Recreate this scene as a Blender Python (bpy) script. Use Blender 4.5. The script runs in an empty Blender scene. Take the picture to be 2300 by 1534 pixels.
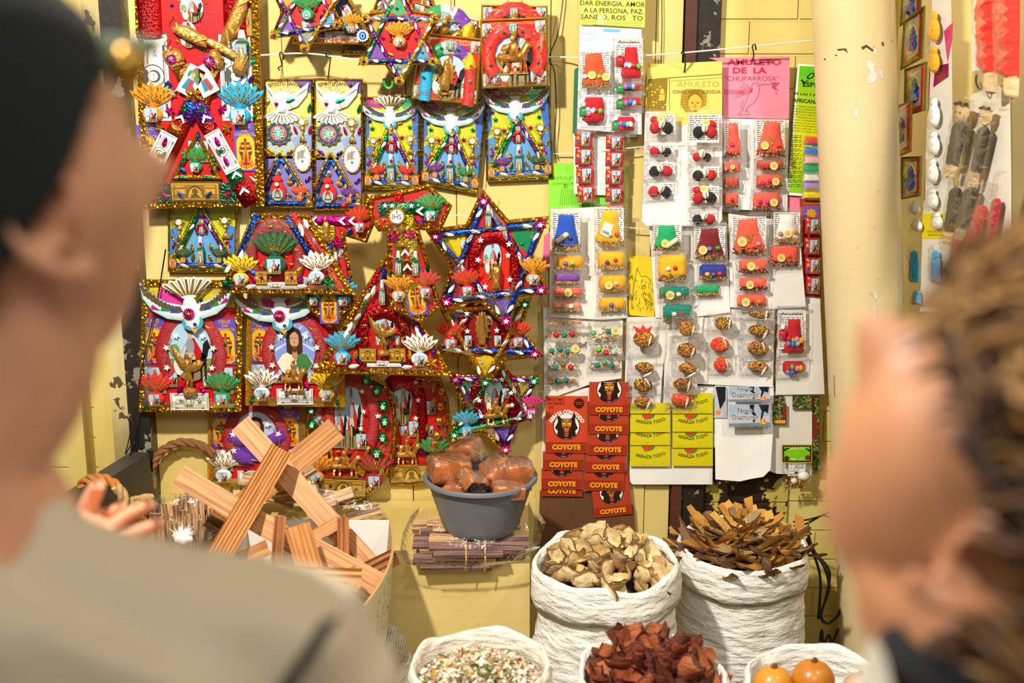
import bpy,bmesh,math,random
from mathutils import Vector,Matrix,noise,geometry
PI=math.pi
sc=bpy.context.scene
COL=sc.collection
R=random.Random(7)

# ------------------------------------------------------------------ camera
F=3000.0                      # focal length in pixels of the 2300 x 1534 frame
PITCH=math.radians(14.0)
CAM=Vector((0,0,1.6))
cp,sp=math.cos(PITCH),math.sin(PITCH)
cam=bpy.data.cameras.new('camera')
cam.sensor_width=36.0
cam.lens=F*36.0/2300.0
cam.clip_start=0.05
cam.dof.use_dof=True
cam.dof.focus_distance=2.95
cam.dof.aperture_fstop=3.1
camo=bpy.data.objects.new('camera',cam)
camo.location=CAM
camo.rotation_euler=(PI/2-PITCH,0,0)
COL.objects.link(camo)
sc.camera=camo
# ------------------------------------------------------------------ view
sc.view_settings.view_transform='Standard'
sc.view_settings.look='None'
sc.view_settings.gamma=1.0
sc.view_settings.exposure=0.12
sc.view_settings.use_curve_mapping=False
sc.cycles.max_bounces=6
sc.cycles.transparent_max_bounces=16
sc.cycles.glossy_bounces=3
sc.cycles.diffuse_bounces=3
sc.cycles.caustics_reflective=False
sc.cycles.caustics_refractive=False
sc.cycles.sample_clamp_indirect=4.0
sc.cycles.use_denoising=True
# ------------------------------------------------------------------ world: the dim market hall around the stall
w=bpy.data.worlds.new('market_hall');sc.world=w;w.use_nodes=True
nt=w.node_tree;nt.nodes.clear()
out=nt.nodes.new('ShaderNodeOutputWorld');bg=nt.nodes.new('ShaderNodeBackground')
tc=nt.nodes.new('ShaderNodeTexCoord');vo=nt.nodes.new('ShaderNodeTexVoronoi');vo.inputs['Scale'].default_value=5.0
rp=nt.nodes.new('ShaderNodeValToRGB')
rp.color_ramp.elements[0].position=0.10;rp.color_ramp.elements[0].color=(6.0,5.4,4.4,1)  # bright spots added to the hall as lamp-like reflections for the foil
rp.color_ramp.elements[1].position=0.22;rp.color_ramp.elements[1].color=(0.62,0.58,0.50,1)
nt.links.new(tc.outputs['Generated'],vo.inputs['Vector']);nt.links.new(vo.outputs['Distance'],rp.inputs['Fac'])
nt.links.new(rp.outputs['Color'],bg.inputs['Color']);bg.inputs['Strength'].default_value=0.18
nt.links.new(bg.outputs[0],out.inputs['Surface'])
# ------------------------------------------------------------------ stall lamp hung above the frame, plus two added fill lights
def area_lamp(name,loc,target,size,power,col):
    l=bpy.data.lights.new(name,'AREA');l.shape='DISK';l.size=size;l.energy=power;l.color=col
    o=bpy.data.objects.new(name,l);COL.objects.link(o);o.location=loc
    o.rotation_euler=(Vector(target)-Vector(loc)).to_track_quat('-Z','Y').to_euler()
    return o
area_lamp('stall_lamp_or_fill',(-0.75,1.25,2.45),(0.0,3.0,0.8),0.10,72,(1.0,0.93,0.82))
area_lamp('stall_lamp_or_fill',(1.15,1.45,2.55),(0.7,3.0,0.7),0.14,15,(1.0,0.93,0.82))  # added weak fill to brighten the right side and the pillar
area_lamp('rear_fill',(0.3,-0.8,3.0),(0.0,2.6,0.6),0.9,28,(1.0,0.95,0.88))  # broad overhead fill added behind the camera, lifts the shirt backs

def P(x,y,Y):
    """the point at depth Y that the photograph shows at pixel x, y"""
    dx=(x-1150)/F;dv=-(y-767)/F
    d=Vector((dx,cp+sp*dv,-sp+cp*dv))
    return CAM+d*(Y/d.y)
def pxs(x,y,Y):
    return(P(x+5,y,Y)-P(x-5,y,Y)).length/10,(P(x,y+5,Y)-P(x,y-5,Y)).length/10

def lin(h):
    h=h.lstrip('#');r=[]
    for i in(0,2,4):
        c=int(h[i:i+2],16)/255
        r.append(c/12.92 if c<=0.04045 else((c+0.055)/1.055)**2.4)
    return(r[0],r[1],r[2],1.0)
CC=dict(red='#c8141a',dred='#8c1016',fred='#b3161d',gold='#d79a1c',gold2='#e8b83a',statue='#dca650',white='#f2efe8',cream='#e6dcc0',
          yellow='#ecc314',orange='#f0921e',coral='#f4543c',pink='#f58ba0',magenta='#d01583',purple='#6a2f9c',blue='#1b4fc0',sky='#8fc3dc',
          cyan='#1fa3d4',green='#0f8f50',dgreen='#0b5a3a',lime='#8fd13a',black='#14130f',brown='#5c3a1e',silver='#d8d8d8',grey='#8c8c88',
          skin='#d69c78',teal='#127f78',olive='#8a8418',bred='#e2231d',foliage='#3f6b25')
def col(c):
    return c if isinstance(c,tuple)else lin(CC.get(c,c))

# ------------------------------------------------------------------ materials
MATS={}
def mat(name,rough=0.5,metal=0.0,spec=0.5,coat=0.0,bump=0.0,bscale=200.0,bdist=0.001,attr=True,base='#ffffff',var=0.0,vscale=30.0,
        sss=0.0,kind='noise',sheen=0.0,detail=2.0,trans=0.0,stretch=None,ramp=None):
    if name in MATS:return MATS[name]
    m=bpy.data.materials.new(name);m.use_nodes=True;nt=m.node_tree;N=nt.nodes;L=nt.links
    b=N['Principled BSDF']
    b.inputs['Roughness'].default_value=rough;b.inputs['Metallic'].default_value=metal
    b.inputs['Specular IOR Level'].default_value=spec;b.inputs['Coat Weight'].default_value=coat;b.inputs['Coat Roughness'].default_value=0.08
    b.inputs['Sheen Weight'].default_value=sheen;b.inputs['Transmission Weight'].default_value=trans
    if sss:b.inputs['Subsurface Weight'].default_value=sss;b.inputs['Subsurface Radius'].default_value=(0.012,0.004,0.002);b.inputs['Subsurface Scale'].default_value=1.0
    geo=N.new('ShaderNodeNewGeometry');vec=geo.outputs['Position']
    if stretch:
        mp=N.new('ShaderNodeMapping');mp.inputs['Scale'].default_value=stretch;L.new(vec,mp.inputs['Vector']);vec=mp.outputs['Vector']
    if attr:
        a=N.new('ShaderNodeAttribute');a.attribute_name='Col';c=a.outputs['Color']
    else:
        rg=N.new('ShaderNodeRGB');rg.outputs[0].default_value=lin(base);c=rg.outputs[0]
    if var:
        n=N.new('ShaderNodeTexNoise');n.inputs['Scale'].default_value=vscale;n.inputs['Detail'].default_value=4;L.new(vec,n.inputs['Vector'])
        mr=N.new('ShaderNodeMapRange');mr.inputs['From Min'].default_value=0.3;mr.inputs['From Max'].default_value=0.7
        mr.inputs['To Min'].default_value=1-var;mr.inputs['To Max'].default_value=1+var*0.4;L.new(n.outputs['Fac'],mr.inputs['Value'])
        mx=N.new('ShaderNodeMix');mx.data_type='RGBA';mx.blend_type='MULTIPLY';mx.inputs['Factor'].default_value=1.0
        L.new(c,mx.inputs[6]);L.new(mr.outputs['Result'],mx.inputs[7]);c=mx.outputs[2]
    L.new(c,b.inputs['Base Color'])
    if bump:
        if kind=='noise':
            t=N.new('ShaderNodeTexNoise');t.inputs['Detail'].default_value=detail;o=t.outputs['Fac']
        elif kind=='voronoi':
            t=N.new('ShaderNodeTexVoronoi');o=t.outputs['Distance']
        else:
            t=N.new('ShaderNodeTexWave');t.inputs['Distortion'].default_value=3;o=t.outputs['Fac']
        t.inputs['Scale'].default_value=bscale;L.new(vec,t.inputs['Vector'])
        bp=N.new('ShaderNodeBump');bp.inputs['Strength'].default_value=bump;bp.inputs['Distance'].default_value=bdist
        L.new(o,bp.inputs['Height']);L.new(bp.outputs['Normal'],b.inputs['Normal'])
    MATS[name]=m
    return m
def film(name,strength,rough,bscale,bump,tint='#ffffff',lo=0.03,hi=0.5):
    """clear plastic film: see-through, with wrinkles that catch the lamps"""
    m=bpy.data.materials.new(name);m.use_nodes=True;nt=m.node_tree;N=nt.nodes;L=nt.links;N.clear()
    o=N.new('ShaderNodeOutputMaterial');mx=N.new('ShaderNodeMixShader');tr=N.new('ShaderNodeBsdfTransparent');gl=N.new('ShaderNodeBsdfGlossy')
    tr.inputs['Color'].default_value=lin(tint);gl.inputs['Roughness'].default_value=rough
    geo=N.new('ShaderNodeNewGeometry');n=N.new('ShaderNodeTexNoise');n.inputs['Scale'].default_value=bscale;n.inputs['Detail'].default_value=3
    n.inputs['Distortion'].default_value=1.5
    bp=N.new('ShaderNodeBump');bp.inputs['Strength'].default_value=bump;bp.inputs['Distance'].default_value=0.004
    L.new(geo.outputs['Position'],n.inputs['Vector']);L.new(n.outputs['Fac'],bp.inputs['Height']);L.new(bp.outputs['Normal'],gl.inputs['Normal'])
    lw=N.new('ShaderNodeFresnel');lw.inputs['IOR'].default_value=1.45;L.new(bp.outputs['Normal'],lw.inputs['Normal'])
    mr=N.new('ShaderNodeMapRange');mr.inputs['From Min'].default_value=0.0;mr.inputs['From Max'].default_value=1.0
    mr.inputs['To Min'].default_value=lo;mr.inputs['To Max'].default_value=hi
    L.new(lw.outputs[0],mr.inputs['Value']);L.new(mr.outputs['Result'],mx.inputs['Fac'])
    L.new(tr.outputs[0],mx.inputs[1]);L.new(gl.outputs[0],mx.inputs[2]);L.new(mx.outputs[0],o.inputs['Surface'])
    MATS[name]=m
    return m
mat('paper',0.62,var=0.06,vscale=60,bump=0.15,bscale=40,bdist=0.003)
mat('print',0.35,coat=0.25,var=0.05,vscale=90)
mat('card',0.7,var=0.07,vscale=12,bump=0.3,bscale=14,bdist=0.006)
mat('foil',0.20,metal=0.9,bump=0.9,bscale=170,bdist=0.004,detail=3)
mat('gold_tape',0.24,metal=0.92,bump=1.0,bscale=120,bdist=0.006,kind='voronoi',var=0.3,vscale=70)
mat('glitter',0.32,metal=0.85,bump=1.0,bscale=900,bdist=0.0015,kind='voronoi',var=0.35,vscale=700)
mat('metal_paint',0.33,metal=0.75,bump=0.35,bscale=260,bdist=0.002,var=0.35,vscale=160)
mat('fabric',0.9,sheen=0.1,bump=0.45,bscale=1300,bdist=0.0008,var=0.12,vscale=200)
mat('wound_thread',0.38,spec=0.5,coat=0.3,bump=0.9,bscale=1,bdist=0.002,stretch=(60,60,900),var=0.12,vscale=1.0)
mat('plastic',0.3,coat=0.4,var=0.04)
mat('bead',0.18,coat=0.6)
mat('seeds',0.6,var=0.25,vscale=400,bump=0.5,bscale=900,bdist=0.001)
mat('wood',0.6,stretch=(1,1,1),var=0.15,vscale=60,bump=0.3,bscale=300)
mat('metal',0.4,metal=0.8)
film('clear_film',1.0,0.07,48,0.9,lo=-0.015,hi=0.5)
film('clear_bag',1.0,0.09,60,0.9,lo=-0.01,hi=0.5)
film('side_bag',1.0,0.12,60,0.6,lo=-.02,hi=0.35)
film('seal_film',1.0,0.25,300,0.8,lo=0.14,hi=0.7)

# ------------------------------------------------------------------ text cache
_TX={}
def text_polys(s,bold=0.0):
    k=(s,bold)
    if k in _TX:return _TX[k]
    c=bpy.data.curves.new('t','FONT');c.body=s;c.size=1.0;c.resolution_u=2;c.fill_mode='FRONT';c.offset=bold
    o=bpy.data.objects.new('t',c);COL.objects.link(o)
    dg=bpy.context.evaluated_depsgraph_get();me=bpy.data.meshes.new_from_object(o.evaluated_get(dg),depsgraph=dg)
    v=[(q.co.x,q.co.y)for q in me.vertices];f=[tuple(p.vertices)for p in me.polygons]
    bpy.data.objects.remove(o);bpy.data.curves.remove(c);bpy.data.meshes.remove(me)
    if v:
        x0=min(a for a,_ in v);x1=max(a for a,_ in v)
        v=[((a-x0)/max(x1-x0,1e-6)-0.5,b)for a,b in v]
    _TX[k]=(v,f)
    return _TX[k]

# ------------------------------------------------------------------ mesh builder. Coordinates: x right, y down, h out of the wall
def rect(x0,y0,x1,y1):return[(x0,y0),(x1,y0),(x1,y1),(x0,y1)]
def ell(cx,cy,rx,ry,n=24,a0=0.0,a1=2*PI,rot=0.0):
    r=[];full=abs(a1-a0-2*PI)<1e-6
    for i in range(n if full else n+1):
        a=a0+(a1-a0)*i/n;x=rx*math.cos(a);y=ry*math.sin(a)
        r.append((cx+x*math.cos(rot)-y*math.sin(rot),cy+x*math.sin(rot)+y*math.cos(rot)))
    return r
def starpts(cx,cy,r,n=5,inner=0.42,rot=0.0):
    return[(cx+(r if i%2==0 else r*inner)*math.sin(rot+PI*i/n),cy-(r if i%2==0 else r*inner)*math.cos(rot+PI*i/n))for i in range(2*n)]
def rotp(pts,cx,cy,a):
    ca,sa=math.cos(a),math.sin(a)
    return[(cx+(x-cx)*ca-(y-cy)*sa,cy+(x-cx)*sa+(y-cy)*ca)for x,y in pts]
def inset(pts,d):
    n=len(pts);A=sum(pts[i][0]*pts[(i+1)%n][1]-pts[(i+1)%n][0]*pts[i][1]for i in range(n));s=1 if A>0 else-1
    o=[]
    for i in range(n):
        p0,p1,p2=pts[i-1],pts[i],pts[(i+1)%n]
        def nrm(a,b):
            dx,dy=b[0]-a[0],b[1]-a[1];l=math.hypot(dx,dy)or 1e-9;return(-dy/l*s,dx/l*s)
        n1,n2=nrm(p0,p1),nrm(p1,p2);k=1+n1[0]*n2[0]+n1[1]*n2[1];k=max(k,0.25)
        o.append((p1[0]+(n1[0]+n2[0])/k*d,p1[1]+(n1[1]+n2[1])/k*d))
    return o
def segdist(px,py,pts):
    b=1e9;n=len(pts)
    for i in range(n):
        x0,y0=pts[i];x1,y1=pts[(i+1)%n];dx,dy=x1-x0,y1-y0
        t=((px-x0)*dx+(py-y0)*dy)/(dx*dx+dy*dy+1e-12);t=0 if t<0 else 1 if t>1 else t
        d=math.hypot(px-x0-t*dx,py-y0-t*dy)
        if d<b:b=d
    return b
def densify(pts,step):
    o=[];n=len(pts)
    for i in range(n):
        a,b=pts[i],pts[(i+1)%n];k=max(1,int(math.hypot(b[0]-a[0],b[1]-a[1])/step))
        o+=[(a[0]+(b[0]-a[0])*j/k,a[1]+(b[1]-a[1])*j/k)for j in range(k)]
    return o
def spline(pts,n=6,closed=False):
    o=[];m=len(pts)
    for i in range(m if closed else m-1):
        if closed:p=[pts[(i+k-1)%m]for k in range(4)]
        else:p=[pts[max(i-1,0)],pts[i],pts[i+1],pts[min(i+2,m-1)]]
        for j in range(n):
            t=j/n
            o.append(tuple(0.5*(2*p[1][k]+(p[2][k]-p[0][k])*t+(2*p[0][k]-5*p[1][k]+4*p[2][k]-p[3][k])*t*t+(3*p[1][k]-p[0][k]-3*p[2][k]+p[3][k])*t**3)for k in range(len(p[1]))))
    if not closed:o.append(tuple(pts[-1]))
    return o

class MB:
    def __init__(s,mats='paper',T=None):
        s.v=[];s.f=[];s.c=[];s.m=[];s.mats=mats if isinstance(mats,(list,tuple))else[mats];s.T=T;s.k=None;s.mi=0
    def use(s,m):
        if m not in s.mats:s.mats=list(s.mats)+[m]
        s.mi=s.mats.index(m);return s
    def fr(s,cx=None,cy=0,sx=1,sy=None,rot=0,sh=None,h0=0):
        """local frame for the next shapes"""
        if cx is None:s.k=None
        else:s.k=(cx,cy,sx,sx if sy is None else sy,math.cos(rot),math.sin(rot),sx if sh is None else sh,h0)
        return s
    def V(s,x,y,h):
        if s.k:
            cx,cy,sx,sy,ca,sa,sh,h0=s.k;X=x*sx;Y=y*sy;x,y,h=cx+X*ca-Y*sa,cy+X*sa+Y*ca,h*sh+h0
        s.v.append(s.T(x,y,h)if s.T else(x,y,h));return len(s.v)-1
    def face(s,idx,c):
        s.f.append(tuple(idx));s.c.append(col(c));s.m.append(s.mi)
    def poly(s,pts,h,c):
        s.face([s.V(x,y,h)for x,y in pts],c)
    def slab(s,pts,h0,h1,c,cs=None,back=False):
        n=len(pts);a=[s.V(x,y,h0)for x,y in pts];b=[s.V(x,y,h1)for x,y in pts]
        s.face(b,c)
        for i in range(n):s.face((a[i],a[(i+1)%n],b[(i+1)%n],b[i]),cs or c)
        if back:s.face(a[::-1],cs or c)
    def band(s,pts,w,h0,h1,c,cs=None):
        q=inset(pts,w);n=len(pts);m=inset(pts,w*0.5)
        A=[s.V(x,y,h0)for x,y in pts];B=[s.V(x,y,h1)for x,y in pts];M=[s.V(x,y,h1+(h1-h0)*0.35)for x,y in m];Cc=[s.V(x,y,h1)for x,y in q];D=[s.V(x,y,h0)for x,y in q]
        for i in range(n):
            j=(i+1)%n
            s.face((A[i],A[j],B[j],B[i]),cs or c);s.face((B[i],B[j],M[j],M[i]),c);s.face((M[i],M[j],Cc[j],Cc[i]),c);s.face((Cc[i],Cc[j],D[j],D[i]),cs or c)
    def relief(s,pts,h0,H,c,w=None,grid=None,nz=0.0,power=0.5,seed=0.0,colf=None):
        """puffed shape over an outline (any simple polygon)"""
        xs=[p[0]for p in pts];ys=[p[1]for p in pts];x0,x1,y0,y1=min(xs),max(xs),min(ys),max(ys)
        g=grid or max(x1-x0,y1-y0)/9.0;w=w or min(x1-x0,y1-y0)*0.4
        pts=densify(pts,g*1.3);n=len(pts);vs=[Vector(p)for p in pts];ed=[(i,(i+1)%n)for i in range(n)]
        y=y0+g*0.5;k=0
        while y<y1:
            x=x0+g*(0.3 if k%2 else 0.8)
            while x<x1:
                inside=False;j=n-1
                for i in range(n):
                    xi,yi=pts[i];xj,yj=pts[j]
                    if(yi>y)!=(yj>y)and x<(xj-xi)*(y-yi)/(yj-yi)+xi:inside=not inside
                    j=i
                if inside and segdist(x,y,pts)>g*0.3:vs.append(Vector((x,y)))
                x+=g
            y+=g*0.87;k+=1
        r=geometry.delaunay_2d_cdt(vs,ed,[],1,1e-7)
        base=len(s.v);H_=[]
        for q in r[0]:
            d=segdist(q.x,q.y,pts);t=min(d/w,1.0);hh=H*(1-(1-t)**2)**power
            if nz and d>1e-5:hh+=nz*H*noise.noise(Vector((q.x/g*0.45+seed,q.y/g*0.45,seed)))*t
            s.V(q.x,q.y,h0+hh)
            H_.append((q.x,q.y))
        for f in r[2]:
            cc=c
            if colf:
                mx=sum(H_[i][0]for i in f)/len(f);my=sum(H_[i][1]for i in f)/len(f);cc=colf(mx,my)
            s.face([base+i for i in f],cc)
    def ball(s,cx,cy,h,rx,ry,rh,c,n=8,m=6):
        rows=[]
        for i in range(m+1):
            a=PI*i/m
            rows.append([s.V(cx+rx*math.sin(a)*math.cos(2*PI*j/n),cy+ry*math.cos(a),h+rh*math.sin(a)*math.sin(2*PI*j/n))for j in range(n)]if 0<i<m else[s.V(cx,cy+ry*math.cos(a),h)])
        for i in range(m):
            for j in range(n):
                a,b=rows[i],rows[i+1];j2=(j+1)%n
                if len(a)==1:s.face((a[0],b[j],b[j2]),c)
                elif len(b)==1:s.face((a[j],a[j2],b[0]),c)
                else:s.face((a[j],a[j2],b[j2],b[j]),c)
    def tube(s,pts,r,c,n=8,cap=True):
        """round rod through 3-D points; r a number or one radius per point"""
        P3=[Vector(p)for p in pts];m=len(P3);rr=r if isinstance(r,(list,tuple))else[r]*m
        up=Vector((0.13,0.2,1)).normalized();prev=None;rings=[]
        for i in range(m):
            t=(P3[min(i+1,m-1)]-P3[max(i-1,0)]).normalized()
            if prev is None:
                a=t.cross(up)
                if a.length<0.1:a=t.cross(Vector((1,0,0)))
            else:a=prev-t*prev.dot(t)
            a.normalize();prev=a;b=t.cross(a)
            rings.append([s.V(*(P3[i]+(a*math.cos(2*PI*j/n)+b*math.sin(2*PI*j/n))*rr[i]))for j in range(n)])
        for i in range(m-1):
            for j in range(n):s.face((rings[i][j],rings[i][(j+1)%n],rings[i+1][(j+1)%n],rings[i+1][j]),c)
        if cap:s.face(rings[0][::-1],c);s.face(rings[-1],c)
    def box3(s,x0,y0,z0,x1,y1,z1,c):
        i=[s.V(x,y,z)for z in(z0,z1)for y in(y0,y1)for x in(x0,x1)]
        for f in((0,2,3,1),(4,5,7,6),(0,1,5,4),(2,6,7,3),(0,4,6,2),(1,3,7,5)):s.face([i[k]for k in f],c)
    def beam(s,a,b,wv,tv,c,bev=0.0):
        """straight board from a to b; wv, tv half-width and half-thickness vectors"""
        a,b,wv,tv=Vector(a),Vector(b),Vector(wv),Vector(tv)
        prof=[(-1,-1),(1,-1),(1,1),(-1,1)]if not bev else[(-1+bev,-1),(1-bev,-1),(1,-1+bev*2),(1,1-bev*2),(1-bev,1),(-1+bev,1),(-1,1-bev*2),(-1,-1+bev*2)]
        A=[s.V(*(a+wv*p+tv*q))for p,q in prof];B=[s.V(*(b+wv*p+tv*q))for p,q in prof];n=len(prof)
        for i in range(n):s.face((A[i],A[(i+1)%n],B[(i+1)%n],B[i]),c)
        s.face(A[::-1],c);s.face(B,c)
    def text(s,t,cx,cy,wd,ht,h,c,rot=0.0,arc=0.0,bold=0.0):
        """t centred on cx, baseline at cy + ht/2; arc > 0 bends it like a rainbow of that many radians"""
        v,f=text_polys(t,bold)
        ids=[]
        for a,b in v:
            x=a*wd;y=-(b/0.72)*ht+ht/2
            if arc:
                rad=wd/abs(arc);th=a*abs(arc);sg=1 if arc>0 else-1
                x=(rad-y*sg)*math.sin(th);y=sg*(rad-(rad-y*sg)*math.cos(th))
            ids.append(s.V(cx+x*math.cos(rot)-y*math.sin(rot),cy+x*math.sin(rot)+y*math.cos(rot),h))
        for q in f:s.face([ids[i]for i in q],c)
    def mesh(s,name,origin=None,smooth=True,angle=40):
        me=bpy.data.meshes.new(name)
        vs=s.v if origin is None else[(v[0]-origin[0],v[1]-origin[1],v[2]-origin[2])for v in s.v]
        me.from_pydata([tuple(v)for v in vs],[],s.f)
        ca=me.color_attributes.new('Col','FLOAT_COLOR','CORNER');buf=[]
        for p,c in zip(s.f,s.c):buf.extend(tuple(c)*len(p))
        ca.data.foreach_set('color',buf)
        for m in s.mats:me.materials.append(MATS[m])
        me.polygons.foreach_set('material_index',s.m)
        if smooth:
            me.polygons.foreach_set('use_smooth',[True]*len(s.f));me.set_sharp_from_angle(angle=math.radians(angle))
        me.update()
        return me

# ------------------------------------------------------------------ objects
def tag(o,label=None,cat=None,group=None,kind=None):
    if label:o['label']=label
    if cat:o['category']=cat
    if group:o['group']=group
    if kind:o['kind']=kind
    return o
def thing(name,loc,label,cat,group=None):
    o=bpy.data.objects.new(name,None);COL.objects.link(o);o.location=loc;o.empty_display_size=0.02
    return tag(o,label,cat,group)
def obj(name,mb,parent=None,smooth=True,angle=40,label=None):
    """link a builder as ONE mesh object; world coordinates in the builder"""
    if parent is not None:org=WL(parent)
    else:
        n=len(mb.v);org=Vector((sum(v[0]for v in mb.v)/n,sum(v[1]for v in mb.v)/n,min(v[2]for v in mb.v)))
    o=bpy.data.objects.new(name,mb.mesh(name,org,smooth,angle));COL.objects.link(o)
    if parent is not None:o.parent=parent
    else:o.location=org
    if label:o['label']=label
    return o
def WL(o):
    v=Vector((0,0,0))
    while o is not None:v+=o.location;o=o.parent
    return v
def struct(name,mb,**k):
    o=obj(name,mb,**k);o['kind']='structure';return o
def planeT(Y):
    """builder map of a plane that hangs parallel to the wall at depth Y; h in millimetres"""
    return lambda x,y,h:P(x,y,Y)-Vector((0,h*0.001,0))
def unitT(x,y,h):return(x,-h,-y)
WALL=3.0
# ------------------------------------------------------------------ the stall's walls
def paint_mat(name,base,dark,brick=False,rough=0.45,peel=0.0,chips='#2a1c12',dirt=0.35):
    m=bpy.data.materials.new(name);m.use_nodes=True;nt=m.node_tree;N=nt.nodes;L=nt.links;b=N['Principled BSDF'];b.inputs['Roughness'].default_value=rough
    geo=N.new('ShaderNodeNewGeometry');vec=geo.outputs['Position']
    n=N.new('ShaderNodeTexNoise');n.inputs['Scale'].default_value=2.5;n.inputs['Detail'].default_value=6;L.new(vec,n.inputs['Vector'])
    r=N.new('ShaderNodeValToRGB');r.color_ramp.elements[0].position=.35;r.color_ramp.elements[0].color=lin(dark);r.color_ramp.elements[1].position=.62;r.color_ramp.elements[1].color=lin(base)
    L.new(n.outputs['Fac'],r.inputs['Fac']);c=r.outputs['Color']
    n2=N.new('ShaderNodeTexNoise');n2.inputs['Scale'].default_value=45;n2.inputs['Detail'].default_value=5;L.new(vec,n2.inputs['Vector'])
    r2=N.new('ShaderNodeValToRGB');r2.color_ramp.elements[0].position=.68;r2.color_ramp.elements[0].color=(0,0,0,1);r2.color_ramp.elements[1].position=.76;r2.color_ramp.elements[1].color=(dirt,dirt,dirt,1);L.new(n2.outputs['Fac'],r2.inputs['Fac'])
    mx=N.new('ShaderNodeMix');mx.data_type='RGBA';L.new(r2.outputs['Color'],mx.inputs['Factor']);L.new(c,mx.inputs[6]);mx.inputs[7].default_value=lin('#8c7a4a');c=mx.outputs[2]
    h=n2.outputs['Fac']
    if peel:
        n3=N.new('ShaderNodeTexNoise');n3.inputs['Scale'].default_value=16;n3.inputs['Detail'].default_value=7;n3.inputs['Roughness'].default_value=.6;L.new(vec,n3.inputs['Vector'])
        r3=N.new('ShaderNodeValToRGB');r3.color_ramp.elements[0].position=peel;r3.color_ramp.elements[1].position=peel+.012;L.new(n3.outputs['Fac'],r3.inputs['Fac'])
        m3=N.new('ShaderNodeMix');m3.data_type='RGBA';L.new(r3.outputs['Color'],m3.inputs['Factor']);L.new(c,m3.inputs[6]);m3.inputs[7].default_value=lin(chips);c=m3.outputs[2]
    bp=N.new('ShaderNodeBump');bp.inputs['Strength'].default_value=.25;bp.inputs['Distance'].default_value=.003;L.new(h,bp.inputs['Height'])
    if brick:
        sw=N.new('ShaderNodeSeparateXYZ');cb=N.new('ShaderNodeCombineXYZ');L.new(vec,sw.inputs[0]);L.new(sw.outputs['X'],cb.inputs['X']);L.new(sw.outputs['Z'],cb.inputs['Y'])
        bt=N.new('ShaderNodeTexBrick');bt.inputs['Scale'].default_value=1.0;bt.inputs['Brick Width'].default_value=.21;bt.inputs['Row Height'].default_value=.075;bt.inputs['Mortar Size'].default_value=.0035
        bt.inputs['Mortar Smooth'].default_value=.6;L.new(cb.outputs[0],bt.inputs['Vector'])
        b2=N.new('ShaderNodeBump');b2.inputs['Strength'].default_value=.8;b2.inputs['Distance'].default_value=.006;b2.invert=True;L.new(bt.outputs['Fac'],b2.inputs['Height']);L.new(bp.outputs['Normal'],b2.inputs['Normal']);bp=b2
    L.new(c,b.inputs['Base Color']);L.new(bp.outputs['Normal'],b.inputs['Normal'])
    MATS[name]=m
paint_mat('wall_paint','#e2cc84','#d4bc6c')
paint_mat('brick_paint','#e2d07e','#d2bc64',brick=True)
paint_mat('peeling_paint','#cbb75c','#b9a54a',peel=.47,brick=True)
paint_mat('pillar_paint','#dac698','#cdb884',rough=.35)
paint_mat('dark_post','#2c231b','#17110c',peel=.56,chips='#8c8472',dirt=.2)
paint_mat('rust_post','#5c3222','#472418',peel=.66,chips='#8c8472',dirt=.2)
paint_mat('bench_paint','#e4cc84','#d4b868')
paint_mat('ply','#6d4626','#5a371c',rough=.6)
paint_mat('grey_wall','#b9a878','#9f9068')
paint_mat('batten_paint','#e0c878','#d4ba62')
paint_mat('dirty_paint','#d8c48c','#a08c58',dirt=.7,peel=.62,chips='#5c4c30')
paint_mat('floor_tile','#4c4338','#3a332b')
def slabx(name,x0,x1,y0,y1,z0,z1,m):
    b=MB([m]);b.box3(x0,y0,z0,x1,y1,z1,'white');return struct(name,b,smooth=False)
def PX(x,y,Y):return P(x,y,Y).x
zt,zb=2.9,0.0
b=MB(['floor_tile']);b.box3(-2.2,-1.2,-.05,2.2,3.4,0,'white');struct('floor',b,smooth=False)
# painted boards between the left post and the dark post
b=MB(['wall_paint']);edges=[-.852,-.645,-.505,-.235,-.125,.085,.245,.315,.375]
for i in range(len(edges)-1):b.box3(edges[i]+.0012,WALL-(.0 if i%2 else .004),zb,edges[i+1]-.0012,WALL+.03,zt,'white')
b.box3(-.852,WALL+.012,zb,.375,WALL+.05,zt,'white');struct('wall_back',b,smooth=False)
b=MB(['brick_paint']);b.box3(.46,WALL+.02,zb,1.5,WALL+.12,zt,'white');struct('wall_back_brick',b,smooth=False)
b=MB(['peeling_paint']);b.box3(.455,WALL+.012,.0,.66,WALL+.03,.66,'white');struct('wall_back_peeling',b,smooth=False)
slabx('trim_1',.378,.402,WALL-.012,WALL+.05,zb,zt,'rust_post')
slabx('trim_2',.402,.456,WALL-.002,WALL+.06,zb,zt,'dark_post')
# left: brick, battens and the old door post
b=MB(['brick_paint']);b.box3(-2.2,WALL+.05,zb,-.86,WALL+.15,zt,'white');struct('wall_left_brick',b,smooth=False)
b=MB(['batten_paint']);b.box3(-1.045,WALL-.02,zb,-1.002,WALL+.05,zt,'white');struct('trim_3',b,smooth=False)
b=MB(['batten_paint']);b.box3(-.970,WALL-.03,zb,-.927,WALL+.05,zt,'white');struct('trim_4',b,smooth=False)
b=MB(['dirty_paint']);b.box3(-.925,WALL-.045,zb,-.884,WALL+.02,zt,'white');struct('trim_5',b,smooth=False)
b=MB(['dark_post']);b.box3(-.883,WALL-.06,zb,-.835,WALL+.03,zt,'white');struct('trim_6',b,smooth=False)
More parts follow.
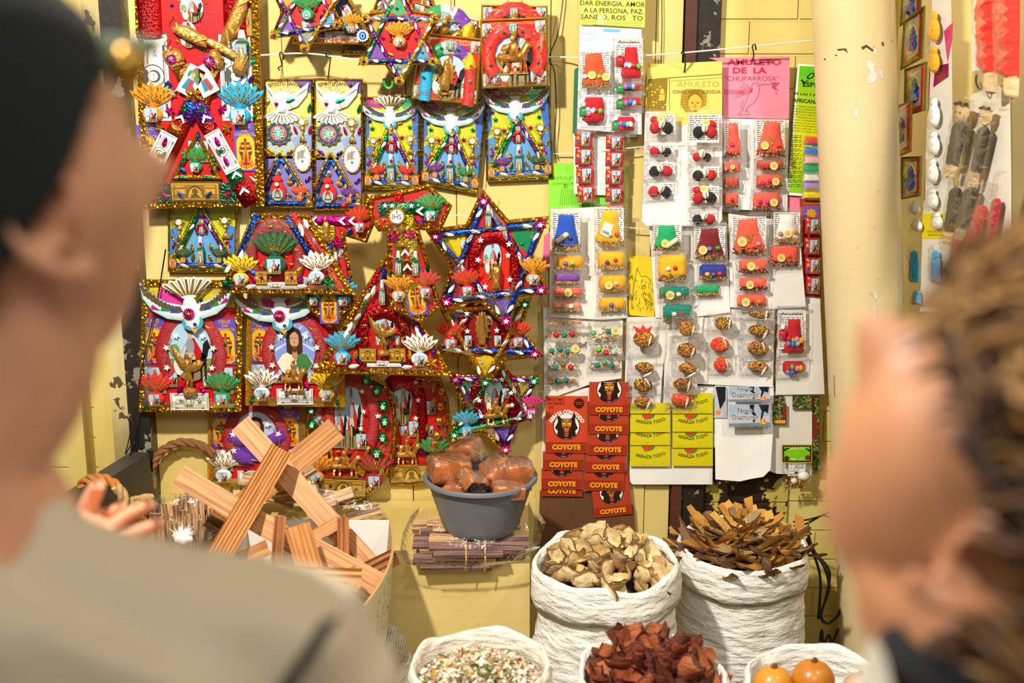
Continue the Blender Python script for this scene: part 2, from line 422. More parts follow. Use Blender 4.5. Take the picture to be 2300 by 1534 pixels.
# right: recess behind the pillar, with a side wall running towards the camera
b=MB(['wall_paint']);b.box3(.84,WALL-.02,zb,1.13,WALL+.02,zt,'white');struct('wall_recess',b,smooth=False)
b=MB(['grey_wall'])
A,B_=Vector((1.10,3.02,0)),Vector((1.36,1.9,0))
b.beam(A+Vector((0,0,zt/2)),B_+Vector((0,0,zt/2)),(0,0,zt/2),(.03,.0,0),'white');struct('wall_right',b,smooth=False)
# round painted pillar
b=MB(['pillar_paint']);n=48;rad=.083;c0=P(1958,1150,2.80);c1=P(1916,0,2.80)
def pil(z):t=(z-c0.z)/(c1.z-c0.z);return c0.x+(c1.x-c0.x)*t
rings=[]
for k in range(13):
    z=zt*k/12;rings.append([b.V(pil(z)+rad*math.cos(2*PI*j/n),2.80+rad*math.sin(2*PI*j/n),z)for j in range(n)])
for k in range(12):
    for j in range(n):b.face((rings[k][j],rings[k][(j+1)%n],rings[k+1][(j+1)%n],rings[k+1][j]),'white')
struct('pillar',b)
# scuffs and paint chips on the pillar: thin flakes on its surface
def pillar_pt(x,y,lift=.0006):
    dx=(x-1150)/F;dv=-(y-767)/F;d=Vector((dx,cp+sp*dv,-sp+cp*dv));t=2.6
    for _ in range(30):
        q=CAM+d*t;r=math.hypot(q.x-pil(q.z),q.y-2.80)-rad-lift
        t+=r*.9
    return CAM+d*t
mat('flake',.5,attr=True,var=.2,vscale=80)
def flakes(name,polys,c):
    m=MB(['flake']);rr=random.Random(3)
    for pts in polys:m.face([m.V(*pillar_pt(x,y))for x,y in pts],c)
    return struct(name,m,smooth=False)
flakes('trim_7',[[(1946,138),(1956,136),(1966,145),(1962,150),(1972,170),(1966,182),(1952,188),(1948,176),(1955,160),(1950,150)],[(1974,160),(1983,158),(1985,174),(1978,178)],[(1962,105),(1968,110),(1970,126),(1964,122)],[(1921,246),(1928,248),(1926,262),(1919,258)],
               [(1962,655),(1968,652),(1971,668),(1966,676)],[(1961,690),(1970,694),(1969,712),(1974,740),(1967,745),(1962,722)]],'#dcd6cc')
flakes('trim_8',[[(1850,132),(1880,122),(1880,125),(1851,136)],[(1880,110),(1900,108),(1905,120),(1896,113),(1882,114)],[(1934,106),(1946,100),(1962,112),(1960,116),(1946,106),(1938,112)],[(1962,104),(2004,90),(2004,93),(1963,108)],[(1980,95),(1984,94),(1986,103),(1982,103)]],'#4a3016')
flakes('trim_9',[[(1872,842),(1935,846),(1935,848),(1872,844)],[(1872,859),(1935,863),(1935,865),(1872,861)],[(1873,876),(1935,880),(1935,882),(1873,878)],[(1872,842),(1874,842),(1875,892),(1873,892)],[(1878,890),(1935,893),(1935,895),(1878,892)]],'#b08a4a')
# ------------------------------------------------------------------ small ornaments, each built once in a unit square and copied
def s_star(m,c):m.use('foil');pts=starpts(0,0,0.5);n=len(pts);ctr=m.V(0,0,0.16);rim=[m.V(x,y,0.03)for x,y in pts];[m.face((ctr,rim[i],rim[(i+1)%n]),c)for i in range(n)]
def s_wstar(m,c):m.use('plastic');m.slab(starpts(0,0,0.5,5,0.45),0,0.06,c)
def s_leaf(m,c):
    m.use('foil');L=[(0,-0.5),(0.16,-0.3),(0.27,0.0),(0.24,0.25),(0.08,0.42),(0,0.5)];prev=None
    for sgn in(1,-1):
        a=[m.V(0,y,0.12-0.1*abs(y))for x,y in L];b=[m.V(sgn*x*(1.0+0.12*(i%2)),y-0.03,0.02)for i,(x,y)in enumerate(L)]
        for i in range(len(L)-1):m.face((a[i],a[i+1],b[i+1],b[i]),c)
def s_wleaf(m,c):s_leaf(m,c);m.mats=['plastic'];m.m=[0]*len(m.m)
def s_flower(m,c):
    m.use('foil')
    for k in range(6):
        a=k*PI/3;ux,uy=math.sin(a),-math.cos(a);px,py=-uy,ux
        ct=m.V(0,0,0.03);tip=m.V(ux*0.5,uy*0.5,0.03);md=m.V(ux*0.28,uy*0.28,0.14)
        l=m.V(ux*0.26+px*0.13,uy*0.26+py*0.13,0.02);r=m.V(ux*0.26-px*0.13,uy*0.26-py*0.13,0.02)
        for t in((ct,l,md),(l,tip,md),(tip,r,md),(r,ct,md)):m.face(t,c)
def s_rosette(m,c):
    m.use('foil');n=16;ct=m.V(0,0,0.1);rim=[m.V(x,y,0.03+0.05*(i%2))for i,(x,y)in enumerate(starpts(0,0,0.5,n,0.72))]
    for i in range(2*n):m.face((ct,rim[i],rim[(i+1)%(2*n)]),c)
def s_chevron(m,c):m.use('plastic' if c=='white' else 'foil');m.slab([(0,-0.35),(0.5,0.3),(0.42,0.5),(0,0.05),(-0.42,0.5),(-0.5,0.3)],0,0.05,c)
def s_squiggle(m,c):
    m.use('glitter');pts=[(0.3*math.sin(t*2.2*PI),-0.5+t)for t in[i/18 for i in range(19)]]
    for i in range(18):
        (a,b),(e,f)=pts[i],pts[i+1];m.beam((a,b,0.06),(e,f,0.06),(0.10,0,0),(0,0,0.05),c)
def s_bead(m,c):m.use('foil');m.ball(0,0,0.25,0.5,0.5,0.45,c,12,8)
def s_gem(m,c):m.use('bead');m.ball(0,0,0.1,0.5,0.5,0.3,c,10,6)
def s_oval(m,c):m.use('plastic');m.slab(ell(0,0,0.5,0.5,14),0,0.04,c)
def s_spikes(m,c):
    m.use('foil');n=22
    for k in range(n):
        a=2*PI*k/n;ux,uy=math.sin(a),-math.cos(a);r=0.5 if k%2 else 0.42
        a1=m.V(-uy*0.03+ux*0.15,ux*0.03+uy*0.15,0.05);a2=m.V(uy*0.03+ux*0.15,-ux*0.03+uy*0.15,0.05);m.face((a1,a2,m.V(ux*r,uy*r,0.05)),c);m.face((a1,m.V(ux*0.2,uy*0.2,0.12),m.V(ux*r,uy*r,0.05)),c)
    m.ball(0,0,0.05,0.17,0.17,0.08,c,12,6)
# ---- printed pictures
def art_rider(m,sky=True):
    e=0.006
    if sky:m.poly(rect(-.5,-.5,.5,.5),e,'#a5cddf');m.poly(rect(-.5,.12,.5,.5),2*e,'#7c8450');m.poly([(-.5,.3),(.0,.22),(.5,.34),(.5,.5),(-.5,.5)],2.5*e,'#8b7a58')
    m.poly(ell(.1,.14,.27,.15,14),3*e,'#1d1713');m.poly([(.25,.14),(.3,-.12),(.4,-.2),(.47,-.06),(.42,-.02),(.38,.1)],3*e,'#1d1713')
    for x in(-.12,0.0,.2,.3):m.poly([(x,.2),(x+.06,.2),(x+.04,.47),(x,.47)],3*e,'#241a14')
    m.poly([(-.02,-.2),(.1,-.22),(.26,.0),(.2,.2),(.02,.12),(-.1,.3),(-.16,.1)],4*e,'#b81a1c')
    m.poly(ell(.0,-.08,.1,.14,12),5*e,'#8d949a');m.poly([(-.08,.02),(.08,.02),(.12,.14),(-.1,.14)],5.5*e,'#c4b69a');m.poly([(-.06,.12),(.02,.12),(.02,.3),(-.06,.3)],5.5*e,'#c89468')
    m.poly(ell(.0,-.27,.055,.07,10),6*e,'#d8a880');m.poly([(-.06,-.3),(-.04,-.38),(.05,-.38),(.07,-.28)],7*e,'#73797e');m.poly([(-.06,-.4),(.04,-.46),(.08,-.34),(.0,-.37)],8*e,'#bd1d1a')
    m.poly([(-.12,-.12),(-.09,-.14),(-.3,.16),(-.33,.14)],6*e,'#d8a880')
    m.poly(ell(-.28,.24,.12,.16,10),5*e,'#e9e2d2');m.poly(ell(-.3,.08,.06,.07,8),6*e,'#c99674')
def s_rider(m,c):
    m.use('print');m.slab(rect(-.5,-.5,.5,.5),-0.01,0.004,'white');art_rider(m)
def s_saintcard(m,c):
    m.use('print');m.slab(rect(-.5,-.5,.5,.5),0,0.03,'#5d6b4a');h=.036
    m.poly(rect(-.44,-.44,.44,.2),h,'#87a7b8');m.poly([(-.2,-.25),(.2,-.25),(.3,.5),(-.3,.5)],h+.006,c);m.poly(ell(0,-.3,.12,.15,10),h+.012,'#d4a27c');m.poly([(-.08,-.15),(.1,-.12),(.14,.3),(0,.3)],h+.012,'#e8dcc0')
def s_guadcard(m,c):
    m.use('print');m.slab(rect(-.5,-.5,.5,.5),0,0.03,'#b8432f');h=.036
    m.poly(starpts(0,0,.5,12,.8),h,'#e0a23a');m.poly([(0,-.38),(.18,-.1),(.22,.4),(-.22,.4),(-.18,-.1)],h+.006,'#1f7f6a');m.poly([(0,-.2),(.09,0),(.1,.36),(-.1,.36),(-.09,0)],h+.012,'#d88a78');m.poly(ell(0,-.26,.08,.09,8),h+.018,'#c98f68')
def s_caravaca(m,c):
    m.use('print');m.slab(rect(-.5,-.5,.5,.5),0,0.01,'#5c4fb0');e=.006;h=.012
    arch=ell(0,-.08,.4,.18,12,PI,2*PI)+[(.4,.4),(.3,.44),(.2,.47),(-.2,.47),(-.3,.44),(-.4,.4)]
    m.poly(arch,h,'#f1b51c')
    for k in range(-3,4):m.poly([(k*.02,.12),(k*.12-.05,.455-.02*abs(k)),(k*.12+.05,.455-.02*abs(k))],h+e,'#ea6c1c' if k%2 else '#e2431a')
    def bar(x0,y0,x1,y1,cc='#7c2d1a'):m.poly(rect(x0,y0,x1,y1),h+2*e,cc)
    bar(-.05,-.18,.05,.34);bar(-.2,-.1,.2,-.05);bar(-.28,.0,.28,.055);bar(-.14,.32,.14,.37);m.poly(ell(-.2,-.02,.05,.03,8),h+3*e,'#a8542a');m.poly(ell(.2,-.02,.05,.03,8),h+3*e,'#a8542a')
    for sg in(1,-1):m.poly([(sg*.1,.1),(sg*.3,.08),(sg*.26,.16),(sg*.14,.2)],h+2*e,'#5b3a2a');m.poly([(sg*.12,.14),(sg*.24,.2),(sg*.14,.3)],h+3*e,'#6d4a34')
    m.poly([(-.025,-.12),(.025,-.12),(.035,.1),(0,.24),(-.035,.1)],h+3*e,'#c06a3a')
    m.text('CRUZ',0,-.43,.58,.07,h+3*e,'#f09a3a',bold=.02);m.text('DE',0,-.345,.28,.06,h+3*e,'#f09a3a',bold=.02);m.text('CARAVACA',0,-.265,.9,.065,h+3*e,'#f09a3a',bold=.02)
def s_bill(m,c,tone=('#dfe0dc','#4f514c','#efefe9')):
    m.use('print');e=.004;m.slab(rect(-.5,-.5,.5,.5),0,.01,tone[0]);h=.014;g=tone[1]
    m.poly(rect(-.47,-.42,.47,.42),h,g);m.poly(rect(-.455,-.34,.455,.34),h+e,tone[2])
    for x in(-.42,.42):
        for y in(-.36,.36):m.poly(ell(x,y,.045,.1,8),h+2*e,tone[0])
    for k in range(4):m.poly(rect(.12,-.26+k*.06,.4,-.235+k*.06),h+2*e,g)
    m.poly(rect(-.4,.12,-.16,.15),h+2*e,g);m.poly(rect(.14,.2,.4,.23),h+2*e,g);m.text('ONE',-.3,-.1,.12,.12,h+2*e,g);m.poly(rect(-.3,-.41,.3,-.37),h+2*e,tone[0]);m.poly(rect(-.3,.37,.3,.4),h+2*e,tone[0])
    m.poly(ell(-.02,0,.14,.37,20),h+2*e,g);m.poly(ell(-.02,0,.125,.34,20),h+3*e,tone[0])
    m.poly([(-.13,.3),(-.08,.14),(.04,.14),(.1,.3),(-.02,.34)],h+4*e,g);m.poly(ell(-.02,-.04,.075,.2,14),h+4*e,g);m.poly(ell(-.02,0,.055,.16,14),h+5*e,tone[2])
    m.poly(rect(-.05,-.04,-.03,-.02),h+6*e,g);m.poly(rect(-.005,-.04,.015,-.02),h+6*e,g);m.poly(rect(-.04,.09,0,.1),h+6*e,g)
def s_goldbill(m,c):
    m.use('print');m.slab(rect(-.5,-.5,.5,.5),0,.01,'#5c451c');h=.014;e=.004
    m.poly(rect(-.47,-.4,.47,.4),h,'#c8952e');m.poly(rect(-.44,-.34,.44,.34),h+e,'#8c6a24');m.poly(ell(0,.3,.17,.58,18,PI,2*PI),h+2*e,'#4b3812');m.poly(ell(0,.3,.15,.5,18,PI,2*PI),h+3*e,'#d4a53c')
    m.poly(ell(0,0,.06,.16,12),h+4*e,'#6e5218');m.poly([(-.1,.3),(-.06,.14),(.06,.14),(.1,.3)],h+4*e,'#6e5218')
    for sg in(1,-1):m.poly(rect(sg*.3-.1,-.12,sg*.3+.1,.12),h+2*e,'#d09a34');m.poly(rect(sg*.3-.1,-.28,sg*.3+.1,-.22),h+2*e,'#d09a34')
def art_jesus(m,robe='#e9dfc2',wrap='#3f7a3e',sky='#7f95d8'):
    e=.006
    m.poly(ell(0,0,.5,.5,30),e,sky)
    for k in range(9):
        a=PI+PI*k/8;m.poly([(0,-.2),(.48*math.cos(a-.07),.46*math.sin(a-.07)),(.48*math.cos(a+.07),.46*math.sin(a+.07))],1.5*e,'#a9b8e6' if k%2 else '#c6cfee')
    m.poly([(-.44,.22),(-.3,.08),(-.12,.02),(.12,.02),(.3,.08),(.44,.22),(.3,.4),(0,.495),(-.3,.4)],2*e,robe);m.poly([(.1,.03),(.3,.08),(.42,.24),(.28,.4),(.12,.46),(.02,.2)],2.5*e,wrap)
    m.poly([(-.19,.04),(-.2,-.22),(-.14,-.36),(0,-.41),(.14,-.36),(.2,-.22),(.19,.04),(.1,.08),(-.1,.08)],3*e,'#3e2718')
    m.poly([(-.1,-.26),(-.04,-.32),(.04,-.32),(.1,-.26),(.11,-.14),(.07,-.02),(0,.03),(-.07,-.02),(-.11,-.14)],4*e,'#c89470');m.poly([(-.05,.0),(.05,.0),(.07,.12),(0,.18),(-.07,.12)],3.5*e,'#b8845f')
    m.poly([(-.1,-.12),(-.06,-.07),(.06,-.07),(.1,-.12),(.07,.0),(0,.045),(-.07,.0)],5*e,'#4b3020');m.poly(ell(0,-.045,.03,.009,8),6*e,'#a5604c')
    for x in(-.045,.045):m.poly(ell(x,-.185,.02,.011,8),6*e,'#efe6da');m.poly(ell(x,-.185,.009,.009,6),7*e,'#2a1c14');m.poly(rect(x-.028,-.215,x+.028,-.206),6*e,'#3e2718')
    m.poly([(-.008,-.18),(.01,-.18),(.016,-.11),(-.014,-.11)],5.5*e,'#b07c58')
def s_jesus(m,c):m.use('print');m.slab(ell(0,0,.5,.5,30),0,.004,'white');art_jesus(m,*(('#5b3590','#6a2f9c','#b9bfe0')if c=='purple' else()))
def s_riderpic(m,c):
    m.use('print');m.slab(ell(0,0,.5,.5,30),0,.004,'white');e=.006;m.poly(ell(0,0,.5,.5,30),e,'#a9cfe2');m.poly(ell(0,0,.498,.498,24,.25,PI-.25),1.6*e,'#7f8a4c');m.poly(ell(0,0,.496,.496,24,.7,PI-.7),2.2*e,'#8f7c50');m.poly(ell(-.36,-.0,.12,.12,12),1.4*e,'#6f8f5a');art_rider(m,False)
def s_eyecard(m,c):
    m.use('print');m.slab(ell(0,0,.5,.5,8,rot=PI/8),0,.03,'#cfe7ef');h=.036;m.poly(ell(0,0,.44,.44,8,rot=PI/8),h,'#4fb0d0');m.poly([(0,-.36),(.34,.28),(-.34,.28)],h+.006,'#2a1c14');m.poly([(0,-.26),(.24,.2),(-.24,.2)],h+.012,'#e0b42c');m.poly(ell(0,.05,.12,.07,10),h+.018,'#f2e8d0');m.poly(ell(0,.05,.05,.05,8),h+.024,'#1b2a5c')
def s_medal(m,c):
    m.use('foil');m.slab(ell(0,0,.5,.5,8,rot=PI/8),0,.06,'silver');m.use('print');m.poly(ell(0,0,.26,.32,14),.07,'#4fb6cf');m.poly(ell(0,0,.12,.22,10),.08,'#d9c06a')
def s_mandala(m,c):
    m.use('print');m.poly(starpts(0,0,.5,12,.84),.01,'#a03a30');m.poly(starpts(0,0,.46,12,.78),.016,'#1d3c8c');m.poly(ell(0,0,.3,.3,20),.022,'#c86a3a')
    m.use('bead');[m.ball(.4*math.cos(k*PI/6),.4*math.sin(k*PI/6),.03,.055,.055,.04,'#128a3a',8,5)for k in range(12)]
def s_rays(m,c):
    m.use('print');[m.poly([(0,0),(.5*math.cos(a-.09),.5*math.sin(a-.09)),(.5*math.cos(a+.09),.5*math.sin(a+.09))],.01,'#f6e9a8')for a in[PI+PI*k/8 for k in range(9)]];m.poly(ell(0,0,.3,.3,16),.014,'#fffbe6')
def s_ovalmedal(m,c):
    m.use('metal_paint');m.slab(ell(0,0,.5,.5,24),0,.05,'gold');m.use('print');m.poly(ell(0,0,.42,.45,24),.06,'#efece6');m.poly([(-.25,-.2),(.2,-.3),(.05,-.05),(.25,.0),(-.1,.02),(-.28,.08)],.066,'#9a8f7c');m.poly(rect(-.02,-.3,.02,.05),.07,'#7d7466');m.use('bead');m.ball(0,.12,.07,.07,.05,.05,'green',8,5)
    m.use('metal_paint')
    for k in range(20):a=2*PI*k/20;m.ball(.47*math.cos(a),.48*math.sin(a),.05,.04,.03,.04,'gold',6,4)
def s_monstrance(m,c):
    m.use('foil');n=30;cy=-.2
    for k in range(n):
        a=2*PI*k/n;ux,uy=math.sin(a),-math.cos(a);r=.5 if k%2 else .4;t=.018
        i0=m.V(-uy*t+ux*.2,ux*t+uy*.2*.62+cy,.05);i1=m.V(uy*t+ux*.2,-ux*t+uy*.2*.62+cy,.05);m.face((i0,i1,m.V(ux*r,uy*r*.62+cy,.05)),'#e0b23a')
    m.use('metal_paint');m.ball(0,cy,.06,.22,.14,.08,'#e6c260',16,6);m.use('plastic');m.slab(ell(0,cy,.16,.1,16),.1,.15,'#f2ead6')
    m.use('metal_paint');m.relief([(-.07,-.06),(.07,-.06),(.13,.06),(.05,.14),(.05,.26),(.12,.34),(.2,.44),(.2,.5),(-.2,.5),(-.2,.44),(-.12,.34),(-.05,.26),(-.05,.14),(-.13,.06)],.02,.12,'#d8aa48',grid=.07)
def s_dove(m,c):
    """diving dove, wings and tail raised"""
    m.use('plastic');st=[]
    for sg in(1,-1):
        out=[(0,.02),(sg*.1,.0),(sg*.26,-.08),(sg*.4,-.24),(sg*.5,-.48),(sg*.485,-.2),(sg*.4,.04),(sg*.26,.2),(sg*.1,.26),(0,.24)]
        m.relief(out,.02,.07,'#dfeef0',grid=.07);m.slab(inset(out,-.014),0,.02,'#7fbfd0')
        for k in range(11):
            t=k/10;x0=sg*(.08+.36*t);y0=.2-.3*t*t;x1=sg*(.13+.36*t);y1=-.0-.44*t**1.7
            m.use('glitter');m.beam((x0+(x1-x0)*.45,y0+(y1-y0)*.45,.085),(x1,y1,.07),(.011,0,0),(0,0,.006),'#b98a1e');m.use('plastic');m.beam((x0+(x1-x0)*.35+.014,y0+(y1-y0)*.35,.08),(x1+.018,y1,.066),(.007,0,0),(0,0,.004),'#1f4f86')
        for k in range(3):m.poly([(sg*(.12+.1*k),.12-.04*k),(sg*(.2+.1*k),.02-.05*k),(sg*(.22+.1*k),.1-.06*k)],.098,('#1f4f9c','#109060','#c0187c')[k])
    for k in range(7):
        a=(k-3)*.2;m.relief([(0,-.05),(math.sin(a-.09)*.42,-.05-math.cos(a-.09)*.42),(math.sin(a)*.46,-.05-math.cos(a)*.46),(math.sin(a+.09)*.42,-.05-math.cos(a+.09)*.42)],.02,.04,'#e8ece4',grid=.1)
        m.use('glitter');m.beam((math.sin(a)*.15,-.05-math.cos(a)*.15,.07),(math.sin(a)*.42,-.05-math.cos(a)*.42,.06),(.012,0,0),(0,0,.006),'#c8981e');m.use('plastic')
    m.relief([(-.06,-.1),(.06,-.1),(.1,.1),(.085,.3),(.05,.42),(-.02,.44),(-.08,.36),(-.1,.15)],.04,.12,'#f6f8f4',grid=.05);m.slab(ell(0,.32,.115,.15,18),.02,.06,'#3fa4b8')
    m.poly(ell(.03,.34,.022,.03,10),.19,'#1e3f8c');m.slab([(-.03,.44),(.05,.44),(.01,.52)],.04,.1,'#e0a03a')
def s_dovefan(m,c):
    """hovering dove: body, two long wings and a fan tail below"""
    m.use('plastic')
    for sg,L in((1,.95),(-1,.5)):
        out=[(0,-.12),(sg*.22*L,-.2),(sg*.42*L,-.4),(sg*.52*L,-.5),(sg*.47*L,-.2),(sg*.3*L,.06),(sg*.1,.16),(0,.12)]
        m.relief(out,.02,.07,'#f1f1ea',grid=.07);m.relief([(0,-.1),(sg*.2*L,-.16),(sg*.3*L,-.2),(sg*.22*L,-.02),(0,.06)],.05,.06,'#7db6d4',grid=.08)
        for k in range(8):
            t=k/7;m.use('glitter');m.beam((sg*(.14+.2*t)*L,-.02-.2*t,.085),(sg*(.2+.28*t)*L,.1-.45*t,.06),(.006,0,0),(0,0,.006),'#c79c2a');m.use('plastic')
    for k in range(9):
        a=(k-4)*.24;u=(math.sin(a),math.cos(a));m.relief([(0,.1),(math.sin(a-.11)*.36,.12+math.cos(a-.11)*.34),(u[0]*.4,.12+u[1]*.38),(math.sin(a+.11)*.36,.12+math.cos(a+.11)*.34)],.02,.05,'#f2f2ec',grid=.1)
        m.use('glitter');m.beam((u[0]*.16,.12+u[1]*.14,.07),(u[0]*.35,.12+u[1]*.33,.06),(.006,0,0),(0,0,.006),'#c79c2a');m.use('plastic')
    m.relief([(-.05,-.26),(.0,-.32),(.05,-.26),(.1,-.1),(.1,.1),(.06,.22),(-.06,.22),(-.1,.1),(-.1,-.1)],.05,.13,'#e4f0f4',grid=.05);m.slab([(-.02,-.32),(.02,-.32),(0,-.38)],.08,.12,'#e0a03a')
def arch_pts(w,h,t,n=22,foot=0.0):
    """horseshoe: outer ellipse down to the feet and back along the inside"""
    a0,a1=PI*.86,PI*2.14
    o=ell(0,0,w,h,n,a0,a1);i=ell(0,0,w-t,h-t,n,a0-.05,a1+.05)
    return o,i
def s_shoe(m,c,thread='wound_thread',segs=None,tall=False):
    m.use(thread)
    if tall:c0=[(-.42,.5),(-.42,.0)]+ell(0,-.05,.42,.38,16,PI,2*PI)+[(.42,.0),(.42,.5)]
    else:c0=ell(0,.0,.42,.42,26,PI*.78,PI*2.22)
    t=.115;K=8;rings=[]
    c0=[p for i,p in enumerate(c0)if i==0 or math.hypot(p[0]-c0[i-1][0],p[1]-c0[i-1][1])>1e-4]
    for i,(x,y)in enumerate(c0):
        p,q=c0[max(i-1,0)],c0[min(i+1,len(c0)-1)];dx,dy=q[0]-p[0],q[1]-p[1];l=math.hypot(dx,dy);nx,ny=-dy/l,dx/l;tt=t*(1+.05*math.sin(i*2.3));rings.append([m.V(x+nx*tt*math.cos(PI*k/K),y+ny*tt*math.cos(PI*k/K),.11*math.sin(PI*k/K))for k in range(K+1)])
    N=len(rings)-1
    for i in range(N):
        cc=segs[min(int(i/N*len(segs)),len(segs)-1)]if segs else c
        for k in range(K):m.face((rings[i][k],rings[i][k+1],rings[i+1][k+1],rings[i+1][k]),cc)
    for r_ in(rings[0],rings[-1]):m.face(r_,c)
def s_fshoe(m,c):s_shoe(m,c,'foil')
def s_tallshoe(m,c):s_shoe(m,c,'foil',tall=True)
def s_rainshoe(m,c):s_shoe(m,c,'wound_thread',['cyan','cyan','magenta','green','green','#b8c8c0','#b8c8c0','purple','purple','yellow','yellow','bred','bred'],tall=True)
def s_pouch(m,c):m.use('fabric');m.relief(ell(0,0,.5,.46,22),0,.36,c,grid=.12)
def s_tuft(m,c):
    """gathered cloth leaves above a pouch"""
    for k,a in enumerate((-.8,-.52,-.26,0,.26,.52,.8)):
        L=.98-.12*abs(a);u=(math.sin(a),-math.cos(a));n=(-u[1],u[0]);b=(0,.45);wd=.13
        m.use('fabric');pts=[(b[0]+n[0]*.03,b[1]+n[1]*.03),(b[0]+u[0]*L*.5+n[0]*wd,b[1]+u[1]*L*.5+n[1]*wd),(b[0]+u[0]*L*.85+n[0]*.07,b[1]+u[1]*L*.85+n[1]*.07),(b[0]+u[0]*L,b[1]+u[1]*L),(b[0]+u[0]*L*.8-n[0]*.09,b[1]+u[1]*L*.8-n[1]*.09),(b[0]+u[0]*L*.45-n[0]*wd,b[1]+u[1]*L*.45-n[1]*wd),(b[0]-n[0]*.03,b[1]-n[1]*.03)]
        m.relief(pts,.05*(3-abs(k-3)),.16,c,grid=.13)
        m.use('glitter');z=.12+.05*(3-abs(k-3))
        for s_ in(.3,.5,.7):m.beam((b[0]+u[0]*L*(s_-.08)+n[0]*.03,b[1]+u[1]*L*(s_-.08),z),(b[0]+u[0]*L*(s_+.1)-n[0]*.02,b[1]+u[1]*L*(s_+.1),z),(.022,0,0),(0,0,.03),'#d9a424')
def s_bottle(m,c):
    m.use('bead');m.relief([(-.3,-.12),(.3,-.12),(.36,-.02),(.36,.45),(.28,.5),(-.28,.5),(-.36,.45),(-.36,-.02)],0,.3,c,grid=.12);m.use('plastic');m.relief([(-.13,-.5),(.13,-.5),(.2,-.3),(.22,-.12),(-.22,-.12),(-.2,-.3)],.02,.26,'white',grid=.12)
def s_bar(m,c):m.use('foil');m.relief(rect(-.5,-.5,.5,.5),0,.18,c,w=.5,grid=.25)
def s_ribbon(m,c):m.use('foil');m.slab(rect(-.5,-.5,.5,.5),0,.06,c)
def s_zigzag(m,c):
    m.use('glitter');n=16;a=[(-.5+i/n,.5 if i%2 else-.1)for i in range(n+1)];b=[(x,y-.4)for x,y in a]
    A=[m.V(x,y,.05)for x,y in a];B=[m.V(x,y,.05)for x,y in b]
    for i in range(n):m.face((A[i],A[i+1],B[i+1],B[i]),c)
# ---- gilt statuettes, moulded in relief
def s_horseman(m,c):
    m.use('metal_paint')
    m.relief([(-.5,.1),(-.4,-.02),(-.2,.02),(.1,.0),(.2,-.1),(.3,-.26),(.42,-.26),(.5,-.12),(.4,-.08),(.32,.05),(.24,.18),(-.2,.2),(-.4,.2)],.05,.2,c,grid=.07)
    for x,t in((-.36,-.04),(-.24,.02),(.12,.0),(.2,.06)):m.relief([(x,.12),(x+.1,.12),(x+.07+t,.3),(x+.09+t,.46),(x+t,.46),(x+.01+t,.3)],.04,.12,c,grid=.07)
    m.relief([(-.12,-.24),(.04,-.28),(.12,-.16),(.1,.0),(.16,.14),(.06,.16),(0,.04),(-.1,.1),(-.14,-.05)],.16,.18,c,grid=.06);m.ball(-.03,-.34,.28,.07,.08,.07,c);m.relief([(-.08,-.4),(-.02,-.5),(.1,-.5),(.06,-.36)],.22,.08,c,grid=.06)
    m.relief([(-.1,-.22),(-.3,-.2),(-.36,-.06),(-.24,.0),(-.14,-.05)],.12,.14,c,grid=.06);m.beam((.1,-.12,.3),(.36,-.4,.3),(.014,0,0),(0,0,.014),c);m.relief(rect(-.42,.43,.36,.5),0,.16,c,grid=.1)
def s_madonna(m,c):
    m.use('metal_paint');m.relief([p for k in range(14)for p in((.5*math.sin(PI*2*k/14)*.8,-.05-.42*math.cos(PI*2*k/14)),(.38*math.sin(PI*2*(k+.5)/14)*.8,-.05-.33*math.cos(PI*2*(k+.5)/14)))],.0,.06,c,grid=.08)
    m.relief([(0,-.44),(.12,-.36),(.18,-.1),(.22,.3),(.16,.4),(-.16,.4),(-.22,.3),(-.18,-.1),(-.12,-.36)],.06,.2,c,grid=.06);m.relief([(0,-.2),(.07,-.1),(.1,.3),(-.1,.3),(-.07,-.1)],.2,.1,'#d9a850',grid=.06);m.ball(0,-.32,.24,.06,.08,.05,'#d9a850');m.relief([(-.28,.36),(-.1,.44),(.1,.44),(.28,.36),(.2,.5),(-.2,.5)],.04,.18,c,grid=.07)
def s_saint(m,c):
    m.use('metal_paint');m.relief([(-.1,-.34),(.12,-.34),(.26,-.2),(.24,.0),(.2,.2),(.24,.46),(-.24,.46),(-.2,.2),(-.26,.0),(-.24,-.2)],.04,.26,c,grid=.06,nz=.5);m.ball(0,-.42,.2,.1,.09,.1,c)
    for k in range(5):m.beam((-.2+k*.05,-.2+k*.03,.28),(.08+k*.03,.1+k*.09,.27),(.012,0,0),(0,0,.02),'#d9a850')
    m.relief([(-.18,-.2),(.2,-.14),(.18,-.04),(-.1,-.06)],.22,.12,c,grid=.06);m.relief(rect(-.27,.44,.27,.5),0,.3,c,grid=.09)
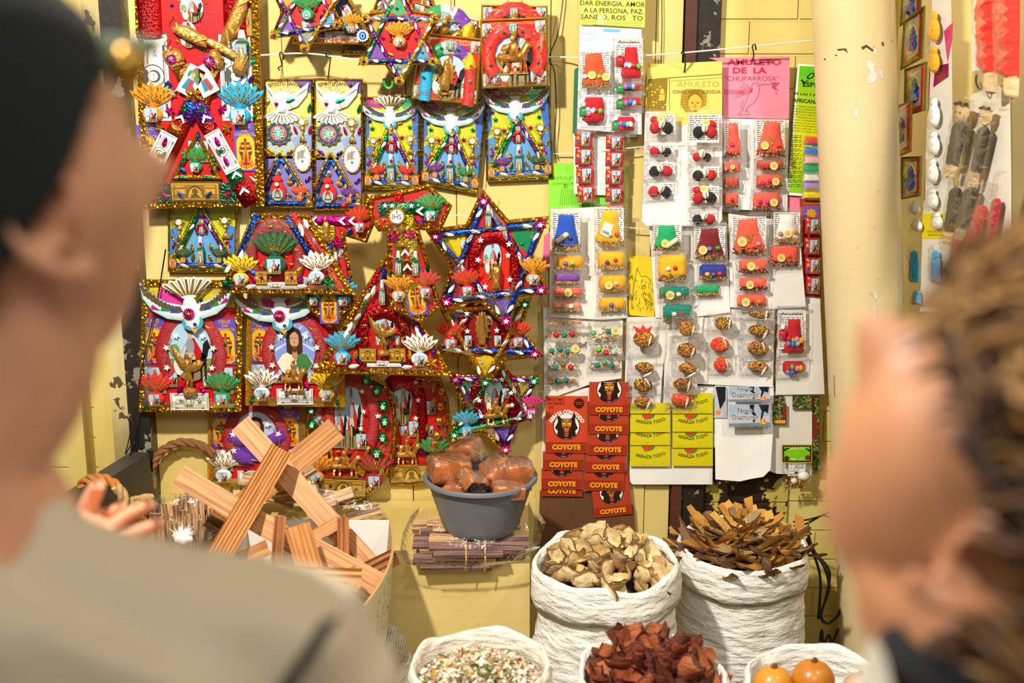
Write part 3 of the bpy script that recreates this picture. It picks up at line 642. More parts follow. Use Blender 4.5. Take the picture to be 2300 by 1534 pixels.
def s_angel(m,c):
    m.use('metal_paint')
    m.relief([(-.02,-.1),(-.2,-.28),(-.5,-.5),(-.42,-.24),(-.26,-.04),(-.06,.04)],.03,.12,c,grid=.07);m.relief([(.06,-.1),(.3,-.2),(.5,-.16),(.36,-.02),(.1,.04)],.03,.12,c,grid=.07)
    m.relief([(-.08,-.22),(.08,-.22),(.12,-.06),(.08,.06),(.16,.2),(.1,.24),(.04,.2),(-.04,.22),(-.14,.2),(-.08,.04),(-.12,-.06)],.1,.2,c,grid=.05);m.ball(0,-.29,.22,.06,.07,.06,c)
    m.relief([(-.06,.16),(.02,.18),(-.02,.32),(-.06,.4),(-.12,.4),(-.1,.28)],.08,.14,c,grid=.06);m.relief([(.04,.16),(.12,.18),(.12,.3),(.08,.4),(.02,.4)],.08,.14,c,grid=.06)
    m.beam((.24,-.34,.3),(-.26,.16,.3),(.016,0,0),(0,0,.014),c);m.relief([(-.2,.36),(0,.32),(.2,.36),(.24,.46),(.1,.5),(-.12,.5),(-.22,.46)],.0,.22,c,grid=.06,nz=.6)
    for k in range(5):m.beam((-.1-k*.07,-.2-k*.05,.14),(-.1-k*.08,-.04-k*.07,.12),(.008,0,0),(0,0,.01),'#e0b45c')
def s_crown(m,c):
    m.use('metal_paint');m.relief([(-.5,.3),(-.4,-.1),(-.25,-.4),(0,-.5),(.25,-.4),(.4,-.1),(.5,.3),(.3,.5),(-.3,.5)],0,.3,c,grid=.1,nz=.3)
    for k in range(-2,3):m.beam((k*.1,.3,.3),(k*.2,-.3,.28),(.03,0,0),(0,0,.03),'#d9a850')
STAMP_MESH={}
def unit_mesh(kind,c):
    k=(kind,c)
    if k not in STAMP_MESH:
        m=MB([],T=unitT);globals()['s_'+kind](m,c);STAMP_MESH[k]=m.mesh(kind)
    return STAMP_MESH[k]
NAMES=dict(star='foil_star',wstar='white_star',leaf='foil_leaf',wleaf='white_leaf',flower='foil_flower',rosette='rosette',chevron='chevron',squiggle='gold_squiggle',bead='bead',
             gem='gem',oval='white_oval',spikes='sunburst',rider='saint_print',saintcard='saint_print',guadcard='saint_print',caravaca='cross_print',bill='play_banknote',goldbill='gold_banknote',
             jesus='oval_print',riderpic='oval_print',eyecard='eye_print',medal='medal',mandala='mandala',rays='halo_print',ovalmedal='oval_medal',monstrance='monstrance',dove='dove',dovefan='dove',
             shoe='horseshoe',fshoe='horseshoe',tallshoe='horseshoe',rainshoe='horseshoe',pouch='pouch',tuft='leaf_tuft',bottle='bottle',bar='strap',ribbon='strap',zigzag='braid',horseman='rider_statuette',
             madonna='madonna_statuette',saint='saint_statuette',angel='angel_statuette',crown='gilt_ornament')
class Panel:
    def __init__(s,name,label,cat,pts,Y,group=None):
        s.Y=Y;cx=sum(p[0]for p in pts)/len(pts);by=max(p[1]for p in pts);s.pts=pts
        s.loc=P(cx,by,Y);s.e=thing(name,s.loc,label,cat,group);s.T=planeT(Y)
    def mb(s,*m):return MB(list(m),T=s.T)
    def part(s,name,m,**k):return obj(name,m,s.e,**k)
    def st(s,kind,x,y,wd,ht=None,rot=0.0,z=4.0,c='gold',d=None,name=None,parent=None):
        sx,sz=pxs(x,y,s.Y);ht=wd if ht is None else ht;p=P(x,y,s.Y)-Vector((0,z*.001,0))
        o=bpy.data.objects.new(name or NAMES.get(kind,kind),unit_mesh(kind,c));COL.objects.link(o);o.parent=s.e
        L=p-s.loc;rt=(0,rot,0);S=(wd*sx,(d or min(wd,ht))*sx,ht*sz)
        if parent is not None:o.parent=parent[0];o.matrix_parent_inverse=parent[1].inverted()
        o.location=L;o.rotation_euler=rt;o.scale=S
        return(o,Matrix.LocRotScale(L,Matrix.Rotation(rot,3,'Y').to_quaternion(),Vector(S)))
    def pouch(s,x,y,w,c,z=6,tuft=True,card='rider',rot=0.0,h=None):
        """filled round pouch with gathered cloth leaves and a glued print; y is the middle of the pouch"""
        p=s.st('pouch',x,y,w,(h or w)*.86,z=z,c=c,rot=rot)
        if tuft:dx,dy=math.sin(rot),-math.cos(rot);s.st('tuft',x+dx*w*.95,y+dy*w*.95,w*1.75,w*1.3,rot=rot,z=z,c=c,parent=p,d=w*.8)
        if card:s.st(card,x,y+w*.02,w*.6,w*.66,z=z+w*.34,parent=p,c='brown',d=w*.4)
        return p
    def bottle(s,x,y,w,h,c='dgreen',z=6):
        p=s.st('bottle',x,y,w,h,z=z,c=c,d=w);s.st('saintcard',x,y+h*.2,w*.62,h*.5,z=z+w*.3,parent=p,c='#8c6a3c',d=w*.3)
    def backing(s,pts,c,name='backing',border='gold',bw=12,th=8,bm='gold_tape',inner=None,mat_='print'):
        m=s.mb(mat_);m.slab(inset(pts,1.5),-th,0,c,cs='#b8862a',back=True);s.part(name,m,smooth=False)
        if border:m=s.mb(bm);m.band(densify(pts,22),bw,-th,2.2,border);s.part('foil_border',m,angle=60)
    def filler(s,pts,n,seed,d=16):
        """the small foil bits glued between the larger ornaments"""
        R_=random.Random(int(seed*10));xs=[q[0]for q in pts];ys=[q[1]for q in pts];k=0
        for _ in range(n*9):
            x,y=R_.uniform(min(xs),max(xs)),max(-8,R_.uniform(min(ys),max(ys)));c=False;j=len(pts)-1
            for i in range(len(pts)):
                (xi,yi),(xj,yj)=pts[i],pts[j]
                if(yi>y)!=(yj>y)and x<(xj-xi)*(y-yi)/(yj-yi)+xi:c=not c
                j=i
            if c and segdist(x,y,pts)>d and k<n:
                k+=1;q=R_.choice(['star','star','leaf','squiggle','chevron','rider']);w=dict(star=12,leaf=12,squiggle=8,chevron=14,rider=17)[q]
                s.st(q,x,y,w,w*(1.6 if q in('leaf','squiggle')else 1.25 if q=='rider' else 1),rot=R_.uniform(-.8,.8)if q!='rider' else R_.uniform(-.15,.15),z=1.5,c=R_.choice(['gold','magenta','green','blue','gold','purple','silver'])if q!='squiggle' else 'gold')
    def film(s,pts,H,z=3,seed=1.0,grid=None,name='plastic_wrap',mt='clear_film',nz=.35):
        m=s.mb(mt);m.relief(pts,z,H,'white',w=H*1.3,grid=grid,nz=nz,seed=seed);s.part(name,m,angle=35)
    def strap(s,a,b,wd,c,z=4,ovals=0,oc='white',parent=None):
        L=math.hypot(b[0]-a[0],b[1]-a[1]);rot=math.atan2(b[1]-a[1],b[0]-a[0]);cx,cy=(a[0]+b[0])/2,(a[1]+b[1])/2
        p=s.st('bar',cx,cy,L,wd,rot=rot,z=z,c=c,d=wd*2.2 if wd<20 else 36)
        for i in range(ovals):
            t=(i+.5)/ovals;s.st('wleaf',a[0]+(b[0]-a[0])*t,a[1]+(b[1]-a[1])*t,wd*1.1,wd*1.9,rot=rot+PI/2+.3,z=z+wd*.45,c=oc,parent=p,d=wd)
        return p
def quad(pts):
    (a,b,c,d)=pts
    return lambda u,v:(a[0]*(1-u)*(1-v)+b[0]*u*(1-v)+c[0]*u*v+d[0]*(1-u)*v,a[1]*(1-u)*(1-v)+b[1]*u*(1-v)+c[1]*u*v+d[1]*(1-u)*v)
# ------------------------------------------------------------------ votive panels on the boards, traced on the plane each hangs in
VG='votive panels hung on the yellow boards'
def hang(name,label,pts,off,c='red',bw=12,border='gold',cat='votive panel',**k):
    p=Panel(name,label,cat,pts,WALL-off,VG);p.backing(pts,c,bw=bw,border=border,**k);return p
rnd=random.Random(11)
def scatter(p,kind,pts,w,c,z=5,jit=.4,h=None):
    for i,q in enumerate(pts):p.st(kind,q[0],q[1],w,h,rot=rnd.uniform(-jit,jit),z=z,c=c[i%len(c)]if isinstance(c,(list,tuple))and not isinstance(c,str)else c)

# --- the large panel of crossed pistols and a cross, behind the man's cap
A_=[(300,-90),(578,-88),(594,462),(318,470)]
p=hang('votive_panel','largest red votive panel, with crossed legs of banknotes and a blue plant pouch',A_,.065,bw=21,c='red')
p.st('tallshoe',430,-10,230,190,c='red',z=3,d=90)
p.st('riderpic',432,18,52,66,z=6);p.st('riderpic',424,78,40,60,z=7)
for x,y,r in((378,92,.2),(430,60,-.6),(555,95,.1),(384,40,.3)):p.st('squiggle',x,y,10,28,rot=r,z=16)
p.st('goldbill',552,50,60,34,rot=PI/2,z=6)
# gilt pistol-like mouldings
for x0,y0,x1,y1,w0 in((560,-10,505,100,34),(380,110,412,150,44),(500,120,472,150,44)):
    p.st('crown',(x0+x1)/2,(y0+y1)/2,math.hypot(x1-x0,y1-y0)*1.1,w0,rot=math.atan2(y1-y0,x1-x0),z=14,c='statue')
p.st('crown',432,76,90,30,rot=.5,z=22,c='statue');p.st('crown',505,108,120,20,rot=.5,z=20,c='statue');p.st('crown',545,138,34,60,rot=.3,z=18,c='statue')
p.strap((412,150),(452,250),42,'#a8622c',z=10);p.strap((478,150),(440,250),42,'#a8622c',z=11)
for sg,x in((-1,434),(1,464)):
    m=p.mb('print');q=rotp(rect(x-20,146,x+20,214),x,180,.5*-sg);m.slab(q,20,21,'#f3f0e6');m.fr(x,180,40,64,.5*-sg,sh=1,h0=21)
    m.poly([(-.2,-.05),(.2,-.05),(.3,.36),(-.3,.36)],.4,'#1e7fa8');m.poly([(-.05,-.02),(.16,-.02),(.2,.4),(0,.4)],.7,'#c8381c');m.poly(ell(0,-.16,.1,.09,10),.9,'#d69c78');m.poly([(-.12,-.2),(0,-.32),(.12,-.2)],1.1,'#e0b030');m.poly(ell(-.26,-.2,.09,.13,8),.6,'#2e8a44');p.part('playing_card',m,smooth=False)
p.st('rosette',392,132,27,z=28,c='magenta');p.st('star',392,132,17,z=32,c='silver');p.st('rosette',476,137,31,z=28,c='magenta');p.st('star',476,137,18,z=32,c='silver')
p.st('flower',440,212,42,z=26,c='gold');p.st('star',440,212,12,z=31,c='purple')
# crossed legs
p.strap((440,225),(345,405),34,'#c03020',z=10);p.strap((440,225),(562,455),34,'#b02420',z=12)
for a,b,cc in(((440,225),(416,270),'purple'),((440,225),(420,262),'blue'),((442,225),(470,282),'purple'),((404,280),(390,305),'#b8561c'),((492,320),(505,345),'gold'),((520,375),(540,412),'green'),((540,412),(566,458),'#8c1016')):p.strap(a,b,36,cc,z=13)
p.st('bill',366,340,96,40,rot=-1.05,z=24);p.st('bill',505,338,98,38,rot=1.1,z=24)
for x,y,r in((377,318,.4),(352,365,.4),(494,316,-.4),(514,360,-.4)):p.st('leaf',x,y,19,26,rot=r,z=27,c='magenta')
p.st('star',365,345,16,z=28,c='green');p.st('star',503,336,16,z=28,c='green')
for x,y,r,cc in((412,262,.5,'white'),(466,262,-.5,'white'),(535,388,-.2,'white'),(552,424,-.2,'white')):p.st('chevron',x,y,24,20,rot=r,z=22,c=cc)
p.st('leaf',420,243,18,24,z=25,c='green');p.st('leaf',458,243,18,24,z=25,c='green',rot=.3)
# small triangle between the legs
m=p.mb('foil');m.band([(446,292),(500,402),(385,402)],9,0,10,'gold');p.part('triangle_frame',m);p.st('rider',447,340,44,48,z=5)
for a,b in(((420,346),(404,376)),((478,346),(492,376)),((402,398),(424,398)),((458,398),(482,398))):p.strap(a,b,7,'green',z=12)
p.st('leaf',449,306,15,26,z=12,c='blue');p.pouch(441,374,30,'green',z=8);p.st('leaf',410,380,20,24,rot=-.9,z=8,c='blue');p.st('leaf',482,380,20,24,rot=.9,z=8,c='blue')
p.st('goldbill',440,429,112,46,z=8);p.st('leaf',408,437,16,22,rot=-.6,z=11,c='blue');p.st('leaf',471,437,16,22,rot=.7,z=11,c='blue')
for x0 in(371,512):p.st('ribbon',x0,433,40,46,z=5,c='#2c6a50')
p.st('leaf',371,438,20,24,rot=-.3,z=9,c='magenta');p.st('leaf',512,436,20,24,rot=.6,z=9,c='#c8182c')
# sides
p.st('caravaca',552,330,50,108,z=3);p.st('caravaca',334,335,50,108,z=3)
for x,r in((531,0),(345,0)):p.st('bill',x,175,190,72,rot=PI/2,z=2)
p.pouch(540,260,50,'cyan',z=8);p.pouch(345,256,46,'orange',z=8)
p.bottle(546,100,44,66,'dgreen',z=12)
for x,y,w_,r,cc,k in((572,138,16,0,'green','leaf'),(573,262,15,.5,'green','leaf'),(565,178,18,.6,'purple','leaf'),(500,245,22,.6,'magenta','flower'),(383,250,22,-.5,'magenta','flower'),(510,288,24,.3,'gold','flower'),(360,288,22,.3,'gold','flower'),(388,208,26,.2,'silver','flower'),(378,192,22,.2,'blue','flower'),(395,318,18,.6,'magenta','chevron'),(568,402,16,-.8,'silver','leaf'),(514,205,26,.2,'blue','flower')):p.st(k,x,y,w_,w_*1.3,rot=r,z=7,c=cc)
p.filler(A_,34,1.7,30);p.film(inset(A_,14),26,z=8,seed=1.2,nz=.25)

# --- two tall narrow panels with a fan-tailed dove, a mandala and a triangle
def tall_panel(pts,off,label,accent,seed):
    p=hang('votive_panel',label,pts,off,c='#8fb3a0',bw=5,border='#b9922a');q=quad(pts)
    def at(u,v):return q(u,v)
    m=p.mb('print')
    for(u0,v0,u1,v1,cc)in((.02,.02,.98,.3,'#d5d36c'),(.02,.3,.98,.62,'#a8b8b4'),(.02,.6,.98,.98,'#7a76b8')):m.poly([at(u0,v0),at(u1,v0),at(u1,v1),at(u0,v1)],.4,cc)
    m.poly([at(.6,.02),at(.98,.02),at(.98,.12),at(.8,.1)],.7,'#5a4fa8');m.poly([at(.0,.3),at(.3,.34),at(.25,.44),at(0,.46)],.7,'#c8cf6a');m.poly([at(.55,.46),at(.98,.42),at(.98,.58),at(.7,.62)],.7,'#8a9bd0');p.part('picture',m,smooth=False)
    x,y=at(.38,.14);p.st('rays',x,y,72,44,z=2)
    m=p.mb('glitter');x,y=at(.42,.035);m.text('ESPIRITU SANTO',x,y,80,8,1.4,'#b04a5c',arc=.6,bold=.02);p.part('lettering',m,smooth=False)
    x,y=at(.36,.19);p.st('dovefan',x,y,128,96,z=6,d=60);p.st('star',*at(.27,.19),14,z=18,c='magenta');p.st('leaf',*at(.55,.17),13,24,rot=1.2,z=12,c='green')
    x,y=at(.3,.42);p.st('mandala',x,y,62,60,z=4);p.st('medal',x,y,28,30,z=7,d=20)
    x,y=at(.78,.38);p.st('monstrance',x,y,38,64,z=6);p.st('leaf',*at(.64,.4),12,22,rot=-.3,z=5,c='magenta');p.st('leaf',*at(.93,.4),12,22,rot=.3,z=5,c='magenta');p.st('leaf',*at(.92,.23),13,24,rot=.3,z=5,c='green');p.st('star',*at(.75,.05),12,z=4,c='magenta')
    x,y=at(.78,.61);p.st('ovalmedal',x,y,42,64,z=6)
    p.st('rosette',*at(.1,.57),22,z=4,c='gold');p.st('leaf',*at(.15,.56),14,20,rot=-.9,z=6,c=accent);p.st('leaf',*at(.52,.57),14,20,rot=.9,z=6,c=accent)
    a,b,c_=at(.34,.56),at(.02,.84),at(.9,.97)
    for s_,e_ in((at(.34,.56),at(.0,.82)),(at(.36,.56),at(.92,.93))):p.strap(s_,e_,7,'gold',z=6);
    for s_,e_ in((at(.33,.62),at(.05,.86)),(at(.37,.62),at(.82,.94)),(at(.04,.965),at(.82,.965))):p.strap(s_,e_,9,'blue',z=7)
    for t in range(4):p.st('squiggle',*at(.1+.07*t,.82-.05*t),6,12,rot=.5,z=11);p.st('gem',*at(.45+.1*t,.68+.07*t),6,10,rot=.3,z=11,c='gold')
    x,y=at(.3,.87);p.st('pouch',x,y,36,54,z=7,c='bred',d=30);p.st('pouch',*at(.28,.775),22,18,z=9,c='bred',d=20);p.st('eyecard',x,y+6,24,28,z=17,c='cyan',d=18);p.st('riderpic',*at(.28,.72),16,15,z=6);p.st('gem',*at(.29,.81),10,z=22,c='silver')
    p.pouch(*at(.72,.92),19,'coral' if accent=='gold' else 'purple',z=8,card='guadcard');p.st('leaf',*at(.08,.83),16,24,rot=.1,z=6,c='magenta');p.st('leaf',*at(.88,.78),14,20,rot=.8,z=6,c=accent if accent!='gold' else 'purple');p.st('star',*at(.52,.9),15,z=6,c='gold');p.st('flower',*at(.1,.91),20,z=5,c='cyan');p.st('rosette',*at(.52,.8),16,z=5,c='gold')
    m=p.mb('metal_paint');m.slab([at(.9,.86),at(.99,.985),at(.76,.985)],1,5,'#a8862e');m.use('foil');m.poly(ell(*at(.885,.95),5,6,12),5.5,'silver');p.part('gilt_corner',m)
    p.film(inset(pts,7),16,z=6,seed=seed,nz=.3);return p
tall_panel([(594,178),(703,176),(706,466),(592,466)],.030,'tall narrow votive panel, left of two fan-tailed doves, with gold leaves by its triangle','gold',2.1)
tall_panel([(705,176),(815,177),(816,470),(706,472)],.030,'tall narrow votive panel, right of two fan-tailed doves, with violet leaves by its triangle','purple',3.3)

# --- panels with a diving dove over a triangle with a green bottle
def dove_panel(pts,off,label,pc,seed,dove=True,dark=False):
    p=hang('votive_panel',label,pts,off,c='#c3c62e',bw=5,border='#b9922a');at=quad(pts)
    W_=math.dist(pts[0],pts[1]);m=p.mb('print')
    if dove:
        for poly,cc in(([(.02,.02),(.5,.02),(.3,.13),(.02,.1)],'#b82f7a'),([(.6,.02),(.98,.02),(.98,.16),(.7,.14)],'#2fa566'),([(.02,.12),(.08,.1),(.1,.4),(.02,.55)],'#2f6fc0'),([(.98,.14),(.84,.2),(.88,.42),(.98,.56)],'#2a6fd0')):m.poly([at(*q)for q in poly],.5,cc)
    for poly,cc in(([(.02,.55),(.2,.5),(.1,.8),(.02,.82)],'#4d8fd0'),([(.98,.52),(.8,.48),(.9,.8),(.98,.84)],'#3d7fd0'),([(.3,.68),(.44,.3),(.56,.3),(.75,.68),(.8,.93),(.2,.93)],'#5f9fcf')):m.poly([at(*q)for q in poly],.6,cc)
    p.part('picture',m,smooth=False)
    if dove:
        p.st('dove',*at(.46,.17),W_*1.04,W_*.62,z=8,d=W_*.5,name='dove')
        for u,v,cc in((.1,.26,'purple'),(.88,.24,'purple'),(.15,.34,'green'),(.82,.33,'green'),(.28,.46,'magenta'),(.68,.44,'magenta')):p.st('star',*at(u,v),14,z=4,c=cc)
        p.st('leaf',*at(.64,.29),9,14,rot=1.3,z=5,c='gold')
    v0=0.0
    p.st('monstrance',*at(.17,.52),W_*.27,W_*.38,z=5);p.st('monstrance',*at(.83,.5),W_*.27,W_*.38,z=5)
    for(a,b,cc)in(((.44,.33),(.06,.86),'gold'),((.52,.33),(.94,.86),'gold')):p.strap(at(*a),at(*b),8,'#c9b41c',z=5)
    p.strap(at(.44,.4),at(.13,.84),9,'green',z=7,ovals=2);p.strap(at(.54,.4),at(.86,.84),9,'purple',z=7,ovals=2);p.strap(at(.14,.92),at(.86,.92),11,'blue',z=7,ovals=3)
    for t in range(3):p.st('squiggle',*at(.33-.06*t,.55+.09*t),6,13,rot=.6,z=12);p.st('squiggle',*at(.65+.06*t,.55+.09*t),6,13,rot=-.6,z=12)
    p.st('saintcard',*at(.48,.37),11,13,z=6,c='coral');p.st('saintcard',*at(.49,.45),12,13,z=6,c='coral');p.st('fshoe',*at(.49,.55),26,28,z=6,c='#c8202c',d=22);p.st('saintcard',*at(.49,.55),10,20,z=6,c='bred')
    p.bottle(*at(.49,.77),25,66,'dgreen',z=9);p.st('star',*at(.5,.68),12,z=20,c='magenta')
    p.pouch(*at(.24,.86),18,pc[0],z=8,card='guadcard');p.pouch(*at(.76,.86),18,pc[1],z=8,card='guadcard')
    p.st('guadcard',*at(.08,.9),16,22,z=7);p.st('guadcard',*at(.92,.89),16,22,z=7)
    for u,v,r,cc in((.37,.84,.3,'gold'),(.62,.84,-.3,'gold'),(.36,.74,0,'gold'),(.63,.73,0,'gold')):p.st('leaf',*at(u,v),13,20,rot=r,z=6,c=cc)
    p.st('chevron',*at(.11,.7),18,18,rot=-.2,z=5,c='magenta');p.st('chevron',*at(.87,.68),18,18,rot=.3,z=5,c='magenta');p.st('leaf',*at(.07,.63),9,18,rot=-.3,z=5,c='gold');p.st('leaf',*at(.92,.61),9,18,rot=.3,z=5,c='gold')
    p.st('flower',*at(.49,.93),18,9,z=12,c='gold')
    p.film(inset(pts,7),15,z=6,seed=seed,nz=.3);return p
dove_panel([(818,218),(944,215),(943,427),(817,425)],.020,'diving-dove panel with two red pouches, left of the three in its row',('bred','bred'),4.4)
dove_panel([(948,228),(1094,222),(1075,436),(945,412)],.020,'diving-dove panel tilted behind the rainbow horseshoe panel, purple and green pouches',('purple','green'),5.1)
dove_panel([(1090,198),(1234,192),(1244,402),(1092,408)],.020,'diving-dove panel below the red horseshoe panels, at the right end of its row',('purple','dgreen'),6.6)
dove_panel([(378,400),(535,400),(531,612),(377,611)],.018,'small triangle panel with two green pouches, tucked under the largest panel',('dgreen','dgreen'),7.2,dove=False)

# --- red horseshoe panels
def shoe_panel(pts,off,label,shoe,statue,seed,bwc='#c89a22'):
    p=hang('votive_panel',label,pts,off,c='bred',bw=6,border=bwc,bm='glitter');at=quad(pts);W_=math.dist(pts[0],pts[1]);rot=math.atan2(pts[1][1]-pts[0][1],pts[1][0]-pts[0][0])
    m=p.mb('print');
    for u,v in((.2,.27),(.78,.27)):m.poly([at(u-.07,v-.07),at(u+.07,v-.07),at(u+.07,v+.07),at(u-.07,v+.07)],.5,'white')
    p.part('picture',m,smooth=False)
    p.st('riderpic',*at(.52,.6),W_*.62,W_*.82,rot=rot,z=2)
    if shoe=='red':p.st('shoe',*at(.5,.55),W_*.92,W_*.98,rot=rot,z=3,c='bred',d=W_*.7)
    else:p.st('rainshoe',*at(.52,.57),W_*.86,W_*.98,rot=rot,z=3,c='red',d=W_*.6)
    if statue=='horseman':p.st('horseman',*at(.5,.5),W_*.56,W_*.64,rot=rot,z=8,c='statue',d=W_*.35)
    else:p.st('madonna',*at(.48,.6),W_*.42,W_*.64,rot=rot,z=8,c='statue',d=W_*.35)
    for u,v in((.09,.16),(.9,.14),(.09,.88),(.9,.88)):p.st('rider',*at(u,v),W_*.15,W_*.2,rot=rot,z=4)
    for u,v in((.22,.86),(.79,.85)):p.st('rider',*at(u,v),W_*.1,W_*.18,rot=rot,z=6)
    p.st('saintcard',*at(.49,.14),W_*.12,W_*.16,rot=rot,z=18,c='#6a8a6a')
    for k,(u,v)in enumerate(((.36,.2),(.63,.2),(.14,.4),(.15,.66),(.86,.42),(.86,.66))):p.st('star',*at(u,v),11,rot=.3,z=16,c=('green','green','gold','green','gold','green')[k])
    for u,v in((.26,.27),(.14,.53),(.76,.28),(.87,.54),(.85,.78)):p.st('squiggle',*at(u,v),7,14,rot=.2,z=16)
    p.film(inset(pts,7),17,z=6,seed=seed,nz=.3);return p
shoe_panel([(1081,10),(1230,13),(1230,140),(1081,140)],.050,'red horseshoe panel whose top peeps out behind the rider panel','red','horseman',8.1)
shoe_panel([(1078,44),(1228,38),(1231,193),(1082,200)],.085,'red horseshoe panel with a gilt rider statuette, in front at top right','red','horseman',9.3)
shoe_panel([(930,2),(1076,46),(1063,150),(905,130)],.050,'tilted red panel peeping out behind the rainbow horseshoe panel','rain','horseman',10.2)
shoe_panel([(948,72),(1083,87),(1072,236),(922,222)],.085,'red panel with a rainbow horseshoe around a gilt madonna statuette','rain','madonna',11.4)

# --- six-pointed stars
def star_panel(tips,off,label,bg,straps,deco,seed,bw=9,cat='star panel'):
    """tips: six outer points clockwise from the top"""
    c=(sum(t[0]for t in tips)/6,sum(t[1]for t in tips)/6);out=[]
    for i in range(6):
        a,b=tips[i],tips[(i+1)%6];mx,my=(a[0]+b[0])/2,(a[1]+b[1])/2;out+=[a,(c[0]+(mx-c[0])*.70,c[1]+(my-c[1])*.70)]
    p=hang('star_panel',label,out,off,c=bg,bw=bw,cat=cat)
    k=.84;T_=[(c[0]+(t[0]-c[0])*k,c[1]+(t[1]-c[1])*k)for t in tips]
    m=p.mb('print')
    for i in range(6):
        a=out[(2*i-1)%12];b=out[2*i];d=out[2*i+1];g=(b[0]+(c[0]-b[0])*.2,b[1]+(c[1]-b[1])*.2);m.poly([a,g,d,(c[0]+(b[0]-c[0])*.4,c[1]+(b[1]-c[1])*.4)],.5+.02*i,straps['tri'][i%len(straps['tri'])])
    p.part('picture',m,smooth=False)
    for i in range(6):p.strap(T_[i],T_[(i+2)%6],straps['w'],straps['c'][i%len(straps['c'])],z=5+(i%2)*2,ovals=straps.get('ov',0))
    if straps.get('sq'):
        for i in range(6):
            a,b=T_[i],T_[(i+2)%6]
            for t in(.36,.5,.64):p.st('squiggle',a[0]+(b[0]-a[0])*t,a[1]+(b[1]-a[1])*t,8,22,rot=math.atan2(b[1]-a[1],b[0]-a[0])+PI/2,z=14)
    for i in range(6):
        cc=deco[i%len(deco)]
        if cc:p.st('flower' if straps.get('fl',1)else 'rosette',T_[i][0],T_[i][1],straps['fw'],z=15,c=cc,rot=i);p.st(straps.get('ctr','wstar'),T_[i][0],T_[i][1],straps['fw']*.42,z=20,c='white' if straps.get('ctr','wstar')=='wstar' else 'purple')
    p.c0=c;p.outline=out;p.seed=seed;return p
def pfilm(p,H=18):p.filler(p.outline,16,p.seed,17);p.film(inset(p.outline,9),H,z=7,seed=p.seed,nz=.3)
# large star with blue straps
p=star_panel([(1083,424),(1234,486),(1236,660),(1143,742),(984,692),(955,516)],.150,'large star panel with blue straps and a gilt robed saint in a horseshoe','bred',dict(w=13,c=['blue'],ov=4,sq=1,fw=34,tri=['#c8202c','#12804c','#b01c24','#6a4aa8','#b01c24','#c9b418']),['magenta','magenta','magenta','magenta','magenta','magenta'],12.3,bw=11)
p.st('riderpic',1106,580,40,84,z=3);p.st('tallshoe',1110,590,112,138,z=3,c='#c01820',d=70);p.st('saint',1114,616,42,66,z=16,c='statue',d=34);p.bottle(1097,484,22,58,'dgreen',z=14)
for x,y in((1080,536),(1143,545),(1074,580),(1141,570),(1090,640),(1145,624)):p.st('wstar',x,y,15,rot=rnd.uniform(-.4,.4),z=18,c='white')
for x,y in((1075,556),(1076,605),(1138,590),(1136,522),(1150,610)):p.st('squiggle',x,y,8,20,rot=.2,z=18)
p.pouch(1050,650,32,'bred',z=12,rot=-.1);p.pouch(1197,624,32,'orange',z=12,rot=.1);pfilm(p,22)
# second star behind it
p=star_panel([(1088,640),(1195,668),(1222,800),(1090,876),(975,790),(985,690)],.112,'star panel with a gilt madonna, half hidden below the large blue-strapped star','dred',dict(w=12,c=['blue','gold'],ov=3,sq=1,fw=30,tri=['#3a2d8c','#0f5a3a','#8c1016','#d9b41c','#8c1016','#2a3c8c']),['','green','magenta','green','',''],13.1,bw=11)
p.st('tallshoe',1085,735,108,120,z=3,c='#9c121a',d=60);p.st('madonna',1083,736,42,92,z=10,c='statue',d=34);p.pouch(1012,768,32,'bred',z=9);p.pouch(1163,764,30,'bred',z=9)
for x,y in((1049,700),(1050,740),(1116,738)):p.st('wstar',x,y,14,z=16,c='white')
p.st('rider',1052,762,15,24,z=16);p.st('rider',1118,762,15,24,z=16);pfilm(p)
# lowest star, blue pouch
p=star_panel([(1005,838),(1120,800),(1215,842),(1205,935),(1140,1024),(1004,985)],.072,'star panel with a light-blue pouch and gilt rider, lowest at the right of the boards','dred',dict(w=11,c=['purple','green'],ov=3,sq=1,fw=30,tri=['#0f5a3a','#8c1016','#b09a18','#8c1016','#6a4aa8','#0f6a4a']),['magenta','','green','magenta','magenta','green'],14.9,bw=10)
p.st('riderpic',1110,890,42,90,z=3);p.st('tallshoe',1112,890,105,120,rot=.06,z=3,c='#9c121a',d=60);p.st('horseman',1118,922,66,66,rot=-.1,z=12,c='statue',d=34);p.pouch(1049,965,30,'cyan',z=9);p.pouch(1193,925,26,'magenta',z=9)
for x,y in((1127,848),(1077,895),(1148,878),(1082,930),(1150,905)):p.st('wstar',x,y,13,z=16,c='white')
pfilm(p)
# small stars with coloured straps along the top
def small_star(tips,off,label,pc,card,seed):
    p=star_panel(tips,off,label,'red',dict(w=9,c=['magenta','#d9a81c','blue','purple','green','blue'],ov=3,fw=26,fl=0,ctr='star',tri=['#2a9a5a','#c84a2c','#2f9fd0','#8a8a7c','#7a48a8','#b08a2a']),['gold'],seed,bw=6)
    c=p.c0;p.st('fshoe',c[0],c[1]-12,44,48,z=3,c='#c8202c',d=30);p.pouch(c[0],c[1]+8,30,pc,z=9,card=card,h=36)
    for dx,dy in((-30,30),(34,32),(-38,-2),(38,0)):p.st('star',c[0]+dx,c[1]+dy,14,z=7,c='magenta')
    for dx,dy in((-24,-22),(22,-22),(-20,36)):p.st('leaf',c[0]+dx,c[1]+dy,12,18,rot=dx,z=7,c='gold')
    pfilm(p,16);return p
small_star([(698,-64),(782,-30),(772,60),(686,124),(606,88),(606,-30)],.085,'star panel with a green pouch, violet and blue straps, top left of the stars','green','eyecard',15.2)
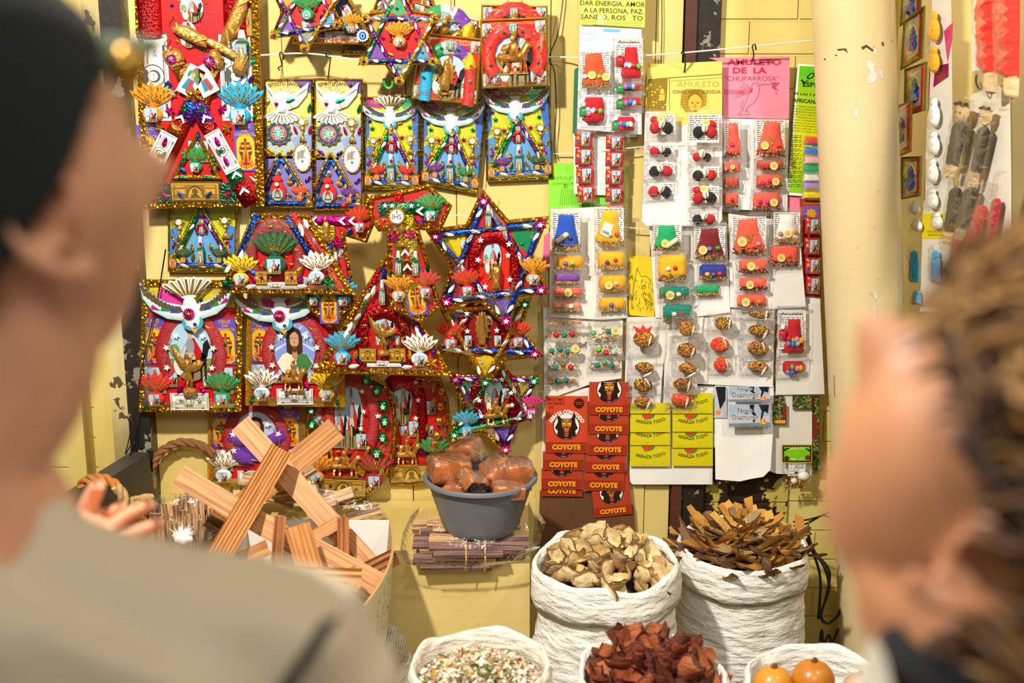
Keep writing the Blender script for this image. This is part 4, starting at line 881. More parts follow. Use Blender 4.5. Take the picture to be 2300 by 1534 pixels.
small_star([(895,-40),(992,34),(988,146),(898,198),(804,146),(808,32)],.120,'star panel with an orange pouch, lowest point hanging over the dove panels','orange','riderpic',16.1)
small_star([(910,-130),(1000,-60),(985,40),(905,90),(830,40),(815,-50)],.015,'star panel almost out of sight above the orange-pouched star','bred','rider',17.5)
# triangle with the word DINERO
T=[(740,-90),(836,100),(655,98)]
p=hang('votive_panel','triangular panel lettered DINERO with a blue eye charm, between two hanging stars',T,.050,c='#203a6a',bw=7);m=p.mb('print');m.slab(rect(702,84,806,95),3,5,'#c8c0a8');m.text('DINERO',754,89.5,96,8,5.6,'#b3221c',bold=.04);p.part('word_strip',m,smooth=False)
m=p.mb('print');q=rotp(rect(775,10,795,70),785,40,-.42);m.slab(q,3,5,'#efe6d8');m.text('SUERTE',786,42,46,11,5.6,'#b3221c',rot=1.15,bold=.03);p.part('word_strip',m,smooth=False)
p.pouch(790,66,24,'orange',z=7,card='saintcard');m=p.mb('plastic');m.slab(starpts(816,80,15,14,.78),10,12,'white');m.slab(ell(816,80,8.5,9.5,18),12,13,'#1c4fb0');m.slab(ell(816,80,5,6,14),13,14,'#7ac4e8');m.slab(ell(816,80,2.4,3,10),14,15,'#10183a');p.part('eye_charm',m)
p.st('bill',752,78,44,14,z=4);scatter(p,'star',[(745,40),(772,78),(770,18),(720,76)],14,['magenta','gold','purple']);scatter(p,'leaf',[(778,92),(770,60),(742,62)],14,'gold',h=18);p.st('ribbon',760,50,40,26,z=2,c='cyan');p.film(inset(T,8),14,seed=2.2)
# dark lower corner of a panel between them
T=[(780,80),(826,104),(824,122),(765,124)]
p=hang('votive_panel','dark green corner of a panel under the DINERO triangle',T,.014,c='#2d3c1c',bw=3);p.film(inset(T,4),5,seed=1)

# --- triangles
def tri_panel(out,off,label,seed,deco):
    p=hang('votive_panel',label,out,off,c='red',bw=13);deco(p);p.filler(out,24,seed,20);p.film(inset(out,12),22,z=8,seed=seed,nz=.3);return p
def deco_plant(p):
    p.st('shoe',618,575,130,160,z=3,c='dred',d=60)
    p.strap((570,492),(512,622),9,'#c89a22',z=6);p.strap((582,480),(530,590),16,'blue',z=7,ovals=0);p.strap((660,480),(735,610),18,'#d8262c',z=7,ovals=2);p.strap((648,486),(718,610),13,'blue',z=8)
    for x,y,r in((566,520,.4),(578,498,.4),(556,548,.4),(678,520,-.5),(690,540,-.5),(660,500,-.5)):p.st('squiggle',x,y,8,22,rot=r,z=17)
    p.pouch(620,592,50,'dgreen',z=12,h=56)
    for x,y in((592,595),(655,592),(666,560),(600,530),(640,520),(610,508)):p.st('star',x,y,12,z=10,c='gold')
    for x,y in((588,622),(655,622)):p.st('goldbill',x,y,28,34,z=9);p.st('star',x+2,y,12,z=12,c='magenta')
    p.st('bill',622,640,100,16,z=7);p.pouch(543,624,36,'yellow',z=10);p.pouch(712,620,36,'white',z=10);p.st('flower',514,636,38,z=9,c='dgreen');p.st('flower',738,634,42,z=9,c='green')
    for x,y,r,w_ in((545,570,.3,17),(566,640,1.4,17),(680,640,1.5,17),(704,570,-.4,18),(690,500,-.4,17),(516,600,.6,15)):p.st('wleaf',x,y,w_,25,rot=r,z=16,c='white')
    for x,y,r,cc in((568,610,-.9,'blue'),(572,628,-.3,'magenta'),(672,606,.8,'yellow'),(676,628,.5,'magenta'),(565,590,.3,'green')):p.st('leaf',x,y,17,24,rot=r,z=9,c=cc)
tri_panel([(566,480),(692,480),(797,662),(492,658),(530,570)],.145,'trapezoid panel with a big green plant pouch, gold foil edge, left of the kite crosses',18.3,deco_plant)
def deco_angel(p):
    p.st('riderpic',865,735,44,80,z=3);p.st('tallshoe',862,760,116,140,z=3,c='#b0161e',d=60);p.st('angel',862,750,64,92,z=16,c='statue',d=44);p.bottle(860,655,22,58,'dgreen',z=14)
    p.strap((856,604),(782,745),13,'red',z=6);p.strap((838,640),(795,730),12,'green',z=8,ovals=2);p.strap((885,640),(955,770),13,'purple',z=8,ovals=2);p.strap((830,650),(775,770),6,'gold',z=10)
    for x,y in((835,715),(825,740),(824,765),(900,710),(902,740),(903,765)):p.st('squiggle',x,y,8,18,rot=.2,z=15)
    for x,y in((822,728),(824,756),(905,726),(905,756),(850,698),(868,695)):p.st('star',x,y,11,z=15,c='gold')
    for x in(827,893):p.st('goldbill',x,795,38,34,z=9);p.st('star',x,797,12,z=12,c='gold')
    p.st('bill',860,815,100,14,z=7);p.pouch(770,800,38,'cyan',z=10);p.pouch(943,804,38,'white',z=10);p.st('flower',744,818,34,z=9,c='gold');p.st('flower',968,814,38,z=9,c='gold');p.st('leaf',862,614,24,40,z=9,c='blue')
    for x,y,r in((796,818,1.4),(915,820,1.5),(780,745,.4),(942,752,-.4),(840,650,.3),(788,730,.4)):p.st('wleaf',x,y,17,25,rot=r,z=16,c='white')
    for x,y,r,cc in((796,770,.3,'magenta'),(800,795,.3,'yellow'),(810,806,-.5,'blue'),(905,806,.6,'blue'),(918,770,.5,'purple'),(920,795,0,'yellow'),(975,790,.3,'purple')):p.st('leaf',x,y,18,24,rot=r,z=8,c=cc)
tri_panel([(866,570),(1017,845),(704,838)],.145,'triangular panel with a gilt angel and blue and white pouches',19.7,deco_angel)

# --- kite-shaped cross panels
K1=[(690,484),(816,484),(819,432),(853,474),(824,546),(775,530),(802,682),(742,738),(690,690),(668,540)]
p=hang('votive_panel','kite-shaped cross panel with a small gilt saint, behind the green plant panel',K1,.112,c='#c8202c',bw=10)
p.strap((700,495),(812,494),22,'magenta',z=5);p.strap((734,500),(742,720),42,'#c9b41c',z=4)
for x,cc in((705,'white'),(768,'white'),(790,'white'),(778,'magenta')):p.st('chevron',x,494,20,20,rot=-PI/2,z=12,c=cc)
p.st('saint',734,515,32,60,z=12,c='statue',d=26);p.st('ribbon',738,560,22,36,z=9,c='blue');p.st('chevron',738,556,18,20,z=12,c='gold');p.st('flower',758,545,36,z=8,c='magenta');p.bottle(756,590,20,52,'dgreen',z=12);p.st('star',756,584,13,z=22,c='purple')
p.pouch(809,508,30,'bred',z=9);p.pouch(706,672,28,'dgreen',z=9);p.pouch(772,672,30,'cyan',z=9);p.st('caravaca',740,680,42,90,z=10);p.st('leaf',786,520,18,22,z=8,c='blue',rot=.5);p.st('leaf',782,630,18,26,z=8,c='blue',rot=.5);p.st('star',782,600,12,z=8,c='purple');p.st('leaf',776,460,20,22,rot=.9,z=8,c='bred');p.filler(K1,16,3.3,14);p.film(inset(K1,9),20,seed=3.1)
K2=[(832,440),(900,428),(962,414),(1016,463),(990,520),(942,516),(992,692),(945,726),(874,692),(868,518),(850,520),(826,482)]
p=hang('votive_panel','kite-shaped cross panel with a gold monstrance marked IHS',K2,.185,c='#c01c24',bw=10)
p.strap((850,470),(990,464),30,'#2c7a4c',z=4);p.strap((905,480),(932,700),50,'#c9b41c',z=4)
for k in range(2):
    pass
m=p.mb('foil');cx,cy=893,483
for k in range(44):
    a=2*PI*k/44;r=33 if k%2 else 26;m.face([m.V(cx-math.cos(a)*1.2,cy-math.sin(a)*1.2,18),m.V(cx+math.cos(a)*1.2,cy+math.sin(a)*1.2,18),m.V(cx+r*math.sin(a),cy-r*math.cos(a),18)],'#e6b83e')
m.use('metal_paint');m.slab(ell(cx,cy,18,18,24),14,20,'#e0b040');m.use('plastic');m.slab(ell(cx,cy,15,15,24),20,21,'#f3ecdc');m.text('IHS',cx,cy,21,12,21.5,'#2a2018');m.slab([(cx-1,cy-14),(cx+1,cy-14),(cx+1,cy-7),(cx-1,cy-7)],21,21.5,'#2a2018');m.use('metal_paint')
m.relief([(900,500),(908,500),(912,514),(906,522),(907,540),(916,546),(916,552),(894,552),(894,546),(901,540),(900,522),(895,514)],14,10,'#d8aa48',grid=5);p.part('monstrance',m)
for x,cc in((882,'dgreen'),(866,'dgreen'),(925,'dgreen')):p.st('rosette',x,462,28,z=8,c=cc);p.st('wstar',x,460,13,z=12,c='white')
p.pouch(968,482,32,'green',z=9);p.st('chevron',942,472,20,22,rot=-PI/2,z=14,c='white');p.st('flower',886,530,32,z=9,c='magenta');p.st('flower',922,526,32,z=9,c='magenta');p.st('leaf',952,496,22,20,z=9,c='purple',rot=.6);p.st('ribbon',896,448,16,30,z=7,c='bred')
for x in(896,934):p.bottle(x,590,23,58,'dgreen',z=12);p.st('star',x-2,576,13,z=24,c='green')
p.strap((912,552),(920,620),16,'bred',z=8);p.st('chevron',911,563,20,20,z=14,c='white');p.st('chevron',914,580,20,18,z=14,c='gold');p.st('chevron',916,596,20,20,z=14,c='white')
p.pouch(896,662,32,'orange',z=10);p.pouch(956,654,32,'#d0303c',z=10);p.st('caravaca',934,655,44,104,rot=-.12,z=8);p.st('leaf',884,616,16,24,rot=-.5,z=9,c='dgreen');p.st('leaf',962,600,16,24,rot=.1,z=9,c='dgreen');p.filler(K2,16,4.4,14);p.film(inset(K2,9),22,seed=4.7)

# --- large rectangular panels of the lower rows
def big_rect(pts,off,label,sides,pic,statue,seed,dove=True,bm='gold_tape',corners=('bred','green'),bw=16,jes='white',bill=True):
    p=hang('votive_panel',label,pts,off,c='red',bw=bw,bm=bm);at=quad(pts);W_=math.dist(pts[0],pts[1]);H_=math.dist(pts[1],pts[2])
    if dove:
        m=p.mb('print');m.poly([at(.06,.05),at(.92,.05),at(.92,.2),at(.06,.2)],.5,'#e0c020');m.poly(ell(*at(.3,.12),W_*.15,H_*.09,14),1,'#e8389c');p.part('picture',m,smooth=False)
    p.st('caravaca',*at(.14,.46),W_*.215,H_*.355,z=3)
    if sides>1:p.st('caravaca',*at(.84,.46),W_*.215,H_*.355,z=3)
    p.st(pic,*at(.5,.53),W_*.43,H_*.46,z=9,c=jes,d=30)
    p.st('shoe',*at(.5,.56),W_*.66,H_*.62,z=3,c='#a8141c',d=50)
    if statue=='angel':p.st('angel',*at(.49,.67),W_*.32,H_*.40,z=14,c='statue',d=44)
    elif statue:p.st(statue,*at(.5,.74),W_*.27,H_*.28,z=14,c='statue',d=44)
    for u,v in((.36,.41),(.62,.41),(.27,.5),(.73,.5),(.28,.65),(.72,.65)):p.st('wstar',*at(u,v),16,rot=rnd.uniform(-.5,.5),z=16,c='white')
    for u,v in((.3,.45),(.7,.45),(.27,.58),(.74,.58)):p.st('squiggle',*at(u,v),9,18,rot=rnd.uniform(-.3,.3),z=16)
    for u in(.16,.82):p.st('rider',*at(u,.76),W_*.2,H_*.2,z=4)
    for u in(.33,.67):p.st('rider',*at(u,.75),W_*.09,H_*.11,z=7)
    for u,cc in((.17,corners[0]),(.82,corners[1])):
        if cc:p.pouch(*at(u,.89),W_*.17,cc,z=9)
    if bill:p.st('bill',*at(.5,.915),W_*.38,H_*.13,z=7);p.st('star',*at(.42,.91),12,z=9,c='green');p.st('star',*at(.6,.915),13,z=9,c='green')
    for u,v,r,cc in((.07,.95,.3,'green'),(.92,.95,-.3,'green'),(.4,.83,.5,'magenta'),(.62,.83,-.5,'magenta'),(.35,.35,.9,'gold'),(.66,.35,-.9,'gold')):p.st('leaf',*at(u,v),17,24,rot=r,z=7,c=cc)
    for u,v,cc in((.1,.72,'magenta'),(.22,.72,'green'),(.78,.73,'green'),(.9,.74,'magenta'),(.84,.69,'gold'),(.16,.69,'gold'),(.14,.47,'green'),(.84,.47,'green'),(.12,.6,'purple')):p.st('star',*at(u,v),12,rot=rnd.uniform(-.5,.5),z=11,c=cc)
    if dove:dv=.5 if pic!='jesus' else .36;p.st('dove',*at(dv,.17),W_*.92,H_*.42,z=20,d=60,rot=-.1);p.st('rosette',*at(dv,.23),30,z=32,c='magenta');p.st('star',*at(dv,.23),14,z=36,c='gold')
    p.filler(pts,22,seed,26);p.film(inset(pts,bw*.7),20,z=8,seed=seed,nz=.28);return p
big_rect([(320,628),(546,632),(542,925),(312,925)],.075,'rectangular panel with a diving dove and gilt angel between two purple cross cards',2,'riderpic','angel',20.1)
M_=[(556,640),(770,640),(776,914),(551,910)]
p=big_rect(M_,.075,'rectangular panel with a bearded man in an oval and a gilt statuette',1,'jesus','horseman',21.4,bm='glitter',corners=('white','yellow'))
p=big_rect([(468,850),(686,850),(688,1090),(466,1092)],.014,'rectangular panel with a bearded man and violet cloth, behind the wooden crosses',2,'jesus',None,22.2,dove=False,bm='glitter',corners=('white',''),bw=13,jes='purple')
m=p.mb('fabric')
for dx,dy,sx_ in((-22,10,-1),(22,8,1),(-14,50,-1),(16,48,1)):
    m.relief([(578+dx,968+dy),(578+dx+sx_*34,950+dy),(578+dx+sx_*46,975+dy),(578+dx+sx_*20,992+dy),(578+dx-sx_*8,990+dy)],8,10,'purple',grid=9)
p.part('violet_cloth',m)
# round-bottomed panels with strings of foil balls
def arch_panel(pts,off,label,ballc,balls,seed,cx,extras):
    p=hang('votive_panel',label,pts,off,c='red',bw=10)
    for x,y,r in balls:p.st('bead',x,y,r*2,z=8,c=ballc,d=r*2);p.st('wstar' if ballc=='green' else 'star',x,y,r*1.1,z=8+r*1.35,c='white' if ballc=='green' else 'magenta')
    extras(p);p.filler(pts,22,seed,18);p.film(inset(pts,9),20,z=8,seed=seed,nz=.28);return p
def ex1(p):
    p.st('riderpic',790,935,50,150,z=3);p.st('shoe',790,935,120,220,z=3,c='#b0161e',d=60);p.st('rider',762,950,40,110,z=5)
    for x,y in((815,875),(818,920),(812,958),(770,905),(850,930)):p.st('wstar',x,y,13,z=15,c='white')
    for x,y in((817,900),(815,940),(730,960),(760,890)):p.st('squiggle',x,y,8,18,z=15)
    for x,y in((845,905),(838,988),(845,945)):p.st('leaf',x,y,16,24,rot=.2,z=7,c='gold')
    p.st('rider',845,946,22,34,z=5);p.st('rider',812,990,22,34,z=7);p.st('horseman',778,1036,76,70,z=12,c='statue',d=36);p.pouch(712,1068,36,'orange',z=10,rot=.2);p.pouch(842,1075,40,'#a0182a',z=10)
    p.st('goldbill',772,1092,104,44,z=8,rot=.05);p.st('star',744,1088,12,z=11,c='dgreen');p.st('star',802,1096,12,z=11,c='dgreen');p.st('leaf',735,1020,18,26,z=7,c='magenta',rot=.6)
    for a,b in(((742,1000),(752,1050)),((830,1000),(812,1046))):p.strap(a,b,8,'yellow',z=7)
    p.st('ribbon',812,1050,22,30,rot=.4,z=6,c='yellow');p.st('star',760,1012,13,z=8,c='gold');p.st('leaf',810,1030,18,26,z=8,c='magenta',rot=-.5)
O_=[(690,850),(838,846),(868,862),(886,900),(892,950),(888,1005),(872,1060),(845,1100),(812,1122),(780,1130),(745,1122),(716,1100),(700,1065),(692,1000)]
arch_panel(O_,.042,'round-bottomed red panel with a string of green foil balls','green',[(824,850,11),(848,873,12),(862,908,12),(866,943,12),(861,979,12),(848,1014,13),(843,1034,8),(703,950,11),(702,918,10),(700,985,10)],23.3,790,ex1)
def ex2(p):
    p.st('riderpic',905,900,40,110,z=3);p.st('tallshoe',905,930,104,180,z=3,c='#a0141c',d=50);p.st('horseman',917,1010,60,70,z=12,c='statue',d=34);p.st('goldbill',925,1062,100,42,z=8,rot=-.05);p.st('star',945,1066,12,z=11,c='dgreen')
    for x,y in((935,855),(940,895),(935,935),(880,880)):p.st('wstar',x,y,13,z=15,c='white')
    for x,y in((936,875),(937,915),(880,910)):p.st('squiggle',x,y,8,18,z=15)
    for x,y in((975,870),(960,958),(975,900)):p.st('leaf',x,y,15,24,rot=.2,z=7,c='gold')
    p.st('rider',968,915,20,30,z=5);p.st('rider',930,962,22,34,z=6);p.pouch(975,1030,34,'green',z=8);p.st('ribbon',945,985,18,22,rot=.3,z=6,c='yellow');p.st('leaf',950,1010,16,24,z=8,c='purple')
Q_=[(872,845),(990,848),(1008,900),(1012,960),(1004,1020),(985,1066),(955,1086),(920,1092),(885,1088),(866,1060),(862,950)]
arch_panel(Q_,.012,'round-bottomed dark red panel with a string of gold foil balls, behind the tub','gold',[(990,908,10),(987,942,10),(982,974,10),(976,993,9),(992,875,9)],24.5,905,ex2)
# ------------------------------------------------------------------ hanging cards, signs and the sachets stapled to them
CG='cards and signs hung beside the votive panels'
def tiny_lines(m,x0,y0,x1,y1,h,c,n,rows_w=None):
    dy=(y1-y0)/n
    for i in range(n):
        x=x0;R_=random.Random(i*7+int(x0))
        while x<x1-2:
            w_=min(R_.uniform(4,12),x1-x);m.poly(rect(x,y0+i*dy,x+w_,y0+i*dy+dy*.42),h,c);x+=w_+2.5
def sheet(name,label,pts,off,c,th=.8,mat_='card',group=CG,draw=None,cat='card',curl=0.0,back=True):
    p=Panel(name,label,cat,pts,WALL-off,group);m=p.mb(mat_)
    if curl:
        p.T0=p.T;y0=min(q[1]for q in pts);y1=max(q[1]for q in pts);x0=min(q[0]for q in pts);x1=max(q[0]for q in pts)
        p.T=lambda x,y,h,T=p.T:T(x,y,h+curl*max(0,(y-y0)/(y1-y0))**2*(.35+.65*abs((x-(x0+x1)/2)/(x1-x0)*2)))
        m.T=p.T;m.relief(pts,0,.01,c,grid=max(x1-x0,y1-y0)/12)
    else:m.slab(pts,-th,0,c,back=True)
    p.part('card_sheet',m,smooth=bool(curl))
    if draw:m=p.mb('print');draw(m);p.part('printing',m,smooth=False)
    return p
ORD=['top','second','third','fourth','fifth','sixth','seventh','eighth','ninth']
TRAP=[(-.28,-.5),(.28,-.5),(.34,-.1),(.5,.38),(.42,.5),(-.42,.5),(-.5,.38),(-.34,-.1)]
def heap(p,x0,y0,x1,y1,c,n,r,name='seeds',z=3,sd=1):
    m=p.mb('seeds');R_=random.Random(sd);cs=c if isinstance(c,list)else[c]
    for i in range(n):
        t=R_.random();x=R_.uniform(x0,x1);y=y1-(y1-y0)*(R_.random()**1.3)*(1-.5*abs((x-(x0+x1)/2)/(x1-x0)))
        rr=r*R_.uniform(.7,1.25);m.ball(x,y,z+R_.uniform(0,4),rr*R_.uniform(.8,1.5),rr,rr,R_.choice(cs),5,4)
    o=p.part(name,m);o['kind']='stuff';return o
def fabric(p,x,y,w,h,c,shape=TRAP,H=9,rot=0.0,name='pouch',z=2):
    m=p.mb('fabric');m.relief(rotp([(x+a*w,y+b*h)for a,b in shape],x,y,rot),z,H,c,grid=max(w,h)/8,nz=.35,seed=x*.37);return p.part(name,m,angle=60)
def blob(p,x,y,w,h,c,z=5,mt='bead',name='stone',rot=0.0,kh=.5):
    m=p.mb(mt);m.relief(ell(x,y,w/2,h/2,14,rot=rot),z,min(w,h)*kh,c,grid=min(w,h)/4);return p.part(name,m,angle=80)
def coin(p,x,y,r,c='#f4dc84',z=10,name='coin'):
    m=p.mb('plastic');m.slab(ell(x,y,r,r,20),z,z+1.5,c);m.band(ell(x,y,r,r,20),r*.14,z+1.5,z+2,c);m.poly(ell(x,y,r*.5,r*.5,8),z+1.8,'#d8b858');return p.part(name,m,smooth=False)
def shell(p,x,y,w,h,rot=0.0,z=12):
    m=p.mb('bead');m.relief(ell(x,y,w/2,h/2,16,rot=rot),z,w*.4,'#f0e6cc',grid=w/4);m.poly(rotp([(x-w*.06,y-h*.32),(x+w*.06,y-h*.3),(x+w*.09,y),(x+w*.05,y+h*.33),(x-w*.04,y+h*.3),(x-w*.02,y)],x,y,rot),z+w*.43,'#4a3a2a');return p.part('cowrie_shell',m,angle=80)
def insert(p,x0,y0,x1,y1,c='#f3f0ea',title=None,z=.6,n=None,rot=0.0):
    m=p.mb('paper');m.poly(rect(x0,y0,x1,y1),z,c);n=n if n is not None else int((y1-y0)/5)
    if title:m.text(title,(x0+x1)/2,y0+8,(x1-x0)*.8,7,z+.2,'#1c1c1c',bold=.03)
    tiny_lines(m,x0+3,y0+(16 if title else 4),x1-3,y1-3,z+.2,'#5c5a56',max(1,n));return p.part('insert_paper',m,smooth=False)
def bag(p,x0,y0,x1,y1,H,first,R_):
    sk=R_.uniform(-3,3);pts=[(x0+R_.uniform(-2,2),y0),(x1+R_.uniform(-2,2),y0+R_.uniform(-2,2)),(x1+sk,y1-R_.uniform(0,4)),(x0+sk,y1+R_.uniform(0,4))]
    m=p.mb('clear_bag');m.relief(pts,1.0,H,'white',w=H*1.2,grid=max(x1-x0,y1-y0)/7,nz=.4,seed=x0*.13+y0);m.use('seal_film');q=[pts[3],pts[2]]
    for k in range(5):
        t0,t1=k*2.0,k*2.0+2.0;m.face([m.V(q[0][0],q[0][1]+t0,2+(k%2)*1.2),m.V(q[1][0],q[1][1]+t0,2+(k%2)*1.2),m.V(q[1][0]+1,q[1][1]+t1,2+((k+1)%2)*1.2),m.V(q[0][0]-1,q[0][1]+t1,2+((k+1)%2)*1.2)],'white')
    if first:
        for k in range(4):t0=-k*2.2;m.face([m.V(pts[0][0],y0+t0,2+(k%2)*1.2),m.V(pts[1][0],y0+t0,2+(k%2)*1.2),m.V(pts[1][0],y0+t0-2.2,2+((k+1)%2)*1.2),m.V(pts[0][0],y0+t0-2.2,2+((k+1)%2)*1.2)],'white')
    p.part('clear_bag',m,angle=30)
CHARM=['#c8182c','#e8a01c','#8fb8c8','#5cab3c','#9a6ab0','#f0e6dc','#e87a8c','#2f6fc0']
def fill(p,kind,x0,y0,x1,y1,first,R_,a):
    w,h=x1-x0,y1-y0;cx,cy=(x0+x1)/2,(y0+y1)/2
    if kind=='pouch':        # a = (cloth colour, seed colours, charms)
        c,sd,ch=a[0],a[1],a[2]if len(a)>2 else['coin','#c8182c']
        if first and h>50:insert(p,x0+3,y0+2,x1-3,y1-12);fabric(p,cx+R_.uniform(-3,3),cy,w*.86,h*.82,c,rot=R_.uniform(-.1,.1))
        else:insert(p,x0+2,y0+2,x0+w*.25,y1-8,n=int(h/6));fabric(p,cx,cy-h*.06,w*.88,h*.8,c,shape=[(-.5,-.3),(-.4,-.5),(.4,-.5),(.5,-.3),(.5,.35),(.4,.5),(-.4,.5),(-.5,.35)])
        if sd:heap(p,x0+5,y1-h*(.24 if first and h>50 else .34),x1-5,y1-3,sd,int(w*1.5),2.1,sd=int(x0+y0),z=5)
        n=len(ch)
        for i,q in enumerate(ch):
            x=cx+(i-(n-1)/2)*w*.22+R_.uniform(-2,2);y=cy+h*(.16 if first and h>50 else .02)+R_.uniform(-3,3)
            if q=='coin':coin(p,x,y,min(w*.13,11),z=12)
            elif q=='bird':
                m=p.mb('metal_paint');m.relief([(x-8,y-22),(x-2,y-20),(x+2,y-12),(x+10,y-22),(x+12,y-20),(x+5,y-6),(x+2,y+2),(x-1,y+2),(x,y-8),(x-6,y-14)],11,4,'#e0b464',grid=4);p.part('bird_charm',m)
            elif q=='note':
                m=p.mb('print');m.slab(rotp(rect(x-9,y-26,x+13,y+4),x,y,.4),11,12,'#dfe8d4');m.text('1000',x+4,y-3,15,6,12.3,'#5a3f8c',rot=.4,bold=.03);p.part('play_banknote',m,smooth=False)
            elif q=='vial':
                m=p.mb('bead');m.relief(rotp([(x-18,y-4),(x-15,y-6),(x+14,y-6),(x+17,y-3),(x+17,y+3),(x+14,y+6),(x-15,y+6),(x-18,y+4)],x,y,-.6),11,7,'#d8d0a0',grid=4);p.part('vial',m)
            else:blob(p,x,y,12,11,q,z=10,name='bead')
        H=16
    elif kind=='shells':
        insert(p,x0+w*(.0 if R_.random()<.5 else .5),y0+2,x1-3,y1-10);s_=1 if a[0]else-1
        blob(p,cx-s_*w*.2,cy+3,w*.36,min(h*.7,30),'#b81820',mt='fabric',name='red_bundle',rot=.3*s_,kh=.4);blob(p,cx+s_*w*.2,cy+4,w*.34,min(h*.7,28),'#17181c',mt='fabric',name='black_bundle',rot=-.3*s_,kh=.4)
        if h>40:blob(p,cx-s_*w*.22,cy-14,w*.3,17,'#b81820',mt='fabric',name='red_bundle',rot=.2,kh=.4);coin(p,cx-s_*2,cy-17,9,z=10)
        shell(p,cx+R_.uniform(-3,3),cy-5,15,20,rot=R_.uniform(-.3,.5));H=18
    elif kind=='seeds':
        heap(p,x0+3,y0+h*.25,x1-3,y1-3,['#c29650','#a87c38','#d6b478'],int(w*1.5),2.0,sd=int(x0*3+y0),z=3)
        for i,q in enumerate(a[0]):
            x=cx+(i-(len(a[0])-1)/2)*w*.24;y=cy+R_.uniform(-5,3)
            if q=='coin':coin(p,x,y-2,9,z=9)
            else:blob(p,x,y,13,13,q,z=8,mt='bead' if q!='teal' else 'fabric',name='bead')
        H=13
    elif kind=='bandana':
        C_=a[0];yy=cy+(4 if not first else 0);ww,hh=w*.66,min(h*.86,38)
        m=p.mb('fabric');m.relief(ell(cx+3,yy,ww/2,hh/2,18,rot=.1),3,12,'red',grid=2.0,nz=.25,seed=x0,colf=lambda x,y:C_[int((noise.noise(Vector((x*.16,y*.16,x0)))*6+math.sin(x*.5+y*.8)*1.2+40))%len(C_)]);p.part('patterned_bundle',m,angle=70)
        if first:fabric(p,cx,y0+h*.25,w*.6,h*.34,C_[0],shape=[(-.5,-.4),(-.1,-.1),(.0,-.5),(.2,-.1),(.5,-.4),(.3,.5),(-.2,.5)],name='cloth_end')
        m=p.mb('bead');m.relief(rotp([(cx+12,yy-14),(cx+16,yy-14),(cx+18,yy-2),(cx+15,yy+10),(cx+13,yy)],cx,yy,a[1]),15,4,'#f2ead8',grid=3);p.part('tooth_charm',m);H=20
    elif kind=='stones':
        if first:insert(p,x0+3,y0+2,x1-4,y1-14,title='Amuleto');fabric(p,cx+4,cy+h*.08,w*.66,h*.72,'#c01822')
        else:fabric(p,cx+4,cy,w*.72,h*.74,'#b8141e',shape=[(-.5,-.3),(-.4,-.5),(.4,-.5),(.5,-.3),(.5,.35),(.4,.5),(-.4,.5),(-.5,.35)])
        if a[0]=='green' or a[0]=='red':b=p.mb('bead','plastic');bx=x0+w*.2;b.relief([(bx-9,cy-6),(bx+9,cy-6),(bx+10,cy+16),(bx-10,cy+16)],3,10,'#2f8f4a' if a[0]=='green' else '#c0202c',grid=4);b.use('plastic');b.relief(rect(bx-6,cy-18,bx+6,cy-6),3,8,'#eceae4',grid=4);p.part('small_bottle',b)
        for i in range(a[1]):blob(p,cx+w*(-.12+.13*(i%4))+R_.uniform(-2,2),cy+h*(.14 if first else 0)+9*(i//4)+R_.uniform(-2,2),12,14,CHARM[(i*3+int(x0))%len(CHARM)],z=11,rot=R_.uniform(-.6,.6))
        H=17
    elif kind=='powder':
        m=p.mb('fabric');m.relief(rect(x0+2,y0,x1-2,y1-2),2,6,a[0],grid=6);p.part('powder_pack',m);H=9
    elif kind=='doll':
        c=a[0];m=p.mb('fabric');m.relief([(cx-7,y0+h*.36),(cx+7,y0+h*.36),(cx+w*.28,y0+h*.6),(cx+w*.24,y1-6),(cx-w*.24,y1-6),(cx-w*.28,y0+h*.6)],2,8,c,grid=6);m.relief(ell(cx,y0+h*.24,w*.17,h*.15,12),2,8,a[1]if len(a)>1 else c,grid=5);p.part('cloth_figure',m);H=14
    return H
def sachet_col(cardname,group,side,rows,off,seed,cat='sachet',name='sachet'):
    """rows from top: (x0, y0, x1, y1, kind, args, words)"""
    n=len(rows)
    for i,(x0,y0,x1,y1,kind,a,words)in enumerate(rows):
        R_=random.Random(seed*31+i);yy=y0 if i==0 else y0-8
        lab='%s, %s in %s, %s'%(words,ORD[i],side,cardname)
        for w_ in(' a ',' an ',' the ',' of ',' little ',' with '):
            if len(lab.split())>16:lab=lab.replace(w_,' ')
        p=Panel(name,lab,cat,rect(x0,yy,x1,y1),WALL-off-.0075*(n-1-i),group)
        H=fill(p,kind,x0,y0,x1,y1,i==0,R_,a);bag(p,x0-2,yy,x1+2,y1,H,i==0,R_)
def packets(cardname,group,side,rows,off):
    n=len(rows)
    for i,(x0,y0,x1,y1,rot)in enumerate(rows):
        p=Panel('amulet_packet','red packet with a rider print, %s in %s, %s'%(ORD[i],side,cardname),'packet',rect(x0,y0,x1,y1),WALL-off-.004*(n-i),group)
        m=p.mb('plastic');cx,cy=(x0+x1)/2,(y0+y1)/2;m.relief(rotp(rect(x0,y0,x1,y1),cx,cy,rot),0,8,'#c0201c',grid=6,nz=.3,seed=y0);p.part('packet_body',m,angle=60)
        p.st('rider',cx+2,cy,(x1-x0)*.46,(y1-y0)*.8,rot=rot,z=8.5);m=p.mb('print');m.slab(rect(x0+3,cy-6,x0+9,cy+8),6,8,'#e8a020');m.slab(ell(x0+6,cy+4,3,4,8),8,8.6,'#3a3c9c');p.part('side_print',m,smooth=False)
        m=p.mb('clear_film');m.relief(rotp(rect(x0,y0,x1,y1),cx,cy,rot),.4,10.5,'white',grid=8,nz=.3,seed=x0);p.part('clear_wrap',m,angle=35)

